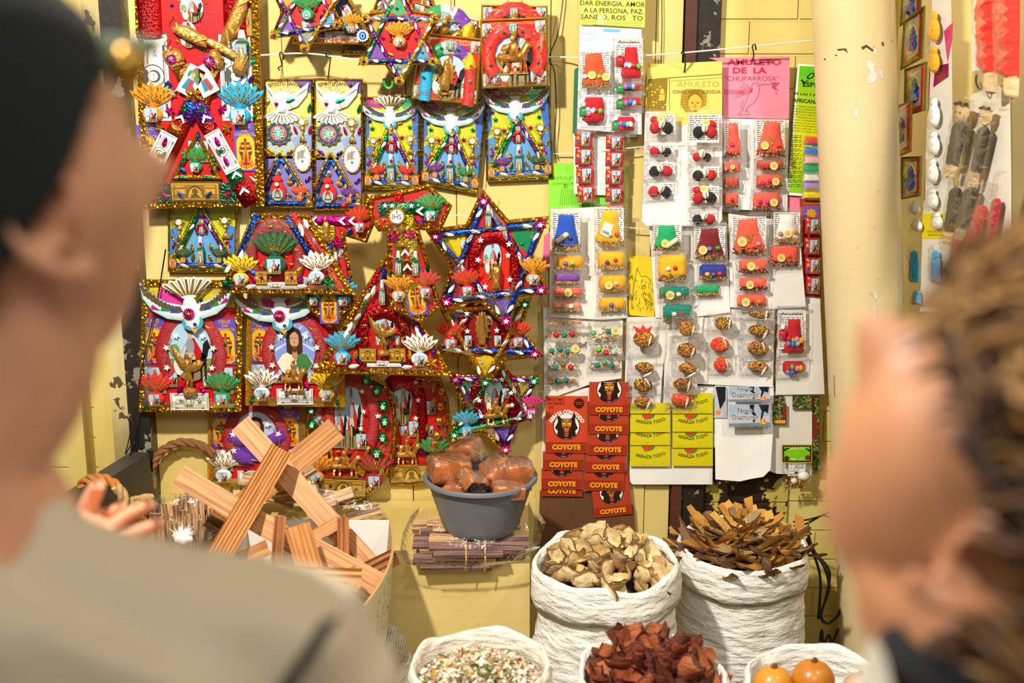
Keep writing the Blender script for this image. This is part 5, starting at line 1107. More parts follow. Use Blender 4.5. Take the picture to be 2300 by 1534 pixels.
# --- yellow text sign at the top
def d(m):
    for t,y,w_,x in(('DAR ENERGIA, AMOR',8,146,1376),('A LA PERSONA, PAZ.',24,134,1378),('SANE O, ROS   TO',39,140,1374)):m.text(t,x,y,w_,11,.4,'#2e3322',rot=.03,bold=.012)
    for y in(50,54,58):m.poly([(1306,y-4),(1442,y-1),(1442,y),(1306,y-3)],.4,'#8a8f3a')
    m.slab(rect(1342,34,1357,56),.5,1,'#efe990')
sheet('text_sign','yellow paper sign about energy and love, at the top above the blue-lined card',[(1302,-40),(1450,-40),(1448,62),(1303,54)],.060,'#e6e25a',draw=d,cat='sign')
# --- blue-lined card with red pouches
def d(m):
    for i in range(16):y=76+i*14;m.poly(rect(1304,y,1440,y+1),.4,'#9cc4dc')
    for x in(1335,1378,1412):m.poly(rect(x,62,x+1,300),.4,'#b8d4e2')
    m.poly([(1355,64),(1392,66),(1392,73),(1355,71)],.6,'#6fb0dc');m.text('Nombre',1318,74,26,5,.6,'#8899a8');m.text('Direccion',1320,87,30,5,.6,'#8899a8')
sheet('amulet_card','blue-lined form card holding red pouches, below the yellow text sign',[(1302,56),(1441,62),(1441,302),(1296,290)],.052,'#eef2f2',draw=d)
sheet('card_strip','thin dark green card edge showing left of the blue-lined card',[(1290,156),(1300,150),(1302,300),(1286,300)],.040,'#1d6b4a')
g='sachets on the blue-lined form card';cn='blue-lined card'
sachet_col(cn,g,'left column',[(1302,112,1374,200,'pouch',('#f05028','#a87c38',['#f2f2ee','coin','#8fb83c','coin']),'orange-red pouch with white and gold discs'),(1298,208,1362,286,'stones',('green',5),'red pouch with a green bottle and pastel stones')],.062,1)
sachet_col(cn,g,'right column',[(1378,84,1448,182,'stones',('red',4),'tall red pouch with pink stones under an Amuleto slip'),(1380,182,1446,208,'stones',('green',3),'red bundle with a green bottle and blue stone'),(1380,214,1446,246,'stones',('green',3),'red bundle with a green bottle and pink stones'),(1372,256,1430,300,'stones',('green',5),'red bundle with a green bottle and five stones')],.062,2)
# --- white card with two columns of red packets
sheet('amulet_card','plain white card between two columns of red rider packets',[(1288,288),(1402,300),(1400,440),(1289,436)],.030,'#e9e6e0')
g='red rider packets on the plain white card'
packets('plain white card',g,'left column',[(1292,292,1333,331,.05),(1292,332,1334,371,.02),(1294,374,1336,412,0),(1297,416,1338,455,-.05)],.034)
packets('plain white card',g,'right column',[(1361,303,1400,336,.04),(1360,340,1402,375,.03),(1360,379,1402,415,.02),(1360,420,1402,455,.02),(1364,458,1404,496,-.04)],.034)
# --- lime card behind
def d(m):
    m.text('AMULETO',1272,400,62,8,.4,'#5fa82a');m.text('SANTA',1266,412,50,7,.4,'#5fa82a');m.text('PROTECCION',1345,466,88,14,.4,'#3a6e1c',bold=.02)
    for k in range(9):m.poly([(1262+k*4,425),(1263+k*4,425),(1258+k*5,460),(1256+k*5,460)],.4,'#62b02c')
    m.poly(ell(1270,418,5,6,10),.4,'#62b02c')
sheet('amulet_card','lime green card lettered PROTECCION, behind the red rider packets',[(1232,366),(1290,368),(1405,370),(1406,512),(1232,512)],.020,'#84d635',draw=d)
# --- yellow card: OSAIN, ADDE, ELEGGUA
def d(m):
    o='#7a5e14';m.slab([(1455,178),(1500,174),(1496,250),(1450,250)],.3,.5,'#8f7420')
    for k in range(14):m.poly(ell(1462+(k*37)%34,190+(k*23)%52,2.6,2,6),.7,'#e2c24a')
    m.poly(ell(1487,205,5,6,8),.7,'#e2c24a');m.poly([(1480,212),(1494,212),(1492,226),(1482,226)],.7,'#e2c24a')
    m.poly([(1500,174),(1622,166),(1622,168),(1501,176)],.4,o);m.poly([(1506,182),(1622,174),(1622,175),(1506,183)],.4,o);m.poly(rect(1503,176,1504.5,248),.4,o)
    m.text('AMULETO',1568,189,94,13,.5,'#b8962c',bold=-.005);m.text('OSAIN, ADDE, ELEGGUA',1565,206,108,8,.5,o,bold=.025)
    m.poly([(1530,212),(1540,200),(1575,200),(1588,212),(1586,236),(1560,252),(1540,252),(1528,236)],.4,'#a48424');m.poly(ell(1561,232,15,20,18),.7,'#d8b43c');m.poly([(1544,224),(1561,208),(1578,224),(1576,216),(1561,200),(1546,216)],.9,'#8a6c1a')
    for x in(1555,1567):m.poly(ell(x,231,3.4,1.6,8),.9,o)
    m.poly([(1559,234),(1563,234),(1565,243),(1557,243)],.9,'#b8942c');m.poly(ell(1561,249,5,2,8),.9,o)
    for k in range(6):m.poly([(1530-k,212+k*6),(1542,214+k*6),(1542,215+k*6),(1530-k,213.5+k*6)],.8,'#d8b43c');m.poly([(1580,214+k*6),(1590+k,212+k*6),(1590+k,213.5+k*6),(1580,215+k*6)],.8,'#d8b43c')
    m.poly([(1455,143),(1480,143),(1470,150),(1455,152)],.4,'#c8a444')
p=sheet('amulet_card','long white card with yellow top lettered OSAIN, ADDE, ELEGGUA',[(1455,145),(1622,137),(1622,495),(1610,508),(1452,507),(1442,496),(1449,250)],.052,'#f0eee8')
m=p.mb('card');m.slab([(1455,145),(1622,137),(1621,256),(1580,260),(1530,284),(1510,280),(1500,256),(1449,250)],0,.3,'#e8cf66');p.part('yellow_header',m,smooth=False);m=p.mb('print');d(m);p.part('printing',m,smooth=False)
g='cowrie sachets on the OSAIN card';cn='OSAIN card';W1='red and black bundle, cowrie shell'
sachet_col(cn,g,'left column',[(1450,254,1520,312,'shells',(1,),W1+' and brass coin'),(1450,322,1516,352,'shells',(1,),W1),(1448,362,1518,400,'shells',(0,),W1),(1447,408,1516,446,'shells',(1,),W1)],.056,5)
sachet_col(cn,g,'right column',[(1546,254,1618,330,'shells',(0,),W1+' and brass coin'),(1548,334,1604,364,'shells',(1,),W1),(1545,372,1618,408,'shells',(0,),W1),(1546,416,1618,465,'shells',(1,),W1+' and coin'),(1545,472,1614,505,'shells',(0,),W1)],.056,6)
# --- pink card with a hummingbird
def d(m):
    r='#c8324a';m.text('AMULETO',1694,139,122,13,.4,r,bold=.04);m.text('DE  LA',1684,158,76,13,.4,r,bold=.04);m.text('"CHUPARROSA"',1688,176,122,11,.4,r,bold=-.005)
    def ln(pts,w=.9,c='#b8405c'):
        for a,b in zip(pts,pts[1:]):
            L=math.dist(a,b)or 1;nx,ny=-(b[1]-a[1])/L*w/2,(b[0]-a[0])/L*w/2;m.poly([(a[0]+nx,a[1]+ny),(b[0]+nx,b[1]+ny),(b[0]-nx,b[1]-ny),(a[0]-nx,a[1]-ny)],.5,c)
    ln(ell(1697,194,9,8,16,2.4,6.6),1.2);ln([(1706,191),(1731,189)],1.4);ln(spline([(1690,200),(1680,216),(1672,236),(1664,252)],4));ln(spline([(1706,196),(1703,214),(1692,232),(1680,240),(1674,254)],4),1.2)
    ln([(1664,252),(1658,258),(1684,257),(1676,245)]);ln([(1670,225),(1664,240),(1672,250)])
    for k in range(7):ln([(1690,200+k),(1668-k*3,184+k*6)]);
    for k in range(4):ln([(1672,204+k*2),(1626,202+k*3)])
    m.poly([(1732,184),(1752,186),(1742,196),(1751,205),(1734,198)],.5,'#c05068');ln([(1738,196),(1746,212),(1740,208)]);m.poly(ell(1700,193,1.3,1.3,6),.7,'#8c2038')
sheet('amulet_card','pink card with a hummingbird drawing, lettered AMULETO DE LA "CHUPARROSA"',[(1591,130),(1774,127),(1772,267),(1624,264),(1622,140)],.026,'#f788a0',draw=d)
sheet('amulet_card','white card backing the coral pouch sachets below the pink hummingbird card',[(1622,264),(1772,268),(1768,474),(1622,470)],.022,'#e9e7e2')
g='coral pouch sachets under the pink hummingbird card';cn='hummingbird card';SD=['#2a1812','#3c2014','#b8402c','#c8a040','#4a2a1c']
CRL='#fb5a44'
sachet_col(cn,g,'left column',[(1624,270,1665,355,'pouch',(CRL,SD,['#c81870']),'half-hidden coral pouch'),(1624,362,1664,388,'pouch',(CRL,SD,['coin']),'coral pouch over dark seeds'),(1624,396,1662,424,'pouch',('#c84a34',SD,[]),'dark seeds and a coral cloth'),(1624,432,1660,466,'pouch',(CRL,SD,['#b8142c']),'coral pouch with a crimson bead')],.030,7)
sachet_col(cn,g,'right column',[(1694,266,1766,354,'pouch',(CRL,SD,['coin','bird','#e8402c']),'coral pouch with a gilt bird charm'),(1694,358,1764,382,'pouch',('#c84a34',SD,['#c8182c','coin']),'dark seeds with a red bead'),(1694,390,1760,424,'pouch',(CRL,SD,['#c81870','#c8182c','coin']),'coral pouch with pink bead and coin'),(1686,430,1756,474,'pouch',(CRL,SD,['#c8182c','#b81890','coin']),'coral pouch with a magenta bead and coin')],.030,8)
# --- green and yellow card behind the pillar
def d(m):
    k='#10240c';cx=1850
    m.text('LOS 7 BAÑOS',1880,154,172,11,.5,k,arc=1.5,bold=.03);m.text('ESPIRITUALES',1856,191,106,10,.5,k,rot=.03,bold=.03);m.text('DE LAS 7 POTENCIAS',1832,214,102,5.5,.5,k,rot=.1,bold=.02);m.text('AFRICANAS',1812,227,62,9,.5,k,rot=.08,bold=.03)
    for i,t in enumerate(('LOS 7 BAÑOS SAGRADOS','FLORALES PREPARADOS','CORRIENTES MALEFICAS','PODER EXITO FELICIDAD','LOS 7 BAÑOS SE USAN','SEMANA COMENZANDO','DOMINGO EN EL AGUA','EL CHORRITO DE ESENCIA','SE PUEDE REGAR Y ES','NEGOCIO O LUGAR QUE')):m.text(t,1812-i,240+i*6.1,66,3.6,.5,k,rot=.08)
    for i in range(12):tiny_lines(m,1774-i*.4,304+i*10,1800,312+i*10,.5,'#3c5a14',2)
p=sheet('amulet_card','tall lime and yellow card LOS 7 BAÑOS, half hidden behind the pillar',[(1792,143),(1930,152),(1930,450),(1768,438)],.020,'#f2f2ea')
m=p.mb('print')
for i in range(24):
    t0,t1=i/24,(i+1)/24;f=1-abs(t0-.55)*2.0;cc=tuple(a+(b-a)*max(0,min(1,f*1.3))for a,b in zip(lin('#5fc81c'),lin('#dce01c')));xa=lambda t:1796-24*t
    m.poly([(xa(t0),148+t0*284),(1928,154+t0*290),(1928,154+t1*290),(xa(t1),148+t1*284)],.3,cc)
p.part('colour_field',m,smooth=False);m=p.mb('print');d(m);p.part('printing',m,smooth=False)
g='packs of coloured powder by the pillar'
for i,(y,c,w_)in enumerate(((322,'#e0452c','red'),(345,'#2f7fc8','blue'),(366,'#e8b0b8','pale pink'),(386,'#1fa060','green'),(405,'#e6e2d6','white'),(424,'#a88cc8','violet'),(444,'#e8d01c','yellow'))):
    p=Panel('powder_pack','%s powder pack, %s in the stack left of the pillar'%(w_,ORD[i]),'powder pack',rect(1806,y-14,1850,y+4),WALL-.026-.003*(7-i),g);m=p.mb('fabric');m.relief([(1810-i*.8,y-16),(1846,y-14),(1846,y+5),(1806-i*.8,y+3)],0,8,c,grid=5,nz=.2,seed=i);p.part('powder',m);m=p.mb('clear_bag');m.relief([(1806-i*.8,y-17),(1850,y-15),(1850,y+7),(1802-i*.8,y+5)],-.5,10.5,'white',grid=7,nz=.3,seed=i);p.part('clear_bag',m,angle=35)
# --- card with blue and yellow pouches
sheet('amulet_card','white card of blue and yellow pouch sachets below the lime card',[(1236,470),(1400,462),(1410,714),(1350,718),(1233,712)],.030,'#ece6da')
g='sachets on the white card below the lime card';cn='card below lime card';SE=['#b48a48','#9a7034','#caa868']
sachet_col(cn,g,'left column',[(1236,474,1306,566,'pouch',('#1f4fb8',SE,['vial','#3a2a3c']),'blue pouch with a little vial'),(1244,572,1314,606,'pouch',('#f0a01c',SE,['#7a5a9c','#8fc040']),'orange pouch with green bead'),(1242,612,1306,638,'pouch',('#7a3fa0',SE,[]),'violet cloth roll over grain'),(1240,645,1312,668,'pouch',('#f4604c',SE,['coin']),'coral cloth with a pale coin'),(1236,676,1308,700,'pouch',('#e88a6c',SE,['#8c7a5c','#f2efe6']),'peach cloth with a white bead')],.036,11)
sachet_col(cn,g,'right column',[(1336,464,1404,556,'pouch',('#f2b41c',SE,['note','#9cc0c4','#d8442c']),'yellow pouch with a play banknote'),(1338,562,1408,606,'pouch',('#f2b01c',SE,['#5a3c7c','#d8301c']),'yellow pouch with a red bead'),(1340,616,1410,656,'pouch',('#f2a81c',SE,['coin','#d8b8a0']),'yellow pouch with a gold coin'),(1340,666,1408,700,'pouch',('#e8a81c',SE,['#6a5a9c']),'yellow pouch with a violet stone')],.036,12)
# --- yellow coyote drawing
def d(m):
    k='#7a5c10'
    def ln(pts,w=1.2):
        for a,b in zip(pts,pts[1:]):
            L=math.dist(a,b)or 1;nx,ny=-(b[1]-a[1])/L*w/2,(b[0]-a[0])/L*w/2;m.poly([(a[0]+nx,a[1]+ny),(b[0]+nx,b[1]+ny),(b[0]-nx,b[1]-ny),(a[0]-nx,a[1]-ny)],.5,k)
    ln([(1418,690),(1424,640),(1431,602),(1440,621),(1452,620),(1461,630)]);ln(spline([(1444,665),(1452,680),(1462,686),(1466,682),(1456,664),(1448,658),(1444,665)],3));ln([(1440,648),(1448,640),(1450,646),(1442,650),(1440,648)])
    R_=random.Random(4)
    for _ in range(70):x,y=R_.uniform(1420,1466),R_.uniform(620,695);ln([(x,y),(x+R_.uniform(-2,2),y+6)],.9)
    for k2 in range(6):ln([(1446+k2*3,668+k2*2),(1448+k2*3,674+k2*2),(1450+k2*3,670+k2*2)],.8)
sheet('drawing_card','yellow card with a line drawing of a furry animal head',[(1414,575),(1470,577),(1470,712),(1412,708)],.024,'#e8c91c',draw=d,cat='card')
# --- card with green, yellow and blue pouches
sheet('amulet_card','white card with green, yellow and blue pouch sachets, right of the animal drawing',[(1458,500),(1632,500),(1640,702),(1560,712),(1472,714)],.034,'#efece6')
g='sachets on the card right of the animal drawing';cn='card beside animal drawing';SM=['#7a3c24','#b48a48','#8c4a2c','#4a6a2c','#c89a50']
sachet_col(cn,g,'left column',[(1464,500,1534,564,'pouch',('#10a060',SM,['coin','vial']),'bright green pouch with a vial'),(1473,568,1546,634,'pouch',('#f2b41c',SM,['#e6e6e0','#c8201c']),'yellow pouch with red bead and herbs'),(1476,642,1552,672,'pouch',('#0f7a60',SM,['coin','#ece8dc']),'teal cloth with a gold coin'),(1484,682,1560,724,'pouch',('#0f7a68',SM,['#dcd8cc','#c8201c']),'teal cloth with a red bead')],.052,13)
sachet_col(cn,g,'right column',[(1556,506,1632,584,'pouch',('#7a1420',SM,['coin','#5a8ab0','#2f8a4c']),'dark red pouch with coin and stones'),(1566,592,1636,630,'pouch',('#23348c',SM,['#e8b01c','#5a5a60','#d8301c']),'navy pouch with yellow and grey stones'),(1558,638,1620,664,'pouch',('#10a058',['#8fb050','#c8a040','#c84a2c'],[]),'green cloth over mixed beads')],.038,14)
# --- coral card
sheet('amulet_card','slanted white card with coral pouch sachets, left of the narrow packet strip',[(1636,480),(1794,500),(1810,690),(1732,694),(1640,690)],.034,'#efece6')
g='sachets on the slanted white card';cn='slanted white card'
sachet_col(cn,g,'left column',[(1640,484,1724,574,'pouch',('#fb5a40',SD,['coin','bird','#f07a8c']),'coral pouch with a gilt bird charm'),(1655,580,1728,614,'pouch',('#fb5a40',SD,['coin','#f0788c']),'coral pouch with a gold coin'),(1656,622,1726,652,'pouch',('#fb5a40',SD,['coin','#d8304c']),'coral pouch with coin and crimson bead'),(1650,660,1724,692,'pouch',('#fb5a40',SD,['coin','#c8301c','#b87c2c']),'coral pouch over mixed seeds')],.040,15)
sachet_col(cn,g,'right column',[(1734,474,1800,546,'pouch',('#efece4',SE,['#e87a6c','coin','#e8842c']),'white pouch with a gilt charm'),(1726,548,1796,598,'pouch',('#fb5a40',SD,['coin','#e83c4c']),'coral pouch with a gold coin')],.040,16)
# --- thin strip of packets beside the pillar
def d(m):m.text('AMULETO',1822,447,38,6,.5,'#c88a1c',bold=.02);m.text('CORAZON',1822,456,38,6,.5,'#c88a1c',bold=.02);m.slab(rect(1804,462,1840,492),.3,.6,'#7a5ab0');m.poly(starpts(1822,480,13,8,.7),.8,'#e0a02c');m.slab(rect(1798,492,1840,500),.3,.6,'#c8341c')
sheet('amulet_card','narrow red and violet header card with packets below it, touching the pillar',[(1796,438),(1842,438),(1844,668),(1806,666)],.018,'#b02420',draw=d)
packets('narrow red and violet header card','red rider packets beside the pillar','strip',[(1808,488,1842,526,.03),(1806,534,1840,572,.03),(1808,578,1842,616,.03),(1810,620,1842,660,.03)],.022)
sheet('amulet_card','plain white card edge tucked between the slanted card and the pillar',[(1800,664),(1842,668),(1848,790),(1806,760)],.014,'#efece6')
# --- seed sachets
sheet('amulet_card','white card of grain sachets above the coyote packets',[(1220,690),(1400,690),(1396,850),(1340,858),(1222,900)],.022,'#e6e0d4')
g='grain sachets above the coyote packets';cn='grain sachet card'
sachet_col(cn,g,'left column',[(1232,716,1308,730,'seeds',([],),'brown grain sachet'),(1230,738,1304,760,'seeds',(['#b8182c','teal','#b8182c'],),'grain sachet with red and teal beads'),(1229,772,1302,800,'seeds',(['teal','teal','teal','coin'],),'grain sachet with teal cloth and a coin'),(1229,808,1300,834,'seeds',(['teal','#7a5a3c','#c8182c'],),'grain sachet with a red bead'),(1228,842,1296,860,'seeds',(['teal','teal'],),'grain sachet with dark green cloth')],.028,17)
sachet_col(cn,g,'right column',[(1322,720,1392,766,'seeds',(['#5ab06c','#e8d8b0','teal','coin'],),'grain sachet with teal cloth and gold coin'),(1326,776,1396,800,'seeds',(['#6ab82c','#c8182c','#8fc8c0'],),'grain sachet with green and red beads'),(1322,806,1392,828,'seeds',(['teal','#2fa05c','teal'],),'grain sachet with three green beads')],.028,18)
# --- patterned bundles
sheet('amulet_card','white card behind the first column of patterned bundles',[(1408,712),(1500,712),(1482,915),(1402,905)],.030,'#e9e5dc')
sheet('amulet_card','white card behind the second column of patterned bundles',[(1494,716),(1580,712),(1562,912),(1490,914)],.033,'#e9e5dc')
sheet('amulet_card','wide white card behind the two right columns of patterned bundles',[(1580,690),(1740,690),(1736,870),(1562,862)],.027,'#eae6de')
BR=['#c8241c','#d8c41c','#14140f','#2c5a2c','#c8241c','#b8a818','#14140f'];RD=['#d8301c','#c8241c','#e8842c','#c01c1c']
g='patterned bundle sachets';B1='red, yellow and green paisley bundle with a tooth charm';B2='red paisley bundle with a tooth charm'
sachet_col('patterned bundles',g,'first column',[(1406,722,1480,800,'bandana',(BR,.3),B1),(1412,806,1476,836,'bandana',(BR,1.2),B1),(1408,842,1474,878,'bandana',(RD+BR,-.5),B2),(1410,884,1470,912,'bandana',(BR,.5),B2)],.036,21)
sachet_col('patterned bundles',g,'second column',[(1512,716,1568,758,'bandana',(BR,.3),B1),(1506,762,1572,802,'bandana',(BR,.4),B1),(1510,808,1572,838,'bandana',(BR,1.1),B1),(1496,842,1564,874,'bandana',(BR,.3),B1),(1492,876,1560,912,'bandana',(RD,.3),B2)],.040,22)
sachet_col('patterned bundles',g,'third column',[(1590,706,1652,744,'bandana',(RD+BR,.2),B2),(1580,750,1646,790,'bandana',(RD,-.3),B2),(1590,796,1644,834,'bandana',(RD,-.2),B2)],.034,23)
sachet_col('patterned bundles',g,'fourth column',[(1664,696,1742,716,'bandana',(BR,.2),B1),(1664,722,1740,754,'bandana',(BR,.6),B1),(1662,758,1736,798,'bandana',(BR,-.2),B1),(1662,804,1736,834,'bandana',(BR,.6),B1)],.034,24)
# --- Amuleto card with a red pouch
sheet('amulet_card','white card with a red pouch and bright pebbles, lowest card beside the pillar',[(1746,690),(1842,680),(1852,885),(1742,887)],.022,'#ece8e0')
sachet_col('lowest card by pillar','sachets on the lowest card beside the pillar','middle',[(1744,694,1814,798,'stones',('red',7),'red pouch with seven bright stones and an Amuleto slip'),(1744,806,1812,842,'stones',('',6),'red cloth with six bright stones')],.028,25)
# --- red coyote packets
def coyote(m,x0,y0,x1,y1,full,rot=0.0,top=None):
    """the printed face of a packet: w is the full width, the picture hangs from the bottom edge"""
    w=x1-x0;cx=(x0+x1)/2;yb=y1;k=w/97.0;base='#cc4424' if full else '#b43c22';c0=yb-60*k
    def Q(pts):return rotp(pts,cx,(y0+y1)/2,rot)
    ytop=y0
    def clip(pts,z,c):
        o=[]
        for i in range(len(pts)):
            a,b=pts[i],pts[(i+1)%len(pts)]
            if a[1]>=ytop:o.append(a)
            if(a[1]>=ytop)!=(b[1]>=ytop):t=(ytop-a[1])/(b[1]-a[1]);o.append((a[0]+(b[0]-a[0])*t,ytop))
        if len(o)>2:m.poly(Q(o),z,c)
    m.slab(Q(rect(x0,y0,x1,y1)),0,1.6,base);m.poly(Q(rect(x0+1.5,yb-24*k,x1-1.5,yb-2)),1.7,'#9c2c18')
    clip(ell(cx,c0,31*k,31*k,28),1.8,'#1c120c');clip(ell(cx,c0,29*k,29*k,28),1.9,'#e9e9ea')
    clip([(cx-22*k,c0-30*k),(cx-12*k,c0-18*k),(cx+10*k,c0-18*k),(cx+19*k,c0-32*k),(cx+20*k,c0-10*k),(cx+26*k,c0+4*k),(cx+20*k,c0+10*k),(cx+22*k,c0+20*k),(cx+8*k,c0+28*k),(cx-10*k,c0+28*k),(cx-22*k,c0+20*k),(cx-20*k,c0+10*k),(cx-27*k,c0+4*k),(cx-20*k,c0-10*k)],2.0,'#24140c')
    clip([(cx-12*k,c0-14*k),(cx,c0-19*k),(cx+12*k,c0-14*k),(cx+10*k,c0+2*k),(cx+5*k,c0+10*k),(cx-5*k,c0+10*k),(cx-10*k,c0+2*k)],2.1,'#b8782c')
    for s_ in(1,-1):clip([(cx+s_*2*k,c0-6*k),(cx+s_*9*k,c0-10*k),(cx+s_*8*k,c0-4*k)],2.2,'#f0d060');clip([(cx+s_*1*k,c0-9*k),(cx+s_*11*k,c0-14*k),(cx+s_*10*k,c0-10*k)],2.3,'#24140c');clip([(cx+s_*4*k,c0),(cx+s_*10*k,c0+2*k),(cx+s_*6*k,c0+8*k)],2.2,'#5a3418')
    clip([(cx-3.5*k,c0),(cx+3.5*k,c0),(cx,c0+5*k)],2.3,'#140c08');clip(rect(cx-5*k,c0+10*k,cx+5*k,c0+24*k),2.2,'#7a2416')
    for j in range(3):clip(rect(cx-4*k,c0+(11+j*4.5)*k,cx+4*k,c0+(13+j*4.5)*k),2.3,'#e05a4c')
    if y1-y0>18:
        for dz,c_,e_ in((2.4,'#5a140c',1.2),(2.6,'#f29a1c',0)):
            q=Q([(cx+e_,yb-13*k+e_)])[0];m.text('COYOTE',q[0],q[1],66*k,11*k,dz,c_,rot=rot,bold=.07)
    if full:
        for j,t in enumerate(('LEGITIMO','INCIENSO','DE')):q=Q([(x0+(24,24,13)[j]*k,y0+(8+j*9)*k)])[0];m.text(t,q[0],q[1],(38,38,10)[j]*k,6*k,1.9,'#4a160c',bold=.02)
        m.poly(starpts(x1-20*k,y0+17*k,13*k,20,.86),1.8,'#3a140c');m.poly(rect(x1-29*k,y0+14*k,x1-11*k,y0+15.5*k),2,'#b04a2c');m.poly(rect(x1-27*k,y0+18*k,x1-13*k,y0+19.5*k),2,'#b04a2c')
        m.text('ARRASA CON TODO',cx,y0+36*k,96*k,9*k,2.0,'#f6efe2',arc=2.3,bold=.05)
sheet('packet_card','white card edge behind the red coyote packets',[(1218,880),(1330,870),(1416,860),(1404,1098),(1310,1104),(1216,1112)],.016,'#ece6da')
g='red coyote incense packets'
def coy_col(side,rows,off):
    n=len(rows)
    for i,(x0,y0,x1,y1,rot,words)in enumerate(rows):
        p=Panel('incense_packet','%s, %s in the %s column of coyote packets'%(words,ORD[i]if i<n-1 else 'lowest',side),'incense packet',rect(x0,y0,x1,y1),WALL-off-.004*(n-i),g)
        m=p.mb('print');coyote(m,x0,y0-(0 if i==0 else 4),x1,y1,(side=='left' and i==0),rot);p.part('packet_face',m,smooth=False)
        m=p.mb('clear_film');m.relief(rotp(rect(x0-1,y0,x1+1,y1+1),(x0+x1)/2,(y0+y1)/2,rot),1.5,3,'white',w=6,grid=12,nz=.5,seed=y0);p.part('clear_wrap',m,angle=35)
CW='red packet with the word COYOTE'
coy_col('left',[(1225,889,1320,1016,.01,'whole red packet lettered ARRASA CON TODO'),(1219,1018,1312,1055,.01,CW),(1216,1056,1308,1098,.01,CW),(1216,1099,1308,1114,.01,'sliver of a red packet')],.018)
coy_col('right',[(1323,858,1413,931,.01,CW),(1322,933,1412,974,.01,CW),(1319,976,1410,1021,.01,CW),(1315,1024,1406,1060,.01,CW),(1310,1062,1402,1101,.02,CW),(1330,1064,1416,1158,-.1,'tilted red packet')],.018)
# --- yellow ARRAZA TODO packets
sheet('packet_card','white card behind the yellow ARRAZA TODO packets',[(1416,868),(1604,866),(1600,1088),(1420,1088),(1414,1080)],.018,'#efede6')
g='yellow ARRAZA TODO packets'
for side,x0,x1,ys in(('left',1415,1505,((908,928),(929,970),(971,999),(1000,1047))),('right',1510,1601,((886,928),(929,969),(970,1005),(1006,1046)))):
    for i,(y0,y1)in enumerate(ys):
        p=Panel('herb_packet','yellow packet lettered ARRAZA TODO, %s in the %s column'%(ORD[i]if i<3 else 'lowest',side),'herb packet',rect(x0,y0,x1,y1),WALL-.020-.004*(4-i),g);m=p.mb('print');m.slab(rect(x0,y0-3,x1,y1),0,2,'#d8cb14',cs='#b0a410')
        cx=(x0+x1)/2;k=1
        if y1-y0>22:
            ya=y1-22
            m.text('ARRAZA TODO',cx+1,ya,68,7.5,2.4,'#2a4a1c',arc=-.85,bold=.02,rot=-.06)
            if y1-y0>36:m.poly([q for q in ell(cx-4,y0+1,15,11,16,0,PI)],2.3,'#2f8f3a');m.poly([q for q in ell(cx-5,y0+1,12,8,14,0,PI)],2.5,'#d83a2c');m.poly(starpts(cx-10,y0+9,6,5,.5),2.7,'#e8402c')
            elif side=='right':m.poly([q for q in ell(cx-4,y0+1,14,9,16,0,PI)],2.3,'#2f8f3a');m.poly([q for q in ell(cx-5,y0+1,11,6,14,0,PI)],2.5,'#d83a2c')
        p.part('packet_face',m,smooth=False);m=p.mb('clear_film');m.relief(rect(x0+1,y0,x1-1,y1-1),1.9,2.5,'white',w=6,grid=12,nz=.5,seed=y0+x0);p.part('clear_wrap',m,angle=35)
# --- Negro Destructor
sheet('packet_card','curling white card behind the horse picture packets',[(1606,862),(1738,866),(1736,960),(1728,1050),(1712,1066),(1660,1078),(1604,1070)],.024,'#eeece6',curl=22)
sheet('packet_card','white card behind the leafy garden packets',[(1738,880),(1824,884),(1824,1002),(1822,1068),(1745,1064),(1728,1058)],.016,'#e4dfd2')
def horse(m,x0,y0,x1,y1,z=2.2):
    w,h=x1-x0,y1-y0
    def q(u,v):return(x0+u*w,y0+v*h)
    m.poly([q(0,0),q(1,0),q(1,.5),q(0,.6)],z,'#a9bccc');m.poly([q(0,.6),q(1,.5),q(1,1),q(0,1)],z,'#c8c8d2');m.poly([q(0,.85),q(1,.8),q(1,1),q(0,1)],z+.1,'#7a8c9c')
    m.poly([q(.5,0),q(.62,.0),q(.6,.3),q(.68,.5),q(.62,.8),q(.58,.8),q(.6,.5),q(.52,.3)],z+.2,'#1c1a24');m.poly([q(.72,0),q(.98,0),q(.95,.4),q(.86,.3),q(.8,.7),q(.76,.7),q(.8,.3)],z+.2,'#1c1a24');m.poly([q(.74,.86),q(.78,.6),q(.82,.78),q(.86,.58),q(.92,.86)],z+.3,'#f08a1c');m.poly([q(.78,.86),q(.82,.72),q(.88,.86)],z+.4,'#f8d03c')
g='horse picture packets'
for i,(y0,y1,lab)in enumerate(((868,904,'pale blue packet lettered Negro Destructor with horse legs, upper of the two'),(908,960,'pale blue packet lettered Negro Destructor with horse legs, lower of the two'))):
    p=Panel('incense_packet',lab,'incense packet',rect(1636,y0,1732,y1),WALL-.048-.004*(2-i),g);m=p.mb('print');m.slab(rect(1637,y0,1729,y1-2),0,2,'#b8c4d0');horse(m,1637,y0,1729,y1-2)
    m.text('Negro',1674,y0+(12 if i else 4),34,(11 if i else 7),3,'#e8e6e2',bold=.06);m.text('Negro',1674,y0+(12 if i else 4),34,(11 if i else 7),3.2,'#14141c');m.text('Destructor',1674,y0+(27 if i else 17),58,12,3,'#f0f0f0',bold=.06);m.text('Destructor',1674,y0+(27 if i else 17),58,12,3.2,'#14141c')
    p.part('packet_face',m,smooth=False);m=p.mb('clear_film');m.relief(rect(1635,y0-1,1732,y1+1),1.9,4,'white',w=6,grid=12,nz=.5,seed=y0);p.part('clear_wrap',m,angle=35)
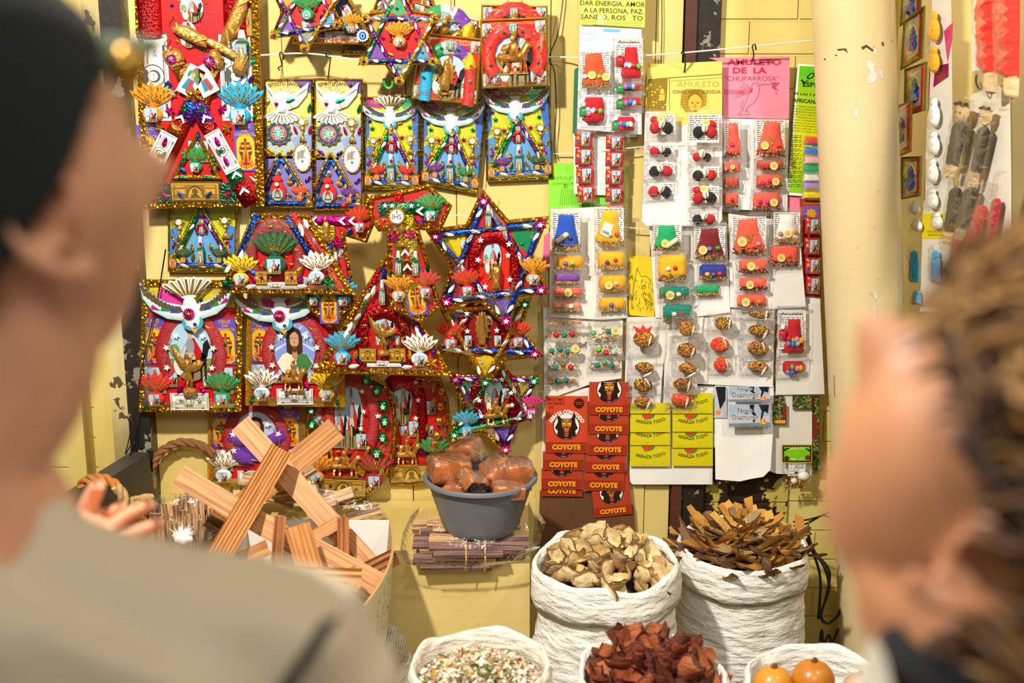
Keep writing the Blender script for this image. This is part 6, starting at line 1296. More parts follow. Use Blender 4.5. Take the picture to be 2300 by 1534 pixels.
for i,(x0,y0,x1,y1,lab)in enumerate(((1603,868,1632,938,'narrow packet with black horse legs, upper, left of the Destructor packets'),(1603,940,1626,1004,'narrow packet with black horse legs, lower, left of the Destructor packets'))):
    p=Panel('incense_packet',lab,'incense packet',rect(x0,y0,x1,y1),WALL-.020-.004*(2-i),g);m=p.mb('print');m.slab(rect(x0,y0,x1,y1),0,2,'#c4cad4');m.poly([(x0+4,y0),(x1-2,y0),(x1-3,y0+30),(x0+14,y0+52),(x0+10,y0+30)],2.2,'#1c1a24');m.poly(starpts(x0+10,y1-12,8,5,.5),2.3,'#f08a1c');p.part('packet_face',m,smooth=False)
def leafy(m,x0,y0,x1,y1,z,sd):
    R_=random.Random(sd);m.slab(rect(x0,y0,x1,y1),0,z,'#24401c')
    for k in range(int((x1-x0)*(y1-y0)/16)):x,y=R_.uniform(x0+2,x1-2),R_.uniform(y0+2,y1-2);m.poly(ell(x,y,R_.uniform(1.5,3.5),R_.uniform(1,2.5),6,rot=R_.uniform(0,3)),z+.1+k*.003,R_.choice(['#4a7a2c','#6a9a3c','#2c5a24','#8a8c4c','#a8ac7c','#c83a2c']))
for i,(x0,y0,x1,y1,lab)in enumerate(((1736,888,1760,920,'narrow leafy packet, upper left of the garden packets'),(1735,906,1766,952,'leafy packet with red and yellow edge, right of the Destructor packets'),(1780,888,1824,919,'dark leafy packet on the white card near the pillar'))):
    p=Panel('herb_packet',lab,'herb packet',rect(x0,y0,x1,y1),WALL-.022-.004*(i==1),'leafy garden packets');m=p.mb('print');leafy(m,x0,y0,x1,y1,2,i)
    if i==1:m.poly([(x0+2,y1-2),(x0+4,y1-9),(x1-2,y1-9),(x1-2,y1-2)],2.9,'#e8b81c');m.poly(rect(x1-8,y0+4,x1-2,y1-9),2.9,'#a82018')
    p.part('packet_face',m,smooth=False)
p=Panel('herb_packet','tall leafy packet strip standing beside the pillar','herb packet',rect(1826,890,1846,1056),WALL-.010,'leafy garden packets');m=p.mb('print');leafy(m,1824,890,1840,1056,2,9);m.poly(rect(1826,930,1834,985),2.9,'#8c2018');p.part('packet_face',m,smooth=False)
p=Panel('charm_bag','small bag with a green garden label, white egg stone and play banknote','charm bag',rect(1756,998,1826,1100),WALL-.030);m=p.mb('print');m.slab(rect(1755,997,1823,1038),4,5,'#d0a42c');m.poly(rect(1757,999,1821,1036),5.2,'#16180c');m.poly(rect(1760,1002,1818,1033),5.4,'#7fd01c');m.poly([(1760,1012),(1775,1004),(1805,1004),(1818,1014),(1818,1008),(1800,1002),(1778,1002),(1760,1006)],5.6,'#1c3c10');m.text('JARDIN',1789,1004.5,34,6,5.9,'#f0e6a0',bold=.03);m.poly(ell(1766,1028,6,6,10),5.8,'#5a2c1c');m.poly(ell(1813,1026,6,6,10),5.8,'#7a2c24');m.poly(rect(1776,1028,1786,1031),5.8,'#e6e6d0');m.poly(rect(1794,1027,1804,1030),5.8,'#c8d0a0');p.part('garden_label',m,smooth=False)
p.st('bill',1789,1053,40,30,z=3);blob(p,1804,1068,26,20,'#f2efe8',z=5,name='egg_stone');heap(p,1764,1070,1806,1096,['#e8842c','#e8d8b0','#7a3c1c','#c8a040','#2c2418'],60,2.4,name='beads',sd=5,z=3);blob(p,1782,1078,15,14,'#e6e0d0',z=8)
m=p.mb('clear_bag');m.relief([(1757,1036),(1824,1036),(1826,1060),(1818,1086),(1762,1104),(1756,1070)],1,18,'white',grid=11,nz=.4,seed=8);p.part('clear_bag',m,angle=30)
# --- pink card sliver by the star
sheet('amulet_card','narrow pink card peeping out left of the blue pouch sachets',[(1222,530),(1236,520),(1236,604),(1218,604)],.012,'#f06a9c')
sheet('amulet_card','pink header strip above the white pouch sachet',[(1762,440),(1798,442),(1798,486),(1762,484)],.012,'#f08098')
# ------------------------------------------------------------------ bench, sacks and goods in front of the wall
def wood_mat(name,base,dark,rough=.55,sc=(3,90,90)):
    m=bpy.data.materials.new(name);m.use_nodes=True;nt=m.node_tree;N=nt.nodes;L=nt.links;b=N['Principled BSDF'];b.inputs['Roughness'].default_value=rough
    tc=N.new('ShaderNodeTexCoord');mp=N.new('ShaderNodeMapping');mp.inputs['Scale'].default_value=sc;L.new(tc.outputs['Object'],mp.inputs['Vector'])
    oi=N.new('ShaderNodeObjectInfo');L.new(oi.outputs['Random'],mp.inputs['Location'])
    n=N.new('ShaderNodeTexNoise');n.inputs['Scale'].default_value=1.6;n.inputs['Detail'].default_value=4;n.inputs['Distortion'].default_value=.4;L.new(mp.outputs[0],n.inputs['Vector'])
    r=N.new('ShaderNodeValToRGB');r.color_ramp.elements[0].position=.36;r.color_ramp.elements[0].color=lin(dark);r.color_ramp.elements[1].position=.56;r.color_ramp.elements[1].color=lin(base)
    L.new(n.outputs['Fac'],r.inputs['Fac']);L.new(r.outputs[0],b.inputs['Base Color']);bp=N.new('ShaderNodeBump');bp.inputs['Strength'].default_value=.5;bp.inputs['Distance'].default_value=.001
    L.new(n.outputs['Fac'],bp.inputs['Height']);L.new(bp.outputs[0],b.inputs['Normal']);MATS[name]=m
wood_mat('cross_wood','#cb945a','#a06430',sc=(4,150,150));wood_mat('cross_wood_dark','#ae7240','#64381c');wood_mat('stick_wood','#d2a878','#6b4436',sc=(6,120,120));wood_mat('purple_stick','#8c6a60','#4a2c34',sc=(6,120,120))
mat('sackcloth',.75,bump=1.0,bscale=1,bdist=.012,stretch=(20,20,62),detail=3,var=.05,vscale=1)
def weave(mt):
    nt=mt.node_tree;N=nt.nodes;L=nt.links;b=N['Principled BSDF'];old=b.inputs['Normal'].links[0].from_socket;geo=N.new('ShaderNodeNewGeometry');sx_=N.new('ShaderNodeSeparateXYZ');L.new(geo.outputs['Position'],sx_.inputs[0]);hs=[]
    for ax,k in(('X',1300.0),('Z',1300.0)):
        mu=N.new('ShaderNodeMath');mu.operation='MULTIPLY';mu.inputs[1].default_value=k;L.new(sx_.outputs[ax],mu.inputs[0]);sn=N.new('ShaderNodeMath');sn.operation='SINE';L.new(mu.outputs[0],sn.inputs[0]);hs.append(sn)
    m2=N.new('ShaderNodeMath');m2.operation='MULTIPLY';L.new(hs[0].outputs[0],m2.inputs[0]);L.new(hs[1].outputs[0],m2.inputs[1]);bp=N.new('ShaderNodeBump');bp.inputs['Strength'].default_value=.35;bp.inputs['Distance'].default_value=.0012;L.new(m2.outputs[0],bp.inputs['Height']);L.new(old,bp.inputs['Normal']);L.new(bp.outputs[0],b.inputs['Normal'])
weave(MATS['sackcloth'])
mat('fine_weave',.7,bump=.5,bscale=700,bdist=.001,attr=True)
mat('root',.8,bump=.7,bscale=120,bdist=.004,var=.3,vscale=80,detail=5)
mat('bark',.75,bump=.9,bscale=1,bdist=.004,var=.45,vscale=70,detail=5,stretch=(90,90,240))
mat('tub_plastic',.42,var=.05);mat('resin',.35,coat=.5,var=.22,vscale=45,bump=.4,bscale=60,bdist=.004);mat('gourd_skin',.35,var=.2,vscale=30,coat=.2)
mat('cardboard',.8,var=.06,vscale=30,bump=.3,bscale=1,stretch=(260,260,2));mat('rope',.9,bump=.6,bscale=400,bdist=.002,var=.3,vscale=150);mat('rubber',.45);mat('dark_wood',.6,var=.4,vscale=30,bump=.5,bscale=80,bdist=.003);mat('petal',.7,var=.15,vscale=300)
film('pack_film',1.0,.12,38,1.0,lo=.04,hi=.75)
def plank(a,b,w,t,mat_name,parent=None,name='plank',face=None,flutes=0,label=None):
    """straight board with its own long axis; w, t full width and thickness in metres; face: direction its broad side looks"""
    a,b=Vector(a),Vector(b);L=(b-a).length;x=(b-a).normalized();f=Vector(face or(CAM-(a+b)/2)).normalized();y=(f.cross(x)).normalized();z=x.cross(y)
    m=MB([mat_name]);n=max(2,flutes*4+1);top=[]
    for e in(-.5,.5):top.append([m.V(e*L,(-.5+i/(n-1))*w,t/2+(.0022*math.cos(2*PI*flutes*i/(n-1))if flutes else 0))for i in range(n)])
    bot=[[m.V(e*L,-.5*w,-t/2),m.V(e*L,.5*w,-t/2)]for e in(-.5,.5)]
    for i in range(n-1):m.face((top[0][i],top[1][i],top[1][i+1],top[0][i+1]),'white')
    m.face((bot[0][0],bot[0][1],bot[1][1],bot[1][0]),'white');m.face((top[0][0],bot[0][0],bot[1][0],top[1][0]),'white');m.face((top[0][-1],top[1][-1],bot[1][1],bot[0][1]),'white')
    m.face(top[0][::1]+[bot[0][1],bot[0][0]],'white');m.face(top[1][::-1]+[bot[1][0],bot[1][1]],'white')
    o=bpy.data.objects.new(name,m.mesh(name,None,True,30));COL.objects.link(o);M=Matrix((x,y,z)).transposed();o.rotation_euler=M.to_euler();c=(a+b)/2
    if parent:o.parent=parent;o.location=c-WL(parent)
    else:o.location=c
    if label:o['label']=label
    return o
# --- the yellow bench along the wall
zt_b=P(1040,1266,2.62).z;xr=P(1190,1300,2.62).x
b=MB(['bench_paint']);b.box3(-.82,2.62,0,xr,2.645,zt_b,'white');b.box3(-.82,2.645,zt_b-.025,xr,2.99,zt_b,'white');b.box3(xr-.022,2.645,0,xr,2.99,zt_b-.025,'white')
tag(obj('bench',b,smooth=False),'yellow painted wooden bench carrying the tub and bagged sticks','bench')
b=MB(['ply']);q=[P(1213,1105,2.983),P(1400,1105,2.983),P(1424,1140,2.982),P(1427,1200,2.98),P(1430,1330,2.97),P(1205,1330,2.97)]
z0=Vector((0,.012,0));ids=[b.V(*v)for v in q];id2=[b.V(*(v+z0))for v in q];b.face(ids,'white');b.face(id2[::-1],'white');[b.face((ids[i],ids[(i+1)%6],id2[(i+1)%6],id2[i]),'white')for i in range(6)]
bd=tag(obj('plywood_board',b,smooth=False),'brown board leaning on the wall behind the sacks','board')
def leg_to_floor(o):pass
# --- sacks
def sack(px,py,Y,wpx,label,seed,colr='#efebe2',h=.58,mound=.03,fill_c='#5a4428',tilt=0.0,fine=False):
    c=P(px,py,Y);r=wpx*pxs(px,py,Y)[0]/2;zr=c.z;t=thing('sack',(c.x,Y,0),label,'sack','white woven sacks of dried goods');n=88
    def nz(a,z,s_):return noise.noise(Vector((math.cos(a)*1.6+seed,math.sin(a)*1.6,z*s_)))
    def surf(m,prof,amp,wave):
        rings=[]
        for(k,dz)in prof:
            row=[]
            for j in range(n):
                a=2*PI*j/n;z=zr+dz;lf=wave*(nz(a,0,1)*1.3+tilt*math.sin(a))*(1 if dz>-.14 else max(0,1+(dz+.14)*12))
                fold=noise.noise(Vector((a*2.2+seed*3,z*34+nz(a,0,1)*3,seed)))*.5+noise.noise(Vector((a*7+seed,z*70,3.3)))*.28
                rr=r*k*(1+.035*nz(a,z,4))+amp*fold
                row.append(m.V(c.x+rr*math.cos(a),Y+rr*math.sin(a),max(z+lf,0)))
            rings.append(row)
        for i in range(len(rings)-1):
            for j in range(n):m.face((rings[i][j],rings[i][(j+1)%n],rings[i+1][(j+1)%n],rings[i+1][j]),colr)
        return rings
    m=MB(['sackcloth']);prof=[(.0,-zr),(.82,-zr),(.94,-zr+.03)]+[(.97+.06*math.sin(PI*i/22),-zr+.05+(zr-.15)*i/22)for i in range(23)]+[(.96,-.07),(.93,-.03)]
    surf(m,prof,.014,.008);obj('sack_body',m,t,angle=180)
    m=MB(['sackcloth']);surf(m,[(.985,-.066),(1.02,-.074),(1.045,-.062),(1.05,-.035),(1.025,-.006),(.99,.006),(.955,.004),(.925,-.014),(.91,-.045),(.9,-.08)],.009,.011);obj('rolled_rim',m,t,angle=180)
    m=MB(['root']);rings=[[m.V(c.x+r*.9*(1-k/6)*math.cos(2*PI*j/30),Y+r*.9*(1-k/6)*math.sin(2*PI*j/30),zr-.055+mound*(1-(1-k/6)**2)-.015)for j in range(30)]for k in range(6)]
    for i in range(5):
        for j in range(30):m.face((rings[i][j],rings[i][(j+1)%30],rings[i+1][(j+1)%30],rings[i+1][j]),fill_c)
    m.face(rings[-1],fill_c);obj('filling',m,t);return c,r,zr
def shapes(kind,k):
    """one curled dried piece, about 1 unit long, in its own frame"""
    R_=random.Random(k*17+len(kind));m=MB(['root' if kind=='root' else 'bark']);nu,nv=(9,7)if kind=='root' else(12,4)
    pal=dict(root=['#dcc088','#cfae70','#e4cc98','#b8925a'],strip=['#cf9438','#b87a24','#dca94c','#8c6a4c','#a88a5c'],chunk=['#a8542c','#8c3f20','#b8683c','#74341c'])[kind];c=pal[k%len(pal)];ce=dict(root='#7c5c30',strip='#6a4a28',chunk='#5c2a18')[kind]
    W_=dict(root=.8,strip=.15,chunk=.42)[kind];T_=dict(root=.07,strip=.03,chunk=.07)[kind];cu=R_.uniform(.6,1.5)*(1 if kind!='strip' else .8);cv=R_.uniform(.4,2.4);tw=R_.uniform(-.8,.8)
    G=[]
    for sgn in(1,-1):
        g=[]
        for i in range(nu+1):
            row=[]
            for j in range(nv+1):
                u=i/nu*2-1;v=j/nv*2-1
                if kind=='root':
                    s_=1-.12*(abs(u*v));wob=1+.22*noise.noise(Vector((u*1.5+k*5,v*1.5,2)));x=u*math.sqrt(max(0,1-v*v*.45))*.5*wob;y=v*math.sqrt(max(0,1-u*u*.45))*.5*W_*wob
                else:x=u*.5;y=v*W_/2*(1+.35*noise.noise(Vector((u*2+k*3,v*.3,5))))*(1-.25*abs(u)**6)
                z=cu*(x*x)*.9+cv*y*y*(1.2 if kind!='chunk' else 2.2)+.09*noise.noise(Vector((x*4+k,y*5,1)));a=tw*x;y,z=y*math.cos(a)-z*math.sin(a),y*math.sin(a)+z*math.cos(a)
                row.append(m.V(x,y,z+sgn*T_/2))
            g.append(row)
        G.append(g)
    for sI,g in enumerate(G):
        for i in range(nu):
            for j in range(nv):m.face((g[i][j],g[i+1][j],g[i+1][j+1],g[i][j+1])if sI==0 else(g[i][j],g[i][j+1],g[i+1][j+1],g[i+1][j]),c)
    for i in range(nu):m.face((G[0][i][0],G[1][i][0],G[1][i+1][0],G[0][i+1][0]),ce);m.face((G[0][i][nv],G[0][i+1][nv],G[1][i+1][nv],G[1][i][nv]),ce)
    for j in range(nv):m.face((G[0][0][j],G[0][0][j+1],G[1][0][j+1],G[1][0][j]),ce);m.face((G[0][nu][j],G[1][nu][j],G[1][nu][j+1],G[0][nu][j+1]),ce)
    return m.mesh(kind,None,True,60)
def strew(kind,name,label,cat,group,c,r,zr,Y,n,size,mound,seed,flat=.6):
    M_=[shapes(kind,k)for k in range(8)];R_=random.Random(seed)
    for i in range(n):
        t=math.sqrt((i+.5)/n)*.9;a=i*2.39996;x,y=c.x+r*t*math.cos(a)*.92,Y+r*t*math.sin(a)*.92
        z=zr-.035+mound*(1-t*t)+R_.uniform(0,.018)*(1-t)
        o=bpy.data.objects.new(name,M_[i%8]);COL.objects.link(o);o.location=(x,y,z);s_=size*R_.uniform(.75,1.2);o.scale=(s_,s_,s_)
        o.rotation_euler=(R_.uniform(-flat,flat)+(-.35*math.sin(a)*t),R_.uniform(-flat,flat)+.3*t*math.cos(a),R_.uniform(0,2*PI));tag(o,label,cat,group)
c,r,zr=sack(1362,1262,2.52,322,'white sack of pale dried root slices beside the bench',1.3,mound=.05,tilt=.6)
strew('root','dried_root_slice','curled pale dried root slice heaped in the sack beside the bench','root slice','pale root slices',c,r,zr,2.52,74,.058,.062,5,.9)
c,r,zr=sack(1668,1222,2.74,288,'white sack of yellow-brown bark strips near the black cables',4.7,mound=.05,tilt=.7)
strew('strip','bark_strip','curved yellow-brown bark strip heaped in the sack near the black cables','bark strip','yellow-brown bark strips',c,r,zr,2.74,100,.14,.055,6,.2)
c,r,zr=sack(1467,1512,2.14,330,'white sack of red-brown bark chunks in front of the root slices',8.1,mound=.05,tilt=.6)
strew('chunk','bark_chunk','curled red-brown bark chunk heaped in the front middle sack','bark chunk','red-brown bark chunks',c,r,zr,2.14,52,.085,.065,7,.8)
c,r,zr=sack(1078,1492,2.14,312,'white sack of mixed dried petals in front of the bench',11.9,mound=.035,colr='#e6dfcf',tilt=.8,fill_c='#7a7048')
m=MB(['petal']);R_=random.Random(3)
for i in range(2600):
    t=math.sqrt(R_.random())*.93;a=R_.uniform(0,2*PI);x,y=c.x+r*t*math.cos(a)*.92,2.14+r*t*math.sin(a)*.92;z=zr-.042+.04*(1-t*t)+R_.uniform(0,.008);s_=R_.uniform(.004,.011);k=R_.random()
    cc='#efe6d0' if k<.42 else '#dcc4ac' if k<.6 else '#8c8c4c' if k<.78 else '#5c6434' if k<.88 else '#b06a48' if k<.95 else '#e89a1c'
    e=Vector((R_.gauss(0,1),R_.gauss(0,1),R_.gauss(0,.5))).normalized();f=e.cross(Vector((R_.gauss(0,1),R_.gauss(0,1),R_.gauss(0,1)))).normalized();p0=Vector((x,y,z));L_=s_*(1.6 if k>.6 else 1.0);W_=s_*(.4 if k>.6 else .8);up=e.cross(f)*s_*.35
    ids=[m.V(*(p0+e*L_*u+f*W_*v+up*w_))for u,v,w_ in((-1,0,0),(-.3,-1,.6),(.5,-.8,.6),(1,0,0),(.4,.9,.6),(-.4,.8,.6))];m.face(ids[:4],cc);m.face((ids[0],)+tuple(ids[3:]),cc)
o=obj('dried_petals',m,smooth=False);tag(o,'cream, green and orange dried petals and leaves filling the front left sack','dried petals',kind='stuff')
c,r,zr=sack(1838,1535,2.14,322,'white sack of round brown gourds in the lower right',15.2,mound=.0,tilt=.5,fill_c='#4a3a20')
for i,(px,py,wpx,lab,cc)in enumerate(((1736,1536,88,'yellow-brown round gourd, left of the two big ones','#d8922c'),(1826,1526,96,'larger orange-brown gourd in the middle of the gourd sack','#c87c24'),(1930,1548,80,'dull brown gourd nearest the collar of the curly-haired person','#b8763c'))):
    q=P(px,py,2.10);rr=wpx*pxs(px,py,2.1)[0]/2;m=MB(['gourd_skin']);m.ball(q.x,q.y,q.z,rr,rr,rr*.94,cc,28,18)if False else None
    rows=[]
    for a in range(15):
        th=PI*a/14;rows.append([m.V(q.x+rr*math.sin(th)*math.cos(2*PI*j/28)*(1+.02*math.sin(j)),q.y+rr*math.sin(th)*math.sin(2*PI*j/28),q.z+rr*.93*math.cos(th))for j in range(28)])
    for a in range(14):
        for j in range(28):m.face((rows[a][j],rows[a][(j+1)%28],rows[a+1][(j+1)%28],rows[a+1][j]),cc)
    t=thing('gourd',(q.x,q.y,q.z-rr),lab,'gourd','gourds in the sack');obj('gourd_body',m,t);m=MB(['rope']);m.tube([(q.x,q.y,q.z+rr*.88),(q.x+.003,q.y,q.z+rr*.93+.006)],[.006,.004],'#6a4a24');obj('stem',m,t)
# --- grey tub with wrapped brown blocks
def lathe(m,cx,cy,prof,cc,n=56):
    rings=[[m.V(cx+r_*math.cos(2*PI*j/n),cy+r_*math.sin(2*PI*j/n),z)for j in range(n)]for r_,z in prof]
    for i in range(len(rings)-1):
        for j in range(n):m.face((rings[i][j],rings[i][(j+1)%n],rings[i+1][(j+1)%n],rings[i+1][j]),cc)
TY=2.70;c=P(1079,1068,TY);tr=257*pxs(1079,1068,TY)[0]/2;zb=P(1079,1182,TY).z;zr=c.z;H_=zr-zb
m=MB(['tub_plastic']);pr=[(0,zb+.002),(tr*.64,zb),(tr*.66,zb+.004)]
for i in range(14):t=i/13;pr+=[(tr*(.67+.25*t)+(.0012 if i%2 else 0),zb+.008+(H_-.016)*t)]
pr+=[(tr*.94,zr-.006),(tr*1.0,zr-.006),(tr*1.005,zr),(tr*.99,zr+.003),(tr*.93,zr+.002),(tr*.9,zr-.01),(tr*.66,zb+.012),(0,zb+.012)]
lathe(m,c.x,TY,pr,'#74767e');tub=tag(obj('plastic_tub',m,angle=50),'round grey plastic tub heaped with film-wrapped brown blocks','tub')
blocks=[((1010,1054),TY-.01,(.088,.065,.058),(.1,.1,.25),'largest wrapped brown block, at the left of the tub',0),((1046,1014),TY+.06,(.07,.055,.05),(.2,-.3,-.5),'wrapped brown block at the back, topmost in the tub',0),((1068,1084),TY-.06,(.075,.05,.045),(.5,.5,.5),'pointed wrapped block with white creased film, front middle of the tub',1),((1112,1064),TY-.0,(.07,.06,.055),(-.2,-.5,.8),'wrapped brown block leaning right of the pointed one',0),((1160,1064),TY+.0,(.065,.06,.06),(.1,.15,.3),'smooth wrapped brown block at the right side of the tub',0),((1142,1100),TY-.065,(.075,.05,.03),(0,.1,.1),'low wrapped block at the front right rim of the tub',0),((1030,1098),TY-.06,(.06,.05,.03),(0,-.2,-.3),'low pale wrapped block at the front left rim',0)]
for(px,py),Y,S,rot,lab,wedge in blocks:
    q=P(px,py,Y);n=8;M=Matrix.LocRotScale(q,Matrix.Rotation(rot[2],3,'Z').to_quaternion()@Matrix.Rotation(rot[0],3,'X').to_quaternion()@Matrix.Rotation(rot[1],3,'Y').to_quaternion(),Vector((1,1,1)))
    t=thing('wrapped_block',(q.x,q.y,q.z-S[2]/2),lab,'wrapped block','film-wrapped brown blocks')
    for nm,mt,grow,cc in(('block','resin',1.0,'#c06a30'),('clear_wrap','pack_film',1.05,'white')):
        m=MB([mt]);rows=[]
        for a in range(n*2+1):
            th=PI*a/(2*n);row=[]
            for j in range(4*n):
                ph=2*PI*j/(4*n);v=Vector((math.sin(th)*math.cos(ph),math.sin(th)*math.sin(ph),math.cos(th)));k=max(abs(v.x),abs(v.y),abs(v.z));v=v.lerp(v/k,.72);v=Vector((v.x*S[0]/2,v.y*S[1]/2,v.z*S[2]/2))
                if wedge:v.z*=1-.45*(v.x/S[0]+.5);v.y*=1-.5*(v.x/S[0]+.5)
                v*=grow*(1+.07*noise.noise(v*28+q*9)+(.03*noise.noise(v*130+q)if nm!='block' else 0));row.append(m.V(*(M@v)))
            rows.append(row)
        for a in range(2*n):
            for j in range(4*n):m.face((rows[a][j],rows[a][(j+1)%(4*n)],rows[a+1][(j+1)%(4*n)],rows[a+1][j]),cc)
        obj(nm,m,t,angle=60)
# --- clear bags of sticks and wood
def bagmesh(pts,Y,depth,seed,nzk=.35,grid=None):
    """crumpled clear bag: two sheets over an outline, front towards the camera"""
    m=MB(['pack_film'],T=lambda x,y,h:P(x,y,Y)-Vector((0,h*.001,0)));m.relief(pts,0,depth,'white',grid=grid or 16,nz=nzk,seed=seed,w=30);return m
q=P(1060,1262,2.60);t=thing('stick_bag',(q.x,2.70,zt_b),'clear bag of split sticks tied with rubber bands, under the grey tub','bag of sticks');R_=random.Random(9);0
for lay in range(5):
    for k in range(4 if lay<4 else 3):
        Y=2.60+k*.055+R_.uniform(-.01,.01);z=zt_b+.006+lay*.0098;x0=P(R_.uniform(925,975),1200,Y).x;x1=P(R_.uniform(1090,1190),1200,Y).x
        plank((x0,Y,z),(x1,Y+R_.uniform(-.01,.01),z+R_.uniform(-.003,.004)),R_.uniform(.02,.034),R_.uniform(.006,.0085),'purple_stick' if R_.random()<.22 else 'stick_wood',t,'stick',face=(R_.uniform(-.3,.3),-.4,1))
for px in(1045,1088):
    m=MB(['rubber']);x=P(px,1230,2.58).x;m.tube([(x,2.578,zt_b+.002),(x+.002,2.574,zt_b+.03),(x+.001,2.60,zt_b+.0485),(x,2.78,zt_b+.049)],.0016,'#d8a860',n=6);obj('rubber_band',m,t)
obj('clear_bag',bagmesh([(905,1195),(922,1160),(945,1136),(965,1150),(985,1180),(1020,1206),(1080,1213),(1140,1204),(1180,1175),(1192,1146),(1212,1152),(1226,1175),(1215,1205),(1212,1230),(1160,1262),(1080,1274),(960,1276),(912,1266),(898,1240)],2.575,16,2.2),t,angle=30)
q=P(420,1240,2.5);t=thing('wood_chip_bag',(q.x,2.62,zt_b),'knotted clear bag of upright wood chips, left of the wooden crosses','bag of wood chips')
for i in range(34):
    px=R_.uniform(340,525);Y=R_.uniform(2.60,2.74);x=P(px,1180,Y).x;h=R_.uniform(.05,.085)*(1.1-abs(px-450)/400);a=R_.uniform(-.5,.5)*.03
    plank((x,Y,zt_b+.008),(x+a,Y+R_.uniform(-.01,.03),zt_b+h+.03),R_.uniform(.014,.024),.006,'stick_wood',t,'wood_chip',face=(R_.uniform(-.6,.6),-1,.2))
obj('clear_bag',bagmesh([(300,1150),(330,1118),(390,1108),(450,1112),(510,1130),(538,1160),(534,1215),(510,1260),(440,1275),(360,1260),(312,1220)],2.585,22,5.5,.4),t,angle=30)
m=MB(['plastic']);k0=P(410,1206,2.55)
for i in range(26):
    a=2*PI*i/26;L_=R_.uniform(.016,.034);d=Vector((math.cos(a)*1.2,-.25,math.sin(a)*.7));s_=Vector((-math.sin(a),0,math.cos(a)))*.004;m.face([m.V(*(k0+d*.006+s_)),m.V(*(k0+d*.006-s_)),m.V(*(k0+d*L_+s_*.3+Vector((0,.035,0))))],'#efece2')
m.tube([k0+Vector((-.018,0,.004)),k0+Vector((-.006,-.012,.002)),k0+Vector((.006,-.012,-.002)),k0+Vector((.02,-.004,-.003))],[.004,.011,.012,.006],'#f2f0ea',n=10);obj('knot',m,t)
t=thing('wood_piece_bag',(P(640,1150,2.8).x,2.85,zt_b),'clear bag of chopped pale wood behind the crosses','bag of wood')
for i in range(16):
    px=R_.uniform(540,830);Y=R_.uniform(2.78,2.92);x=P(px,1120,Y).x;z=zt_b+.012+R_.uniform(.0,.09)*(1 if px<760 else .3);plank((x-.035,Y,z),(x+.035,Y+R_.uniform(-.03,.03),max(zt_b+.012,z+R_.uniform(-.04,.04))),R_.uniform(.02,.035),.014,'stick_wood',t,'wood_piece',face=(R_.uniform(-.6,.6),-1,.8))
obj('clear_bag',bagmesh([(500,1180),(520,1090),(600,1062),(700,1076),(770,1120),(850,1128),(870,1160),(800,1185)],2.77,16,8.5),t,angle=30)
# --- cardboard box of wooden crosses, on a closed sack
bz0,bz1=.385,.562;bx0,bx1=-.56,-.252
t=thing('cardboard_box',(-.45,2.4,bz0),'white cardboard box with blue marker writing, full of wooden crosses','box');m=MB(['cardboard'])
n=12;prof=[(bx1+.022*math.sin(PI*i/n)-.012*(i/n)**2,2.62-.42*i/n)for i in range(n+1)]
for i in range(n):
    for(x0,y0),(x1,y1),o_ in((prof[i],prof[i+1],0),(prof[i],prof[i+1],-.005)):
        sl=.018;m.face([m.V(x0+o_-sl,y0,bz0),m.V(x1+o_-sl,y1,bz0),m.V(x1+o_,y1,bz1),m.V(x0+o_,y0,bz1)],'#e6dcae' if o_==0 else '#b8996c')
    (x0,y0),(x1,y1)=prof[i],prof[i+1];m.face([m.V(x0,y0,bz1),m.V(x1,y1,bz1),m.V(x1-.005,y1,bz1),m.V(x0-.005,y0,bz1)],'#b8925c')
m.box3(bx0,2.615,bz0,bx1-.004,2.62,bz1,'#eae8e4');m.box3(bx0,2.20,bz0,bx1-.012,2.205,bz1,'#e0dcd0');m.box3(bx0,2.2,bz0,bx0+.005,2.62,bz1,'#dcd6c6');m.box3(bx0,2.2,bz0,bx1-.02,2.62,bz0+.005,'#c8b48c');obj('box_body',m,t,smooth=False)
m=MB(['print']);R_=random.Random(5)
def onbox(y,z):i=min(max((2.62-y)/.42*n,0),n-.001);k=int(i);f=i-k;x=prof[k][0]*(1-f)+prof[k+1][0]*f;return(x-.018*(bz1-z)/(bz1-bz0)+.0008,y,z)
for cy,cc,s_ in((2.40,'#e0902c',.016),(2.34,'#2c50a0',.012),(2.30,'#2c50a0',.010),(2.45,'#4a4a44',.012),(2.37,'#2c50a0',.011)):
    for k in range(4):
        z=bz1-.03-k*.028;a0=R_.uniform(0,3)
        for j in range(7):
            a,b_=a0+j*.6,a0+j*.6+.6;m.face([m.V(*onbox(cy+s_*math.cos(a)*.6,z+s_*math.sin(a))),m.V(*onbox(cy+s_*math.cos(b_)*.6,z+s_*math.sin(b_))),m.V(*onbox(cy+s_*.8*math.cos(b_)*.6,z+s_*.8*math.sin(b_))),m.V(*onbox(cy+s_*.8*math.cos(a)*.6,z+s_*.8*math.sin(a)))],cc)
obj('marker_writing',m,t,smooth=False)
m=MB(['sackcloth']);rows=[]
for k in range(22):
    t_=k/21;z=.38*(1-t_);row=[]
    for j in range(56):
        a=2*PI*j/56;e=1+.1*math.sin(PI*t_)+.03*noise.noise(Vector((a*2,z*22,1)));row.append(m.V(-.44+.235*e*math.cos(a)+.006*noise.noise(Vector((a*5,z*50,4))),2.40+.19*e*math.sin(a),z))
    rows.append(row)
m.face(rows[0],'#e4ded2')
for k in range(21):
    for j in range(56):m.face((rows[k][j],rows[k][(j+1)%56],rows[k+1][(j+1)%56],rows[k+1][j]),'#e4ded2')
tag(obj('closed_sack',m,angle=180),'closed white sack bulging under the cardboard box','sack')
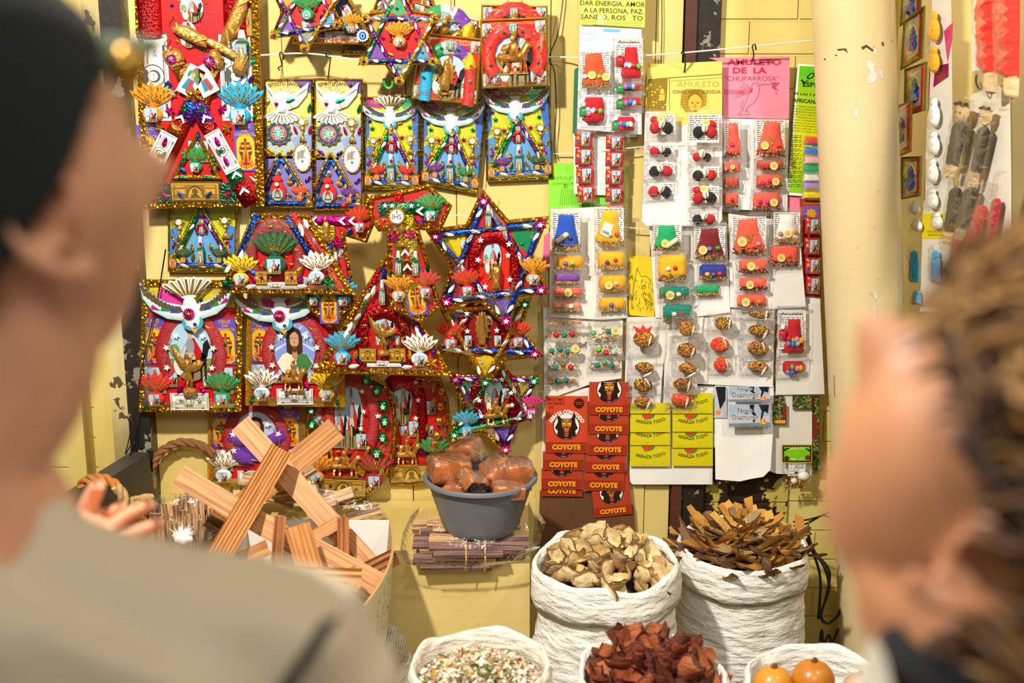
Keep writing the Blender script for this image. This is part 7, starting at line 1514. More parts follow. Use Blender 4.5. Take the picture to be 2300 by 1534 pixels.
def cross(label,bars,name='wooden_cross',wood='cross_wood'):
    q=P(bars[0][3],bars[0][4],bars[0][5]);t=thing(name,q,label,'cross','wooden crosses in the box')
    for i,(x0,y0,Y0,x1,y1,Y1,w_,fl,*rest)in enumerate(bars):
        a,b=P(x0,y0,Y0),P(x1,y1,Y1);s_=pxs((x0+x1)/2,(y0+y1)/2,(Y0+Y1)/2)[0];plank(a,b,w_*s_,.013,rest[0]if rest else wood,t,'upright' if i==0 else 'crosspiece',face=rest[1]if len(rest)>1 else None,flutes=fl)
cross('large wooden cross with a ridged upright, leaning left in front',[(632,1012,2.56,470,1285,2.30,54,7),(402,1068,2.49,850,1330,2.40,50,0)])
cross('large wooden cross behind the ridged one, its arms raised highest',[(540,952,2.64,830,1270,2.50,50,0),(756,962,2.66,650,1050,2.645,56,0),(650,1050,2.645,500,1170,2.63,54,0)])
cross('short ridged wooden cross, upright in the middle of the box',[(668,1182,2.38,702,1300,2.32,58,6),(630,1160,2.42,618,1300,2.36,26,2,'cross_wood_dark')])
cross('small wooden cross with a dark triangular arm, right of the middle',[(770,1162,2.50,772,1268,2.46,26,2,'cross_wood_dark'),(692,1212,2.48,768,1166,2.50,26,0),(690,1215,2.47,862,1308,2.42,34,0)])
cross('dark wooden cross end resting against the right side of the box',[(890,1250,2.50,805,1292,2.46,40,3,'cross_wood_dark'),(760,1220,2.52,860,1370,2.40,28,2)])
cross('thin plank cross lying lowest in the box with a string tie',[(540,1282,2.30,812,1292,2.34,30,2),(600,1230,2.42,540,1258,2.38,36,1),(720,1345,2.30,800,1280,2.36,22,1)])
cross('dark cross arm showing under the left crosspiece',[(470,1165,2.60,540,1210,2.56,40,4,'cross_wood_dark'),(560,1120,2.70,480,1180,2.68,40,0,'cross_wood_dark')])
m=MB(['rope']);m.tube([P(x,y,Y)for x,y,Y in spline([(650,1310,2.28),(690,1292,2.27),(722,1278,2.28),(706,1296,2.27),(672,1320,2.26)],5)],.0012,'#d8b47c',n=5);tag(obj('string_tie',m),'thin string tie on the lowest plank cross','string')
# --- left side: dark shelf, ropes and wires
b=MB(['dark_wood']);a_,e_=P(318,1062,2.92),P(60,1235,2.35);w_=(e_-a_).cross(Vector((0,0,1))).normalized();b.beam(a_,e_,w_*.022,Vector((0,0,.05)),'#3c3a34');b.beam(a_+Vector((0,0,-.3)),e_+Vector((0,0,-.3)),w_*.018,Vector((0,0,.25)),'#1c1a16')
tag(obj('dark_counter',b,smooth=False),'dark grey wooden counter edge behind the raised hand','counter')
def rope(name,label,pts,r,cc,parent=None,strands=3,turn=16,cat='rope',mt='rope'):
    q=[Vector(P(x,y,Y))for x,y,Y in spline(pts,8)];m=MB([mt]);s=0;acc=[0]
    for i in range(1,len(q)):s+=(q[i]-q[i-1]).length;acc.append(s)
    N_=max(12,int(s/.004));path=[];j=0
    for i in range(N_+1):
        d=s*i/N_
        while j<len(q)-2 and acc[j+1]<d:j+=1
        f=(d-acc[j])/max(acc[j+1]-acc[j],1e-6);path.append(q[j].lerp(q[j+1],min(f,1)))
    for k in range(strands):
        pp=[]
        for i,p_ in enumerate(path):
            tt=(path[min(i+1,N_)]-path[max(i-1,0)]).normalized();u=tt.cross(Vector((.1,1,.2))).normalized();v=tt.cross(u);an=s*i/N_/r*.9+2*PI*k/strands;pp.append(p_+(u*math.cos(an)+v*math.sin(an))*r*.5)
        m.tube(pp,r*.56,cc,n=7)
    return tag(obj(name,m,angle=80),label,cat)
rope('rope','brown rope arched against the yellow boards, left of the crosses',[(335,1118,2.93),(338,1060,2.95),(362,1015,2.96),(405,994,2.965),(450,1000,2.965),(480,1020,2.965)],.0105,'#8a5a34')
rope('rope','coiled orange rope behind the raised thumb',[(178,1110,2.62),(190,1082,2.62),(225,1074,2.60),(255,1086,2.58),(278,1115,2.57),(282,1150,2.56),(300,1170,2.58),(320,1165,2.62)],.011,'#b8742c')
rope('rope','pale frayed rope end beside the coiled orange rope',[(262,1092,2.53),(275,1115,2.53),(286,1145,2.54),(300,1128,2.6),(340,1120,2.64)],.012,'#c09a64')
def wire(name,label,pts,r=.0011,cc='#1a1816',cat='wire',mt='rubber'):
    m=MB([mt]);m.tube([P(x,y,Y)for x,y,Y in spline(pts,5)],r,cc,n=6);return tag(obj(name,m),label,cat)
wire('wire','thin twisted black wire on the old left post',[(372,560,2.90),(352,680,2.91),(320,820,2.91),(302,930,2.90),(296,1000,2.90),(284,1050,2.90),(245,1075,2.9)],.0016)
wire('wire','black wire loops hanging low on the left post',[(300,930,2.905),(290,985,2.90),(282,1020,2.90),(294,1000,2.89),(290,1030,2.89),(270,1062,2.9),(292,1072,2.9)],.0014)
wire('wire','thin black wire down the boards, right of the dove panels',[(1266,-20,2.985),(1262,20,2.985),(1252,80,2.982),(1234,128,2.982),(1246,165,2.982),(1249,250,2.982),(1244,325,2.982),(1248,352,2.984)],.0012)
wire('wire','second thin black wire on the boards near the dark post',[(1486,-20,2.99),(1487,60,2.99),(1485,140,2.99)],.0011)
wire('cord','white cord strung across the top of the stall, carrying the hooks',[(586,124,2.90),(690,120,2.905),(820,134,2.90),(1000,130,2.95),(1240,128,2.975),(1300,129,2.96),(1455,124,2.93),(1540,118,2.92),(1690,104,2.92),(1835,90,2.90)],.0017,'#dcd8cc','cord')
wire('cord','white cord level with the lower edge of the dove panels',[(1240,345,2.984),(1290,345,2.984),(1400,334,2.96),(1455,328,2.965)],.0014,'#dcd8cc','cord')
wire('cord','white cord passing behind the animal drawing card',[(1395,510,2.97),(1450,514,2.97),(1480,514,2.975)],.0014,'#dcd8cc','cord')
wire('cord','white cord left of the large star panel',[(1000,486,2.96),(1040,484,2.96),(1100,497,2.965),(1240,490,2.98)],.0014,'#dcd8cc','cord')
wire('hook','thin wire hook above the left tall dove panel',[(628,158,2.93),(625,152,2.92),(633,146,2.91),(628,122,2.898),(632,118,2.893),(638,124,2.893),(636,134,2.9)],.0014,cat='hook')
wire('hook','thin wire hook above the right tall dove panel',[(737,176,2.94),(740,150,2.92),(743,122,2.90),(738,118,2.893),(732,122,2.893),(734,128,2.9)],.0014,cat='hook')
wire('hook','curved green plastic hook over the red-pouched dove panel',[(862,176,2.94),(864,190,2.94),(872,198,2.94),(880,194,2.94),(882,180,2.94),(876,160,2.94),(873,140,2.94)],.003,'#1faa3c','hook','plastic')
wire('hook','black hook through the yellow OSAIN card',[(1537,162,2.945),(1539,146,2.935),(1538,124,2.915),(1534,116,2.908),(1530,120,2.91)],.0018,cat='hook')
wire('hook','black hook through the pink hummingbird card',[(1690,138,2.965),(1693,122,2.94),(1690,104,2.912),(1696,100,2.906),(1698,112,2.92)],.0016,cat='hook')
for x,y,x1,y1,lab in((632,152,628,184,'red thread holding the left tall dove panel'),(741,168,738,186,'red thread holding the right tall dove panel'),(876,196,872,220,'red thread under the green plastic hook'),(1010,-10,1012,24,'red thread above the tilted rainbow panel'),(1146,-10,1130,16,'left red thread over the horseshoe panels'),(1166,-10,1176,16,'right red thread over the horseshoe panels'),(1092,408,1086,436,'red thread between the right dove panel and the large star')):wire('thread',lab,[(x,y,2.93),((x+x1)/2+2,(y+y1)/2,2.93),(x1,y1,2.93)],.0008,'#c8282c','thread')
# --- right: cables
for i,(lab,pts,r)in enumerate((('thick black cable looping lowest by the right sack',[(1815,1190,2.80),(1822,1230,2.80),(1850,1270,2.79),(1862,1320,2.79),(1844,1380,2.79),(1858,1400,2.79),(1880,1385,2.79),(1886,1370,2.79)],.0036),('black cable hanging beside the right sack',[(1815,1200,2.81),(1830,1240,2.81),(1862,1280,2.80),(1858,1330,2.80),(1842,1385,2.80)],.003),('inner black cable nearest the right sack',[(1812,1210,2.82),(1834,1262,2.82),(1843,1310,2.82),(1838,1390,2.82)],.003),('twisted black cable reaching from the pillar',[(1740,1182,2.9),(1800,1180,2.86),(1842,1160,2.82),(1866,1150,2.75),(1884,1152,2.70)],.0022),('second strand of the twisted cable by the pillar',[(1782,1172,2.88),(1820,1166,2.84),(1850,1158,2.78),(1870,1162,2.74),(1884,1148,2.69)],.0022),('thin black wire joining the twisted cable and the loops',[(1820,1164,2.83),(1812,1190,2.82),(1800,1208,2.84)],.0018),('black wires poking up at the foot of the cables',[(1842,1440,2.82),(1846,1415,2.81),(1850,1445,2.81),(1862,1425,2.81),(1868,1445,2.81),(1882,1412,2.81)],.003))):wire('cable',lab,pts,r,cat='cable')
# ------------------------------------------------------------------ goods hung in the recess right of the pillar, seen aslant
def slantT(a,b):
    """vertical plane through two world points; h in millimetres towards the camera side"""
    d=(b-a);d.z=0;n=Vector((d.y,-d.x,0)).normalized();n=n if n.y<0 else-n
    def T(x,y,h):
        dx=(x-1150)/F;dv=-(y-767)/F;r=Vector((dx,cp+sp*dv,-sp+cp*dv));t=(a-CAM).dot(n)/r.dot(n);return CAM+r*t+n*(h*.001)
    return T
def slant(name,label,cat,pts,T,group=None):
    p=Panel.__new__(Panel);p.T=T;p.pts=pts;p.Y=2.8;cx=sum(q[0]for q in pts)/len(pts);p.loc=T(cx,max(q[1]for q in pts),0);p.e=thing(name,p.loc,label,cat,group);return p
TA=slantT(P(2020,300,2.93),P(2135,300,2.74));TB=slantT(P(2135,400,2.72),P(2268,400,2.42));TC=slantT(P(2180,100,2.62),P(2300,100,2.40))
def sh(h0,T):return lambda x,y,h:T(x,y,h+h0)
g='framed charm cards right of the pillar'
for i,(q,hh,lab)in enumerate(([((2048,-30),(2092,-34),(2090,24),(2042,60)),22,'red-framed charm card cut off by the top edge, right of the pillar'],[((2046,40),(2094,12),(2088,130),(2038,158)),16,'red-framed card with a blue cloth figure, second down right of the pillar'],[((2042,155),(2092,138),(2088,248),(2040,262)),10,'red card with a blue figure and yellow arc, just above the orange one'],[((2026,242),(2074,224),(2072,340),(2018,362)),26,'orange-red card with a green and dark figure, tilted out from the strip'],[((2036,352),(2082,350),(2080,440),(2034,448)),12,'red card with a blue figure, lowest of the framed cards'])):
    p=slant('charm_card',lab,'charm card',q,sh(hh,TA),g);m=p.mb('card');m.slab(q,-1,0,'#d0341e',back=True);m.slab([(sum(a[0]for a in q)/4+(x-sum(a[0]for a in q)/4)*.52,sum(a[1]for a in q)/4+(y-sum(a[1]for a in q)/4)*.74)for x,y in q],0,.4,'#e6e2da');p.part('card_sheet',m,smooth=False);m=p.mb('glitter');m.band(densify(list(q),12),3.5,-1,1.5,'#7c8c3c' if i!=3 else '#c89a3c');p.part('glitter_edge',m)
    cx=sum(a[0]for a in q)/4;cy=sum(a[1]for a in q)/4;m=p.mb('fabric');cc='#1f3fc0' if i!=3 else '#3c6a34';m.relief(ell(cx-3,cy+14,12,17,12),1,8,cc,grid=5);m.relief(ell(cx+2,cy-10,8,15,12),1,7,cc if i!=3 else '#4a3c34',grid=4);p.part('cloth_figure',m);m=p.mb('plastic');a=ell(cx+4,cy-6,12,24,10,PI,2*PI);m.tube([(x,y,8)for x,y in a],1.6,'#e6d01c' if i!=3 else '#7a2c6c',n=5);p.part('arc_cord',m)
    m=p.mb('side_bag');m.relief(inset(list(q),3),1,11,'white',grid=16,nz=.35,seed=i);p.part('clear_wrap',m,angle=30)
q=[(2092,-20),(2132,-20),(2138,500),(2136,700),(2062,700),(2070,500)]
p=slant('card_strip','long narrow card strip holding yellow, white and blue bags, right of the pillar','card',q,sh(-3,TA));m=p.mb('card');m.slab(q,-1,0,'#d8d2c4',back=True);p.part('card_sheet',m,smooth=False);m=p.mb('print');m.slab([(2098,150),(2128,142),(2128,172),(2094,196)],.2,1,'#8c1440');m.slab([(2118,70),(2138,50),(2136,90),(2126,140)],.2,1,'#c83c6c');p.part('header_print',m,smooth=False);m=p.mb('print');m.slab([(2070,480),(2136,478),(2134,536),(2066,536)],.2,1,'#e0cc1c');m.text('CON ESTE PODEROSO',2104,520,48,5,1.2,'#2c2c14');m.text('AMULETO SUERTE',2104,528,42,5,1.2,'#2c2c14');p.part('printing',m,smooth=False)
g='small bags on the long strip right of the pillar';cols=dict(yellow='#f0a414',white='#eeebe4',blue='#16a0d8')
for i,(x0,y0,x1,y1,c)in enumerate(((2094,22,2124,98,'yellow'),(2094,100,2122,166,'yellow'),(2092,216,2124,288,'white'),(2092,292,2122,350,'white'),(2088,354,2120,414,'white'),(2086,420,2120,472,'white'),(2046,448,2078,484,'white'),(2052,486,2080,522,'white'),(2098,474,2126,516,'white'),(2044,546,2074,640,'blue'),(2092,546,2124,640,'blue'),(2048,644,2080,690,'blue'))):
    n_=['uppermost yellow','lower yellow','uppermost white','second white','third white','fourth white','upper left white','lower left white','lowest right white','left bright blue','right bright blue','lowest bright blue'][i]
    p=slant('charm_bag','%s cloth bundle bag on the long strip right of the pillar'%n_,'charm bag',rect(x0,y0,x1,y1),sh(3+.5*(12-i),TA),g)
    cx=(x0+x1)/2;h=y1-y0;m=p.mb('fabric');cc=cols[c]
    if c=='blue':m.relief(ell(cx,y0+h*.3,8,h*.13,12),1,8,cc,grid=4);m.relief([(cx-9,y0+h*.36),(cx+9,y0+h*.36),(cx+10,y1-6),(cx-11,y1-6)],1,9,cc,grid=5)
    else:m.relief(ell(cx,(y0+y1)/2+h*.1,12,h*.36,14),1,9,cc,grid=5);m.relief(ell(cx,y0+h*.2,7,h*.16,10),1,7,cc,grid=4)
    p.part('cloth_bundle',m);m=p.mb('side_bag');m.relief([(x0,y0+4),(x1,y0-4),(x1,y1-4),(x0,y1+4)],.5,14,'white',grid=9,nz=.35,seed=i);p.part('clear_bag',m,angle=30)
# dolls
q=[(2176,212),(2262,186),(2265,420),(2264,628),(2200,610),(2150,560),(2150,400)]
p=slant('doll_card','white card with bagged dolls, hung on a hook at the right','card',q,sh(-4,TB));m=p.mb('card');m.slab(q,-1,0,'#e2dccd',back=True);p.part('card_sheet',m,smooth=False)
def doll(lab,hx,hy,bx,by,w,c,hh,head=True):
    q=[(min(hx,bx)-w,hy-20),(max(hx,bx)+w,by+8)];p=slant('cloth_doll',lab,'doll',[(q[0][0],q[0][1]),(q[1][0],q[1][1])],sh(hh,TB),'bagged cloth dolls');dx,dy=bx-hx,by-hy;L=math.hypot(dx,dy);ux,uy=dx/L,dy/L;nx,ny=-uy,ux
    def k(u,v):return(hx+ux*L*u+nx*w*v,hy+uy*L*u+ny*w*v)
    m=p.mb('fabric')
    if head:
        m.relief([k(-.10,-.5),k(-.13,0),k(-.10,.5),k(.02,.62),k(.12,.4),k(.15,0),k(.12,-.4),k(.02,-.62)],2,12,'#e2bd88',grid=w/3);p.part('head',m);m=p.mb('fabric')
        [m.relief(ell(*k(-.13+.02*(j%2),v),w*.25,w*.22,8),10,6,'#3a2418',grid=w/5)for j,v in enumerate((-.5,-.17,.17,.5))];p.part('hair',m);m=p.mb('plastic');[m.slab(ell(*k(.0,v),w*.13,w*.1,8),13.5,14.5,'#4a7a4c')for v in(-.22,.22)];m.slab(ell(*k(.07,0),w*.1,w*.05,8),13,14,'#c83c3c');p.part('face',m);m=p.mb('fabric')
    m.relief([k(.14,-.35),k(.14,.35),k(.2,.75),k(.5,.7),k(.8,.62),k(.8,.1),k(.8,-.62),k(.5,-.7),k(.2,-.75)],2,12,c,grid=w/3,nz=.2,seed=hx);p.part('body',m);m=p.mb('fabric');m.relief([k(.79,-.55),k(.79,-.08),k(.97,-.1),k(1,-.3),k(.97,-.5)],2,9,'#e2bd88',grid=w/4);p.part('foot',m);m=p.mb('fabric');m.relief([k(.79,.55),k(.79,.08),k(.97,.1),k(1,.3),k(.97,.5)],2,9,'#e2bd88',grid=w/4);p.part('foot',m)
    m=p.mb('side_bag');m.relief([k(-.2,-1.0),k(-.2,1.0),k(.4,1.15),k(1.08,1.0),k(1.08,-1.0),k(.4,-1.15)],1,17,'white',grid=w/1.6,nz=.35,seed=hy);p.part('clear_bag',m,angle=30)
doll('curly-haired cloth doll in black, uppermost on the doll card',2190,252,2158,402,22,'#1c1a1c',20)
doll('cloth doll in black, right of the curly-haired one',2238,262,2205,420,17,'#1c1a1c',14)
doll('black-clad doll body hanging below the curly-haired doll',2168,400,2142,552,18,'#201c1e',10,False)
doll('black-clad doll body in the middle of the doll card',2208,400,2170,545,20,'#1c1a1e',12,False)
doll('red-clad doll body, larger, lower middle of the doll card',2238,440,2190,590,19,'#b81c20',16,False)
doll('red-clad doll body, lowest on the doll card',2176,520,2150,622,16,'#c01c24',8,False)
doll('red and white doll body along the right card edge',2256,420,2228,600,12,'#a82428',6,False)
m=MB(['rubber']);m.tube([TB(x,y,24)for x,y in spline([(2222,168),(2221,184),(2228,200),(2234,198),(2230,186)],4)],.002,'#1a1816',n=6);tag(obj('hook',m),'black hook carrying the white doll card','hook')
q=[(2184,-40),(2236,-40),(2228,150),(2200,158),(2183,160)]
p=slant('printed_card','dark printed card with white edge, above the doll card','card',q,sh(0,TC));m=p.mb('print');m.slab(q,-1,0,'#eeeae2',back=True);m.slab([(2200,-40),(2236,-40),(2228,150),(2199,154)],0,.3,'#1c1612');m.text('LA',2214,66,18,12,.6,'#c8b81c',bold=.02);m.text('CONTRA',2214,84,26,7,.6,'#7a8c1c');m.poly(ell(2214,124,10,18,12),.5,'#2c3c8c');m.poly(ell(2216,142,9,7,10),.6,'#8c5a3c');p.part('card_sheet',m,smooth=False)
for(x0,y0,x1,y1,hh,lab)in((2232,-40,2272,215,22,'large red doll in crumpled clear bag, top right corner'),(2266,-60,2312,225,14,'red doll cut by the right edge, beside the large red doll')):
    p=slant('cloth_doll',lab,'doll',rect(x0,y0,x1,y1),sh(hh,TC),'red dolls at the top right');cx=(x0+x1)/2;w=x1-x0;m=p.mb('fabric');m.relief([(cx-w*.3,y0),(cx+w*.3,y0),(cx+w*.5,y0+60),(cx+w*.46,y1-50),(cx+w*.1,y1-44),(cx-w*.4,y1-60),(cx-w*.5,y0+60)],2,22,'#dc3020',grid=11,nz=.25,seed=cx);p.part('body',m);m=p.mb('fabric');m.relief([(cx-w*.1,y1-56),(cx+w*.45,y1-56),(cx+w*.4,y1-8),(cx+w*.1,y1-2),(cx-w*.12,y1-10)],2,16,'#e6c08c',grid=8);p.part('foot',m);m=p.mb('side_bag');m.relief([(x0-8,y0),(x1+8,y0),(x1+4,y1-20),(x1-4,y1+6),(x0+8,y1+2),(x0-2,60)],1,30,'white',grid=14,nz=.4,seed=cx);p.part('clear_bag',m,angle=30)
# ------------------------------------------------------------------ the two people watching, seen from behind and out of focus
mat('skin',.48,sss=.25,attr=False,base='#d3946c',var=.10,vscale=22,bump=.15,bscale=300,bdist=.001)
mat('skin_warm',.48,sss=.25,attr=False,base='#d89c7a',var=.12,vscale=18,bump=.15,bscale=300,bdist=.001)
mat('beige_shirt',.9,attr=False,base='#cdbea2',bump=.3,bscale=900,bdist=.001,var=.08,vscale=7,sheen=.1);mat('shirt',.9,bump=.3,bscale=900,bdist=.001,var=.06,vscale=9,sheen=.1);mat('knit',.95,bump=.6,bscale=500,bdist=.002,sheen=.05)
mat('hair',.5,bump=.9,bscale=1,stretch=(60,160,160),bdist=.006,var=.45,vscale=1,detail=4)
def headpts(m,M,s,nu=48,nv=32):
    """a human head in its own frame: x its right, y where it looks, z up; about .235 m tall"""
    G=lambda v,c,w:math.exp(-sum(((v[i]-c[i])/w[i])**2 for i in range(3)))
    rows=[]
    for i in range(nv+1):
        th=PI*i/nv;row=[]
        for j in range(nu):
            ph=2*PI*j/nu;x,y,z=.076*math.sin(th)*math.cos(ph),.095*math.sin(th)*math.sin(ph),.118*math.cos(th)
            if z<0:k=-z/.118;x*=1-.34*k**1.3;y=y*(1-(.18 if y>0 else .5)*k**1.5)+(.012*k)
            v=(x,y,z);ax=abs(x)
            y+=.030*G(v,(0,.095,-.028),(.013,.05,.016))+.016*G(v,(0,.095,-.008),(.010,.05,.024))      # nose
            y+=.007*G((ax,y,z),(.022,.09,.022),(.026,.05,.010))-.009*G((ax,y,z),(.031,.085,.004),(.014,.05,.011))+.004*G((ax,y,z),(.031,.085,.004),(.008,.05,.006))   # brow, socket, eyeball
            y+=.009*G(v,(0,.09,-.060),(.020,.05,.009))-.005*G(v,(0,.09,-.071),(.02,.05,.004))+.010*G(v,(0,.085,-.100),(.020,.05,.014))    # lips, groove, chin
            e=1+.05*G((ax,y,z),(.062,.045,-.025),(.03,.03,.02));x*=e
            row.append(m.V(*(M@(Vector((x,y,z))*s))))
        rows.append(row)
    for i in range(nv):
        for j in range(nu):m.face((rows[i][j],rows[i][(j+1)%nu],rows[i+1][(j+1)%nu],rows[i+1][j]),'white')
    for sg in(1,-1):      # ears: rim, bowl, inner ridge and lobe
        def E(u,v,o):return M@(Vector((sg*(.071+o+.012*max(0,-u)*10),-.012+u,-.012+v))*s)
        rim=[(.010,-.004),(.016,.012),(.010,.027),(-.006,.033),(-.020,.024),(-.024,.006),(-.018,-.012),(-.006,-.024),(.006,-.030),(.012,-.022)]
        m.tube([E(u,v,.010+.004*math.sin(i))for i,(u,v)in enumerate(rim)],[x*s for x in(.004,.004,.0042,.0045,.0048,.005,.005,.0058,.0075,.006)],'white',n=8)
        m.tube([E(u,v,.007)for u,v in((.004,.014),(-.008,.018),(-.012,.004),(-.006,-.010),(.006,-.012))],.0035*s,'white',n=7)
        b=[m.V(*E(-.003+.017*math.cos(a),.002+.026*math.sin(a),.004))for a in[2*PI*k/14 for k in range(14)]];b2=[m.V(*E(-.003+.012*math.cos(a),.002+.02*math.sin(a),-.012))for a in[2*PI*k/14 for k in range(14)]]
        m.face(b,'white');m.face(b2[::-1],'white');[m.face((b[k],b[(k+1)%14],b2[(k+1)%14],b2[k]),'white')for k in range(14)]
def remesh(o,vs,sm=6):
    r=o.modifiers.new('skin','REMESH');r.mode='VOXEL';r.voxel_size=vs;r.use_smooth_shade=True;s=o.modifiers.new('soft','SMOOTH');s.iterations=sm;s.factor=.5
def rotM(c,yaw,pitch,roll):return Matrix.Translation(c)@Matrix.Rotation(yaw,4,'Z')@Matrix.Rotation(pitch,4,'X')@Matrix.Rotation(roll,4,'Y')
def limb(m,pts,rr,n=14):q=spline([tuple(p)+(r,)for p,r in zip(pts,rr)],5);m.tube([v[:3]for v in q],[v[3]for v in q],'white',n=n)
def shell(m,M,s,off,sel,c,nu=64,nv=40,nzf=None):
    """closed cap that follows the skull at distance off where sel(direction) holds"""
    idx={}
    def pt(i,j,o):
        th=PI*i/nv;ph=2*PI*j/nu;d=Vector((math.sin(th)*math.cos(ph),math.sin(th)*math.sin(ph),math.cos(th)));k=1 if d.z>0 else 1-.12*-d.z
        oo=o+(nzf(d)if nzf and o>.002 else 0);return M@(Vector(((.076+oo)*d.x*k,(.095+oo)*d.y*k,(.118+oo)*d.z))*s)
    def V(i,j,o):
        k=(i,j%nu,o)
        if k not in idx:idx[k]=m.V(*pt(i,j%nu,o))
        return idx[k]
    S={(i,j)for i in range(nv)for j in range(nu)if sel(Vector((math.sin(PI*(i+.5)/nv)*math.cos(2*PI*(j+.5)/nu),math.sin(PI*(i+.5)/nv)*math.sin(2*PI*(j+.5)/nu),math.cos(PI*(i+.5)/nv))))}
    for i,j in S:
        m.face((V(i,j,off),V(i,j+1,off),V(i+1,j+1,off),V(i+1,j,off)),c(i,j)if callable(c)else c)
        for(a,b),e in(((i-1,j),((i,j),(i,j+1))),((i+1,j),((i+1,j),(i+1,j+1))),((i,(j-1)%nu),((i,j),(i+1,j))),((i,(j+1)%nu),((i,j+1),(i+1,j+1)))):
            if(a,b)not in S and 0<=a<nv:(p,q),(r_,t_)=e;m.face((V(p,q,off),V(r_,t_,off),V(r_,t_,.001),V(p,q,.001)),c(i,j)if callable(c)else c)
# --- man in the dark cap, left
hc=P(-40,432,.76);MH=rotM(hc,math.radians(-38),math.radians(12),math.radians(-4));sx=hc.x
t=thing('person',(sx,.80,0),'person in dark green cap and beige shirt, seen from behind, one palm raised','person')
m=MB(['skin_warm']);headpts(m,MH,1.02)
nk=Vector((sx-.028,.74,hc.z-.15));limb(m,[MH@Vector((0,-.015,-.03)),MH@Vector((0,-.022,-.09)),nk,nk+Vector((0,0,-.08))],[.058,.058,.062,.085])
ch=Vector((sx-.02,.765,nk.z-.18));limb(m,[ch+Vector((0,0,.05)),ch+Vector((0,.0,-.1)),ch+Vector((0,0,-.35)),ch+Vector((0,0,-.48))],[.07,.11,.11,.12],20)
shR=P(690,1500,.77);shL=Vector((2*ch.x-shR.x,.77,shR.z));limb(m,[shL,ch+Vector((0,0,.02)),shR],[.042,.06,.042],16)
for sg in(-1,1):hp=Vector((sx+sg*.085,.80,ch.z-.42));limb(m,[hp,hp+Vector((sg*.01,.01,-.36)),Vector((sx+sg*.1,.79,.08))],[.085,.058,.04]);limb(m,[Vector((sx+sg*.1,.76,.045)),Vector((sx+sg*.11,.98,.035))],[.04,.035])
limb(m,[shR,shR+Vector((.02,.0,-.26)),shR+Vector((-.06,.20,-.34))],[.042,.036,.03])
# left arm forward, palm up, fingers to the right
HY=1.33;W_=P(128,1236,HY-.02);limb(m,[shL,Vector((shL.x-.03,1.0,shL.z-.16)),P(40,1262,HY-.08),W_],[.05,.043,.032,.026])
def hp(x,y,dY=0):return P(x,y,HY+dY)
limb(m,[W_,hp(168,1210),hp(205,1204),hp(236,1206)],[.026,.025,.024,.019]);limb(m,[hp(170,1222,-.02),hp(235,1234,-.03),hp(285,1246,-.04)],[.024,.022,.014])
for pts,rr in(([(178,1196,.02),(190,1158,.03),(206,1120,.03),(222,1086,.025)],[.015,.0115,.0105,.009]),([(203,1196,.03),(226,1172,.035),(252,1152,.03),(280,1142,.02)],[.0105,.009,.008,.0065]),([(222,1206,.0),(264,1176,.002),(306,1150,.0),(344,1134,-.008)],[.0105,.009,.0082,.0066]),([(236,1222,-.025),(286,1206,-.03),(324,1190,-.034),(362,1176,-.04)],[.0105,.009,.008,.0065]),([(256,1244,-.045),(304,1238,-.055),(342,1230,-.06),(374,1224,-.065)],[.0095,.008,.0072,.006])):limb(m,[hp(*q)for q in pts],rr,10)
o=obj('body',m,t);remesh(o,.0032,2)
for x,y,d in((222,1082,.022),(277,1140,.014),(342,1132,-.014),(360,1173,-.046),(372,1221,-.07)):
    q=hp(x,y,d)+Vector((-.002,-.0075,.003));m=MB(['plastic']);m.face([m.V(*(q+Vector((.0045*math.cos(a),-.001*math.sin(a),.006*math.sin(a)))))for a in[k*PI/5 for k in range(10)]],'#e8b8a0');obj('fingernail',m,t)
m=MB(['knit']);nrm=Vector((.10,-.62,.78)).normalized()
shell(m,MH,1.03,.013,lambda d:d.z>.10+.72*d.y,'#0d1411',160,110);c_=obj('cap',m,t,angle=180)
m=MB(['knit']);q0=MH@Vector((.0,.10,.055));rows=[]
for i in range(5):
    f=i/4;rows.append([m.V(*(MH@Vector((.070*math.sin(a)*(1-.1*f),.088*math.cos(a)+.052*f*math.cos(a)**.5,.062-.016*f+.010*math.cos(a)))))for a in[(-1.25+2.5*j/14)for j in range(15)]])
for i in range(4):
    for j in range(14):m.face((rows[i][j],rows[i][j+1],rows[i+1][j+1],rows[i+1][j]),'#4a5a44')
o=obj('cap_peak',m,t);so=o.modifiers.new('thick','SOLIDIFY');so.thickness=.004
m=MB(['metal_paint']);q=MH@Vector((.070,.070,.052));m.ball(q.x,q.y,q.z,.010,.012,.013,'#c89a3c',12,8);obj('cap_badge',m,t)
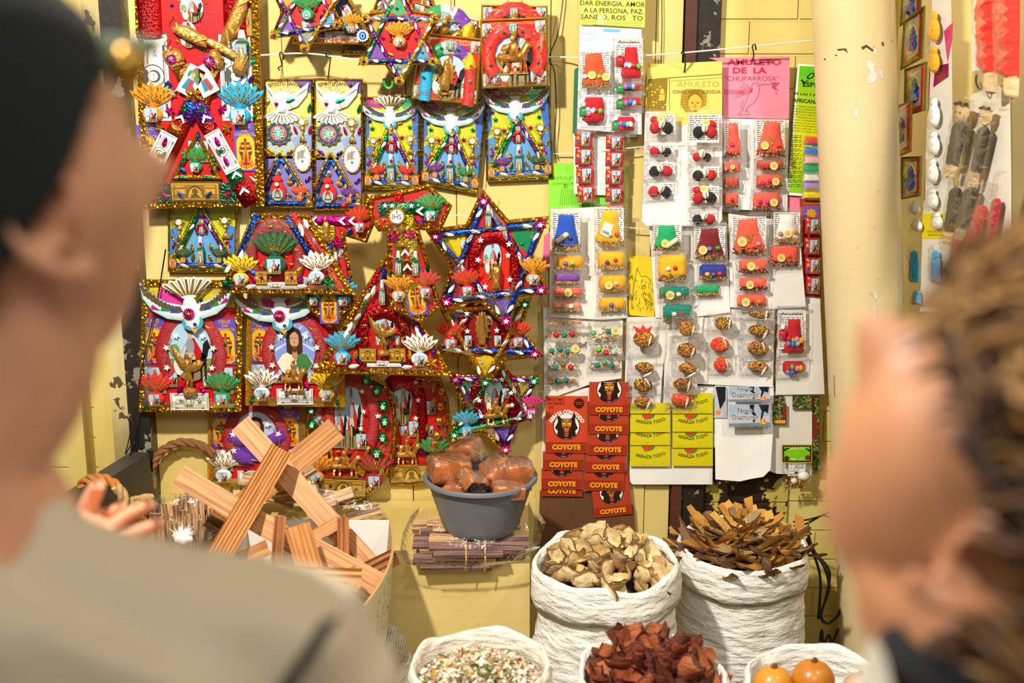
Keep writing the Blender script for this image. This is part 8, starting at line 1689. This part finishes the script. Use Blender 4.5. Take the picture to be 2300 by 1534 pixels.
# shirt: collar, back and shoulders
def garment(name,rings_,c,matn='shirt',parent=None,amp=.006,sd=0.0,sleeves=(),fall=.35):
    m=MB([matn]);n=48;rr=[]
    for(cx,cy,cz,rx,ry,ex)in rings_:
        rr.append([m.V(cx+(rx+amp*noise.noise(Vector((math.cos(a)*3+sd,math.sin(a)*3,cz*9))))*math.copysign(abs(math.cos(a))**ex,math.cos(a)),cy+(ry+amp*noise.noise(Vector((math.cos(a)*3,math.sin(a)*3+sd,cz*9))))*math.copysign(abs(math.sin(a))**ex,math.sin(a)),cz-fall*max(0,math.sin(a))*ry+amp*2*noise.noise(Vector((math.cos(a)*2,math.sin(a)*2,cz*5+sd))))for a in[2*PI*j/n for j in range(n)]])
    for i in range(len(rr)-1):
        for j in range(n):m.face((rr[i][j],rr[i][(j+1)%n],rr[i+1][(j+1)%n],rr[i+1][j]),c)
    if sleeves:
        m.face(rr[0],c);m.face(rr[-1][::-1],c);[limb(m,*q)for q in sleeves];m.c=[col(c)]*len(m.f);o=obj(name,m,parent,angle=180);remesh(o,.006,8);r_=MATS[matn];return o
    o=obj(name,m,parent,angle=180);s=o.modifiers.new('smooth','SUBSURF');s.levels=1;s.render_levels=1;return o
zc=P(100,1150,.75).z;hw=shR.x-ch.x
cx_=ch.x;cx2=cx_-.002
garment('shirt',[(nk.x,.735,1.322,.060,.064,1),(nk.x,.735,1.306,.068,.074,1),(cx2,.74,1.290,.095,.085,.95),(cx2,.745,1.276,.145,.095,.85),(cx2,.75,1.264,.195,.105,.75),(cx2,.76,1.245,.225,.115,.7),(cx2,.77,1.20,.238,.125,.7),(cx2,.80,1.10,.222,.135,.7),(cx2,.80,.95,.20,.135,.8),(cx2,.80,.74,.19,.135,.85)],'#b3a68c','beige_shirt',t,.017,0.0,
    [([shR,shR+Vector((.02,.0,-.20))],[.058,.055]),([shL,Vector((shL.x-.03,.98,shL.z-.15)),P(-60,1300,HY-.2)],[.058,.055,.05])],.75)
zc=1.31
garment('trousers',[(ch.x,.80,zc-.60,hw-.03,.12,.85),(ch.x,.80,zc-.9,hw-.03,.11,.8),(ch.x,.80,.1,hw-.06,.10,.8)],'#3a3a3c',parent=t)
m=MB(['knit']);st=[P(742,1392,.655),P(722,1425,.645),P(690,1475,.64),P(650,1530,.64),P(600,1640,.63)]
for i in range(len(st)-1):
    a,b_=st[i],st[i+1];w0=Vector((.006,0,.003));m.beam(a,b_,w0,(0,.003,0),'#101614')
obj('strap',m,t)
# --- curly-haired person, right
SC=1.04;MH=rotM(Vector(),math.radians(52),math.radians(50),0);hc=P(2186,1272,.63)-MH@Vector((-.080,-.012,-.012));MH=rotM(hc,math.radians(52),math.radians(50),0)
t=thing('person',(hc.x,.70,0),'person with curly brown hair and white collar, seen from behind at the right','person')
m=MB(['skin']);headpts(m,MH,SC);nk=P(2265,1500,.66);limb(m,[MH@Vector((0,-.02,-.02)),MH@Vector((0,-.025,-.07)),nk,nk+Vector((0,0,-.10))],[.056,.06,.058,.075])
ch=nk+Vector((0,.04,-.19));limb(m,[ch+Vector((0,-.02,.06)),ch+Vector((0,0,-.12)),ch+Vector((0,0,-.42))],[.09,.12,.12],20);limb(m,[ch+Vector((-.13,.07,.03)),ch+Vector((0,0,.04)),ch+Vector((.13,-.07,.03))],[.042,.07,.042])
for sg in(-1,1):a0=ch+Vector((sg*.13,-sg*.07,.03));limb(m,[a0,a0+Vector((sg*.03,0,-.26)),a0+Vector((sg*.02,.08,-.48))],[.045,.036,.026]);h0=ch+Vector((sg*.075,0,-.38));limb(m,[h0,h0+Vector((0,.01,-.28)),Vector((h0.x,.70,.07))],[.08,.055,.038]);limb(m,[Vector((h0.x,.68,.04)),Vector((h0.x,.89,.032))],[.036,.03])
o=obj('body',m,t);remesh(o,.004)
def hairsel(d):
    a=abs(d.x)
    if d.y>.0:return d.z>(.22 if a<.7 else .14+.15*d.y)
    return d.z>-.42 and not(a>.86 and d.z<.12 and d.y>-.32)
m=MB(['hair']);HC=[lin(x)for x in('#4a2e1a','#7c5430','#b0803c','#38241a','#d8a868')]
shell(m,MH,SC,.012,hairsel,lambda i,j:HC[0]if i>32 else HC[1],nu=128,nv=88,nzf=lambda d:.008+.018*noise.noise(d*6)+.012*max(0,d.z));  # shell lighter towards the crown: top light put into the colour
R_=random.Random(4)
for k in range(1500):
    th=math.acos(R_.uniform(-.45,1));ph=R_.uniform(0,2*PI);d=Vector((math.sin(th)*math.cos(ph),math.sin(th)*math.sin(ph),math.cos(th)))
    if not hairsel(d):continue
    L_=R_.uniform(.035,.075);e=Vector((R_.gauss(0,.4),R_.gauss(0,.4)-.5,.5));e=(e-d*e.dot(d)).normalized();f=d.cross(e);pts=[];lf=R_.uniform(.4,1);ph0=R_.uniform(0,6)
    for q in range(11):
        u=q/10;p0=Vector((.082*d.x,.101*d.y,.124*d.z))*SC+d*(.011+.032*u*lf+.016*max(0,d.z))+e*L_*(u-.3)+f*.007*math.sin(u*7+ph0);pts.append(MH@p0)
    m.tube(pts,[.001,.0018,.0023,.0025,.0026,.0026,.0025,.0022,.0018,.0012,.0006],HC[(4,2,1,4,2)[k%5]]if d.z>.3 else HC[(k*3)%4],n=5)  # golden streaks, made paler on the crown to paint in light from above
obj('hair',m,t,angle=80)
zc=P(1960,1468,.64).z
garment('dark_neckband',[(nk.x,.66,zc+.006,.060,.062,1),(nk.x,.66,zc+.002,.068,.070,1),(nk.x,.66,zc-.010,.070,.072,1)],'#14161c','knit',t,.001)
garment('white_shirt',[(nk.x,.66,zc-.010,.072,.074,1),(nk.x,.665,zc-.035,.074,.078,1),(nk.x,.68,zc-.065,.09,.09,.9),(nk.x,.70,zc-.11,.17,.12,.8),(nk.x,.70,zc-.2,.19,.13,.75),(nk.x,.70,zc-.5,.18,.13,.8)],'#e2dccb','shirt',t,.008,3.0)
garment('trousers',[(nk.x,.70,zc-.48,.165,.12,.85),(nk.x,.70,zc-.8,.16,.11,.8),(nk.x,.70,.1,.13,.10,.8)],'#2c3444','shirt',t,.006,5.0)
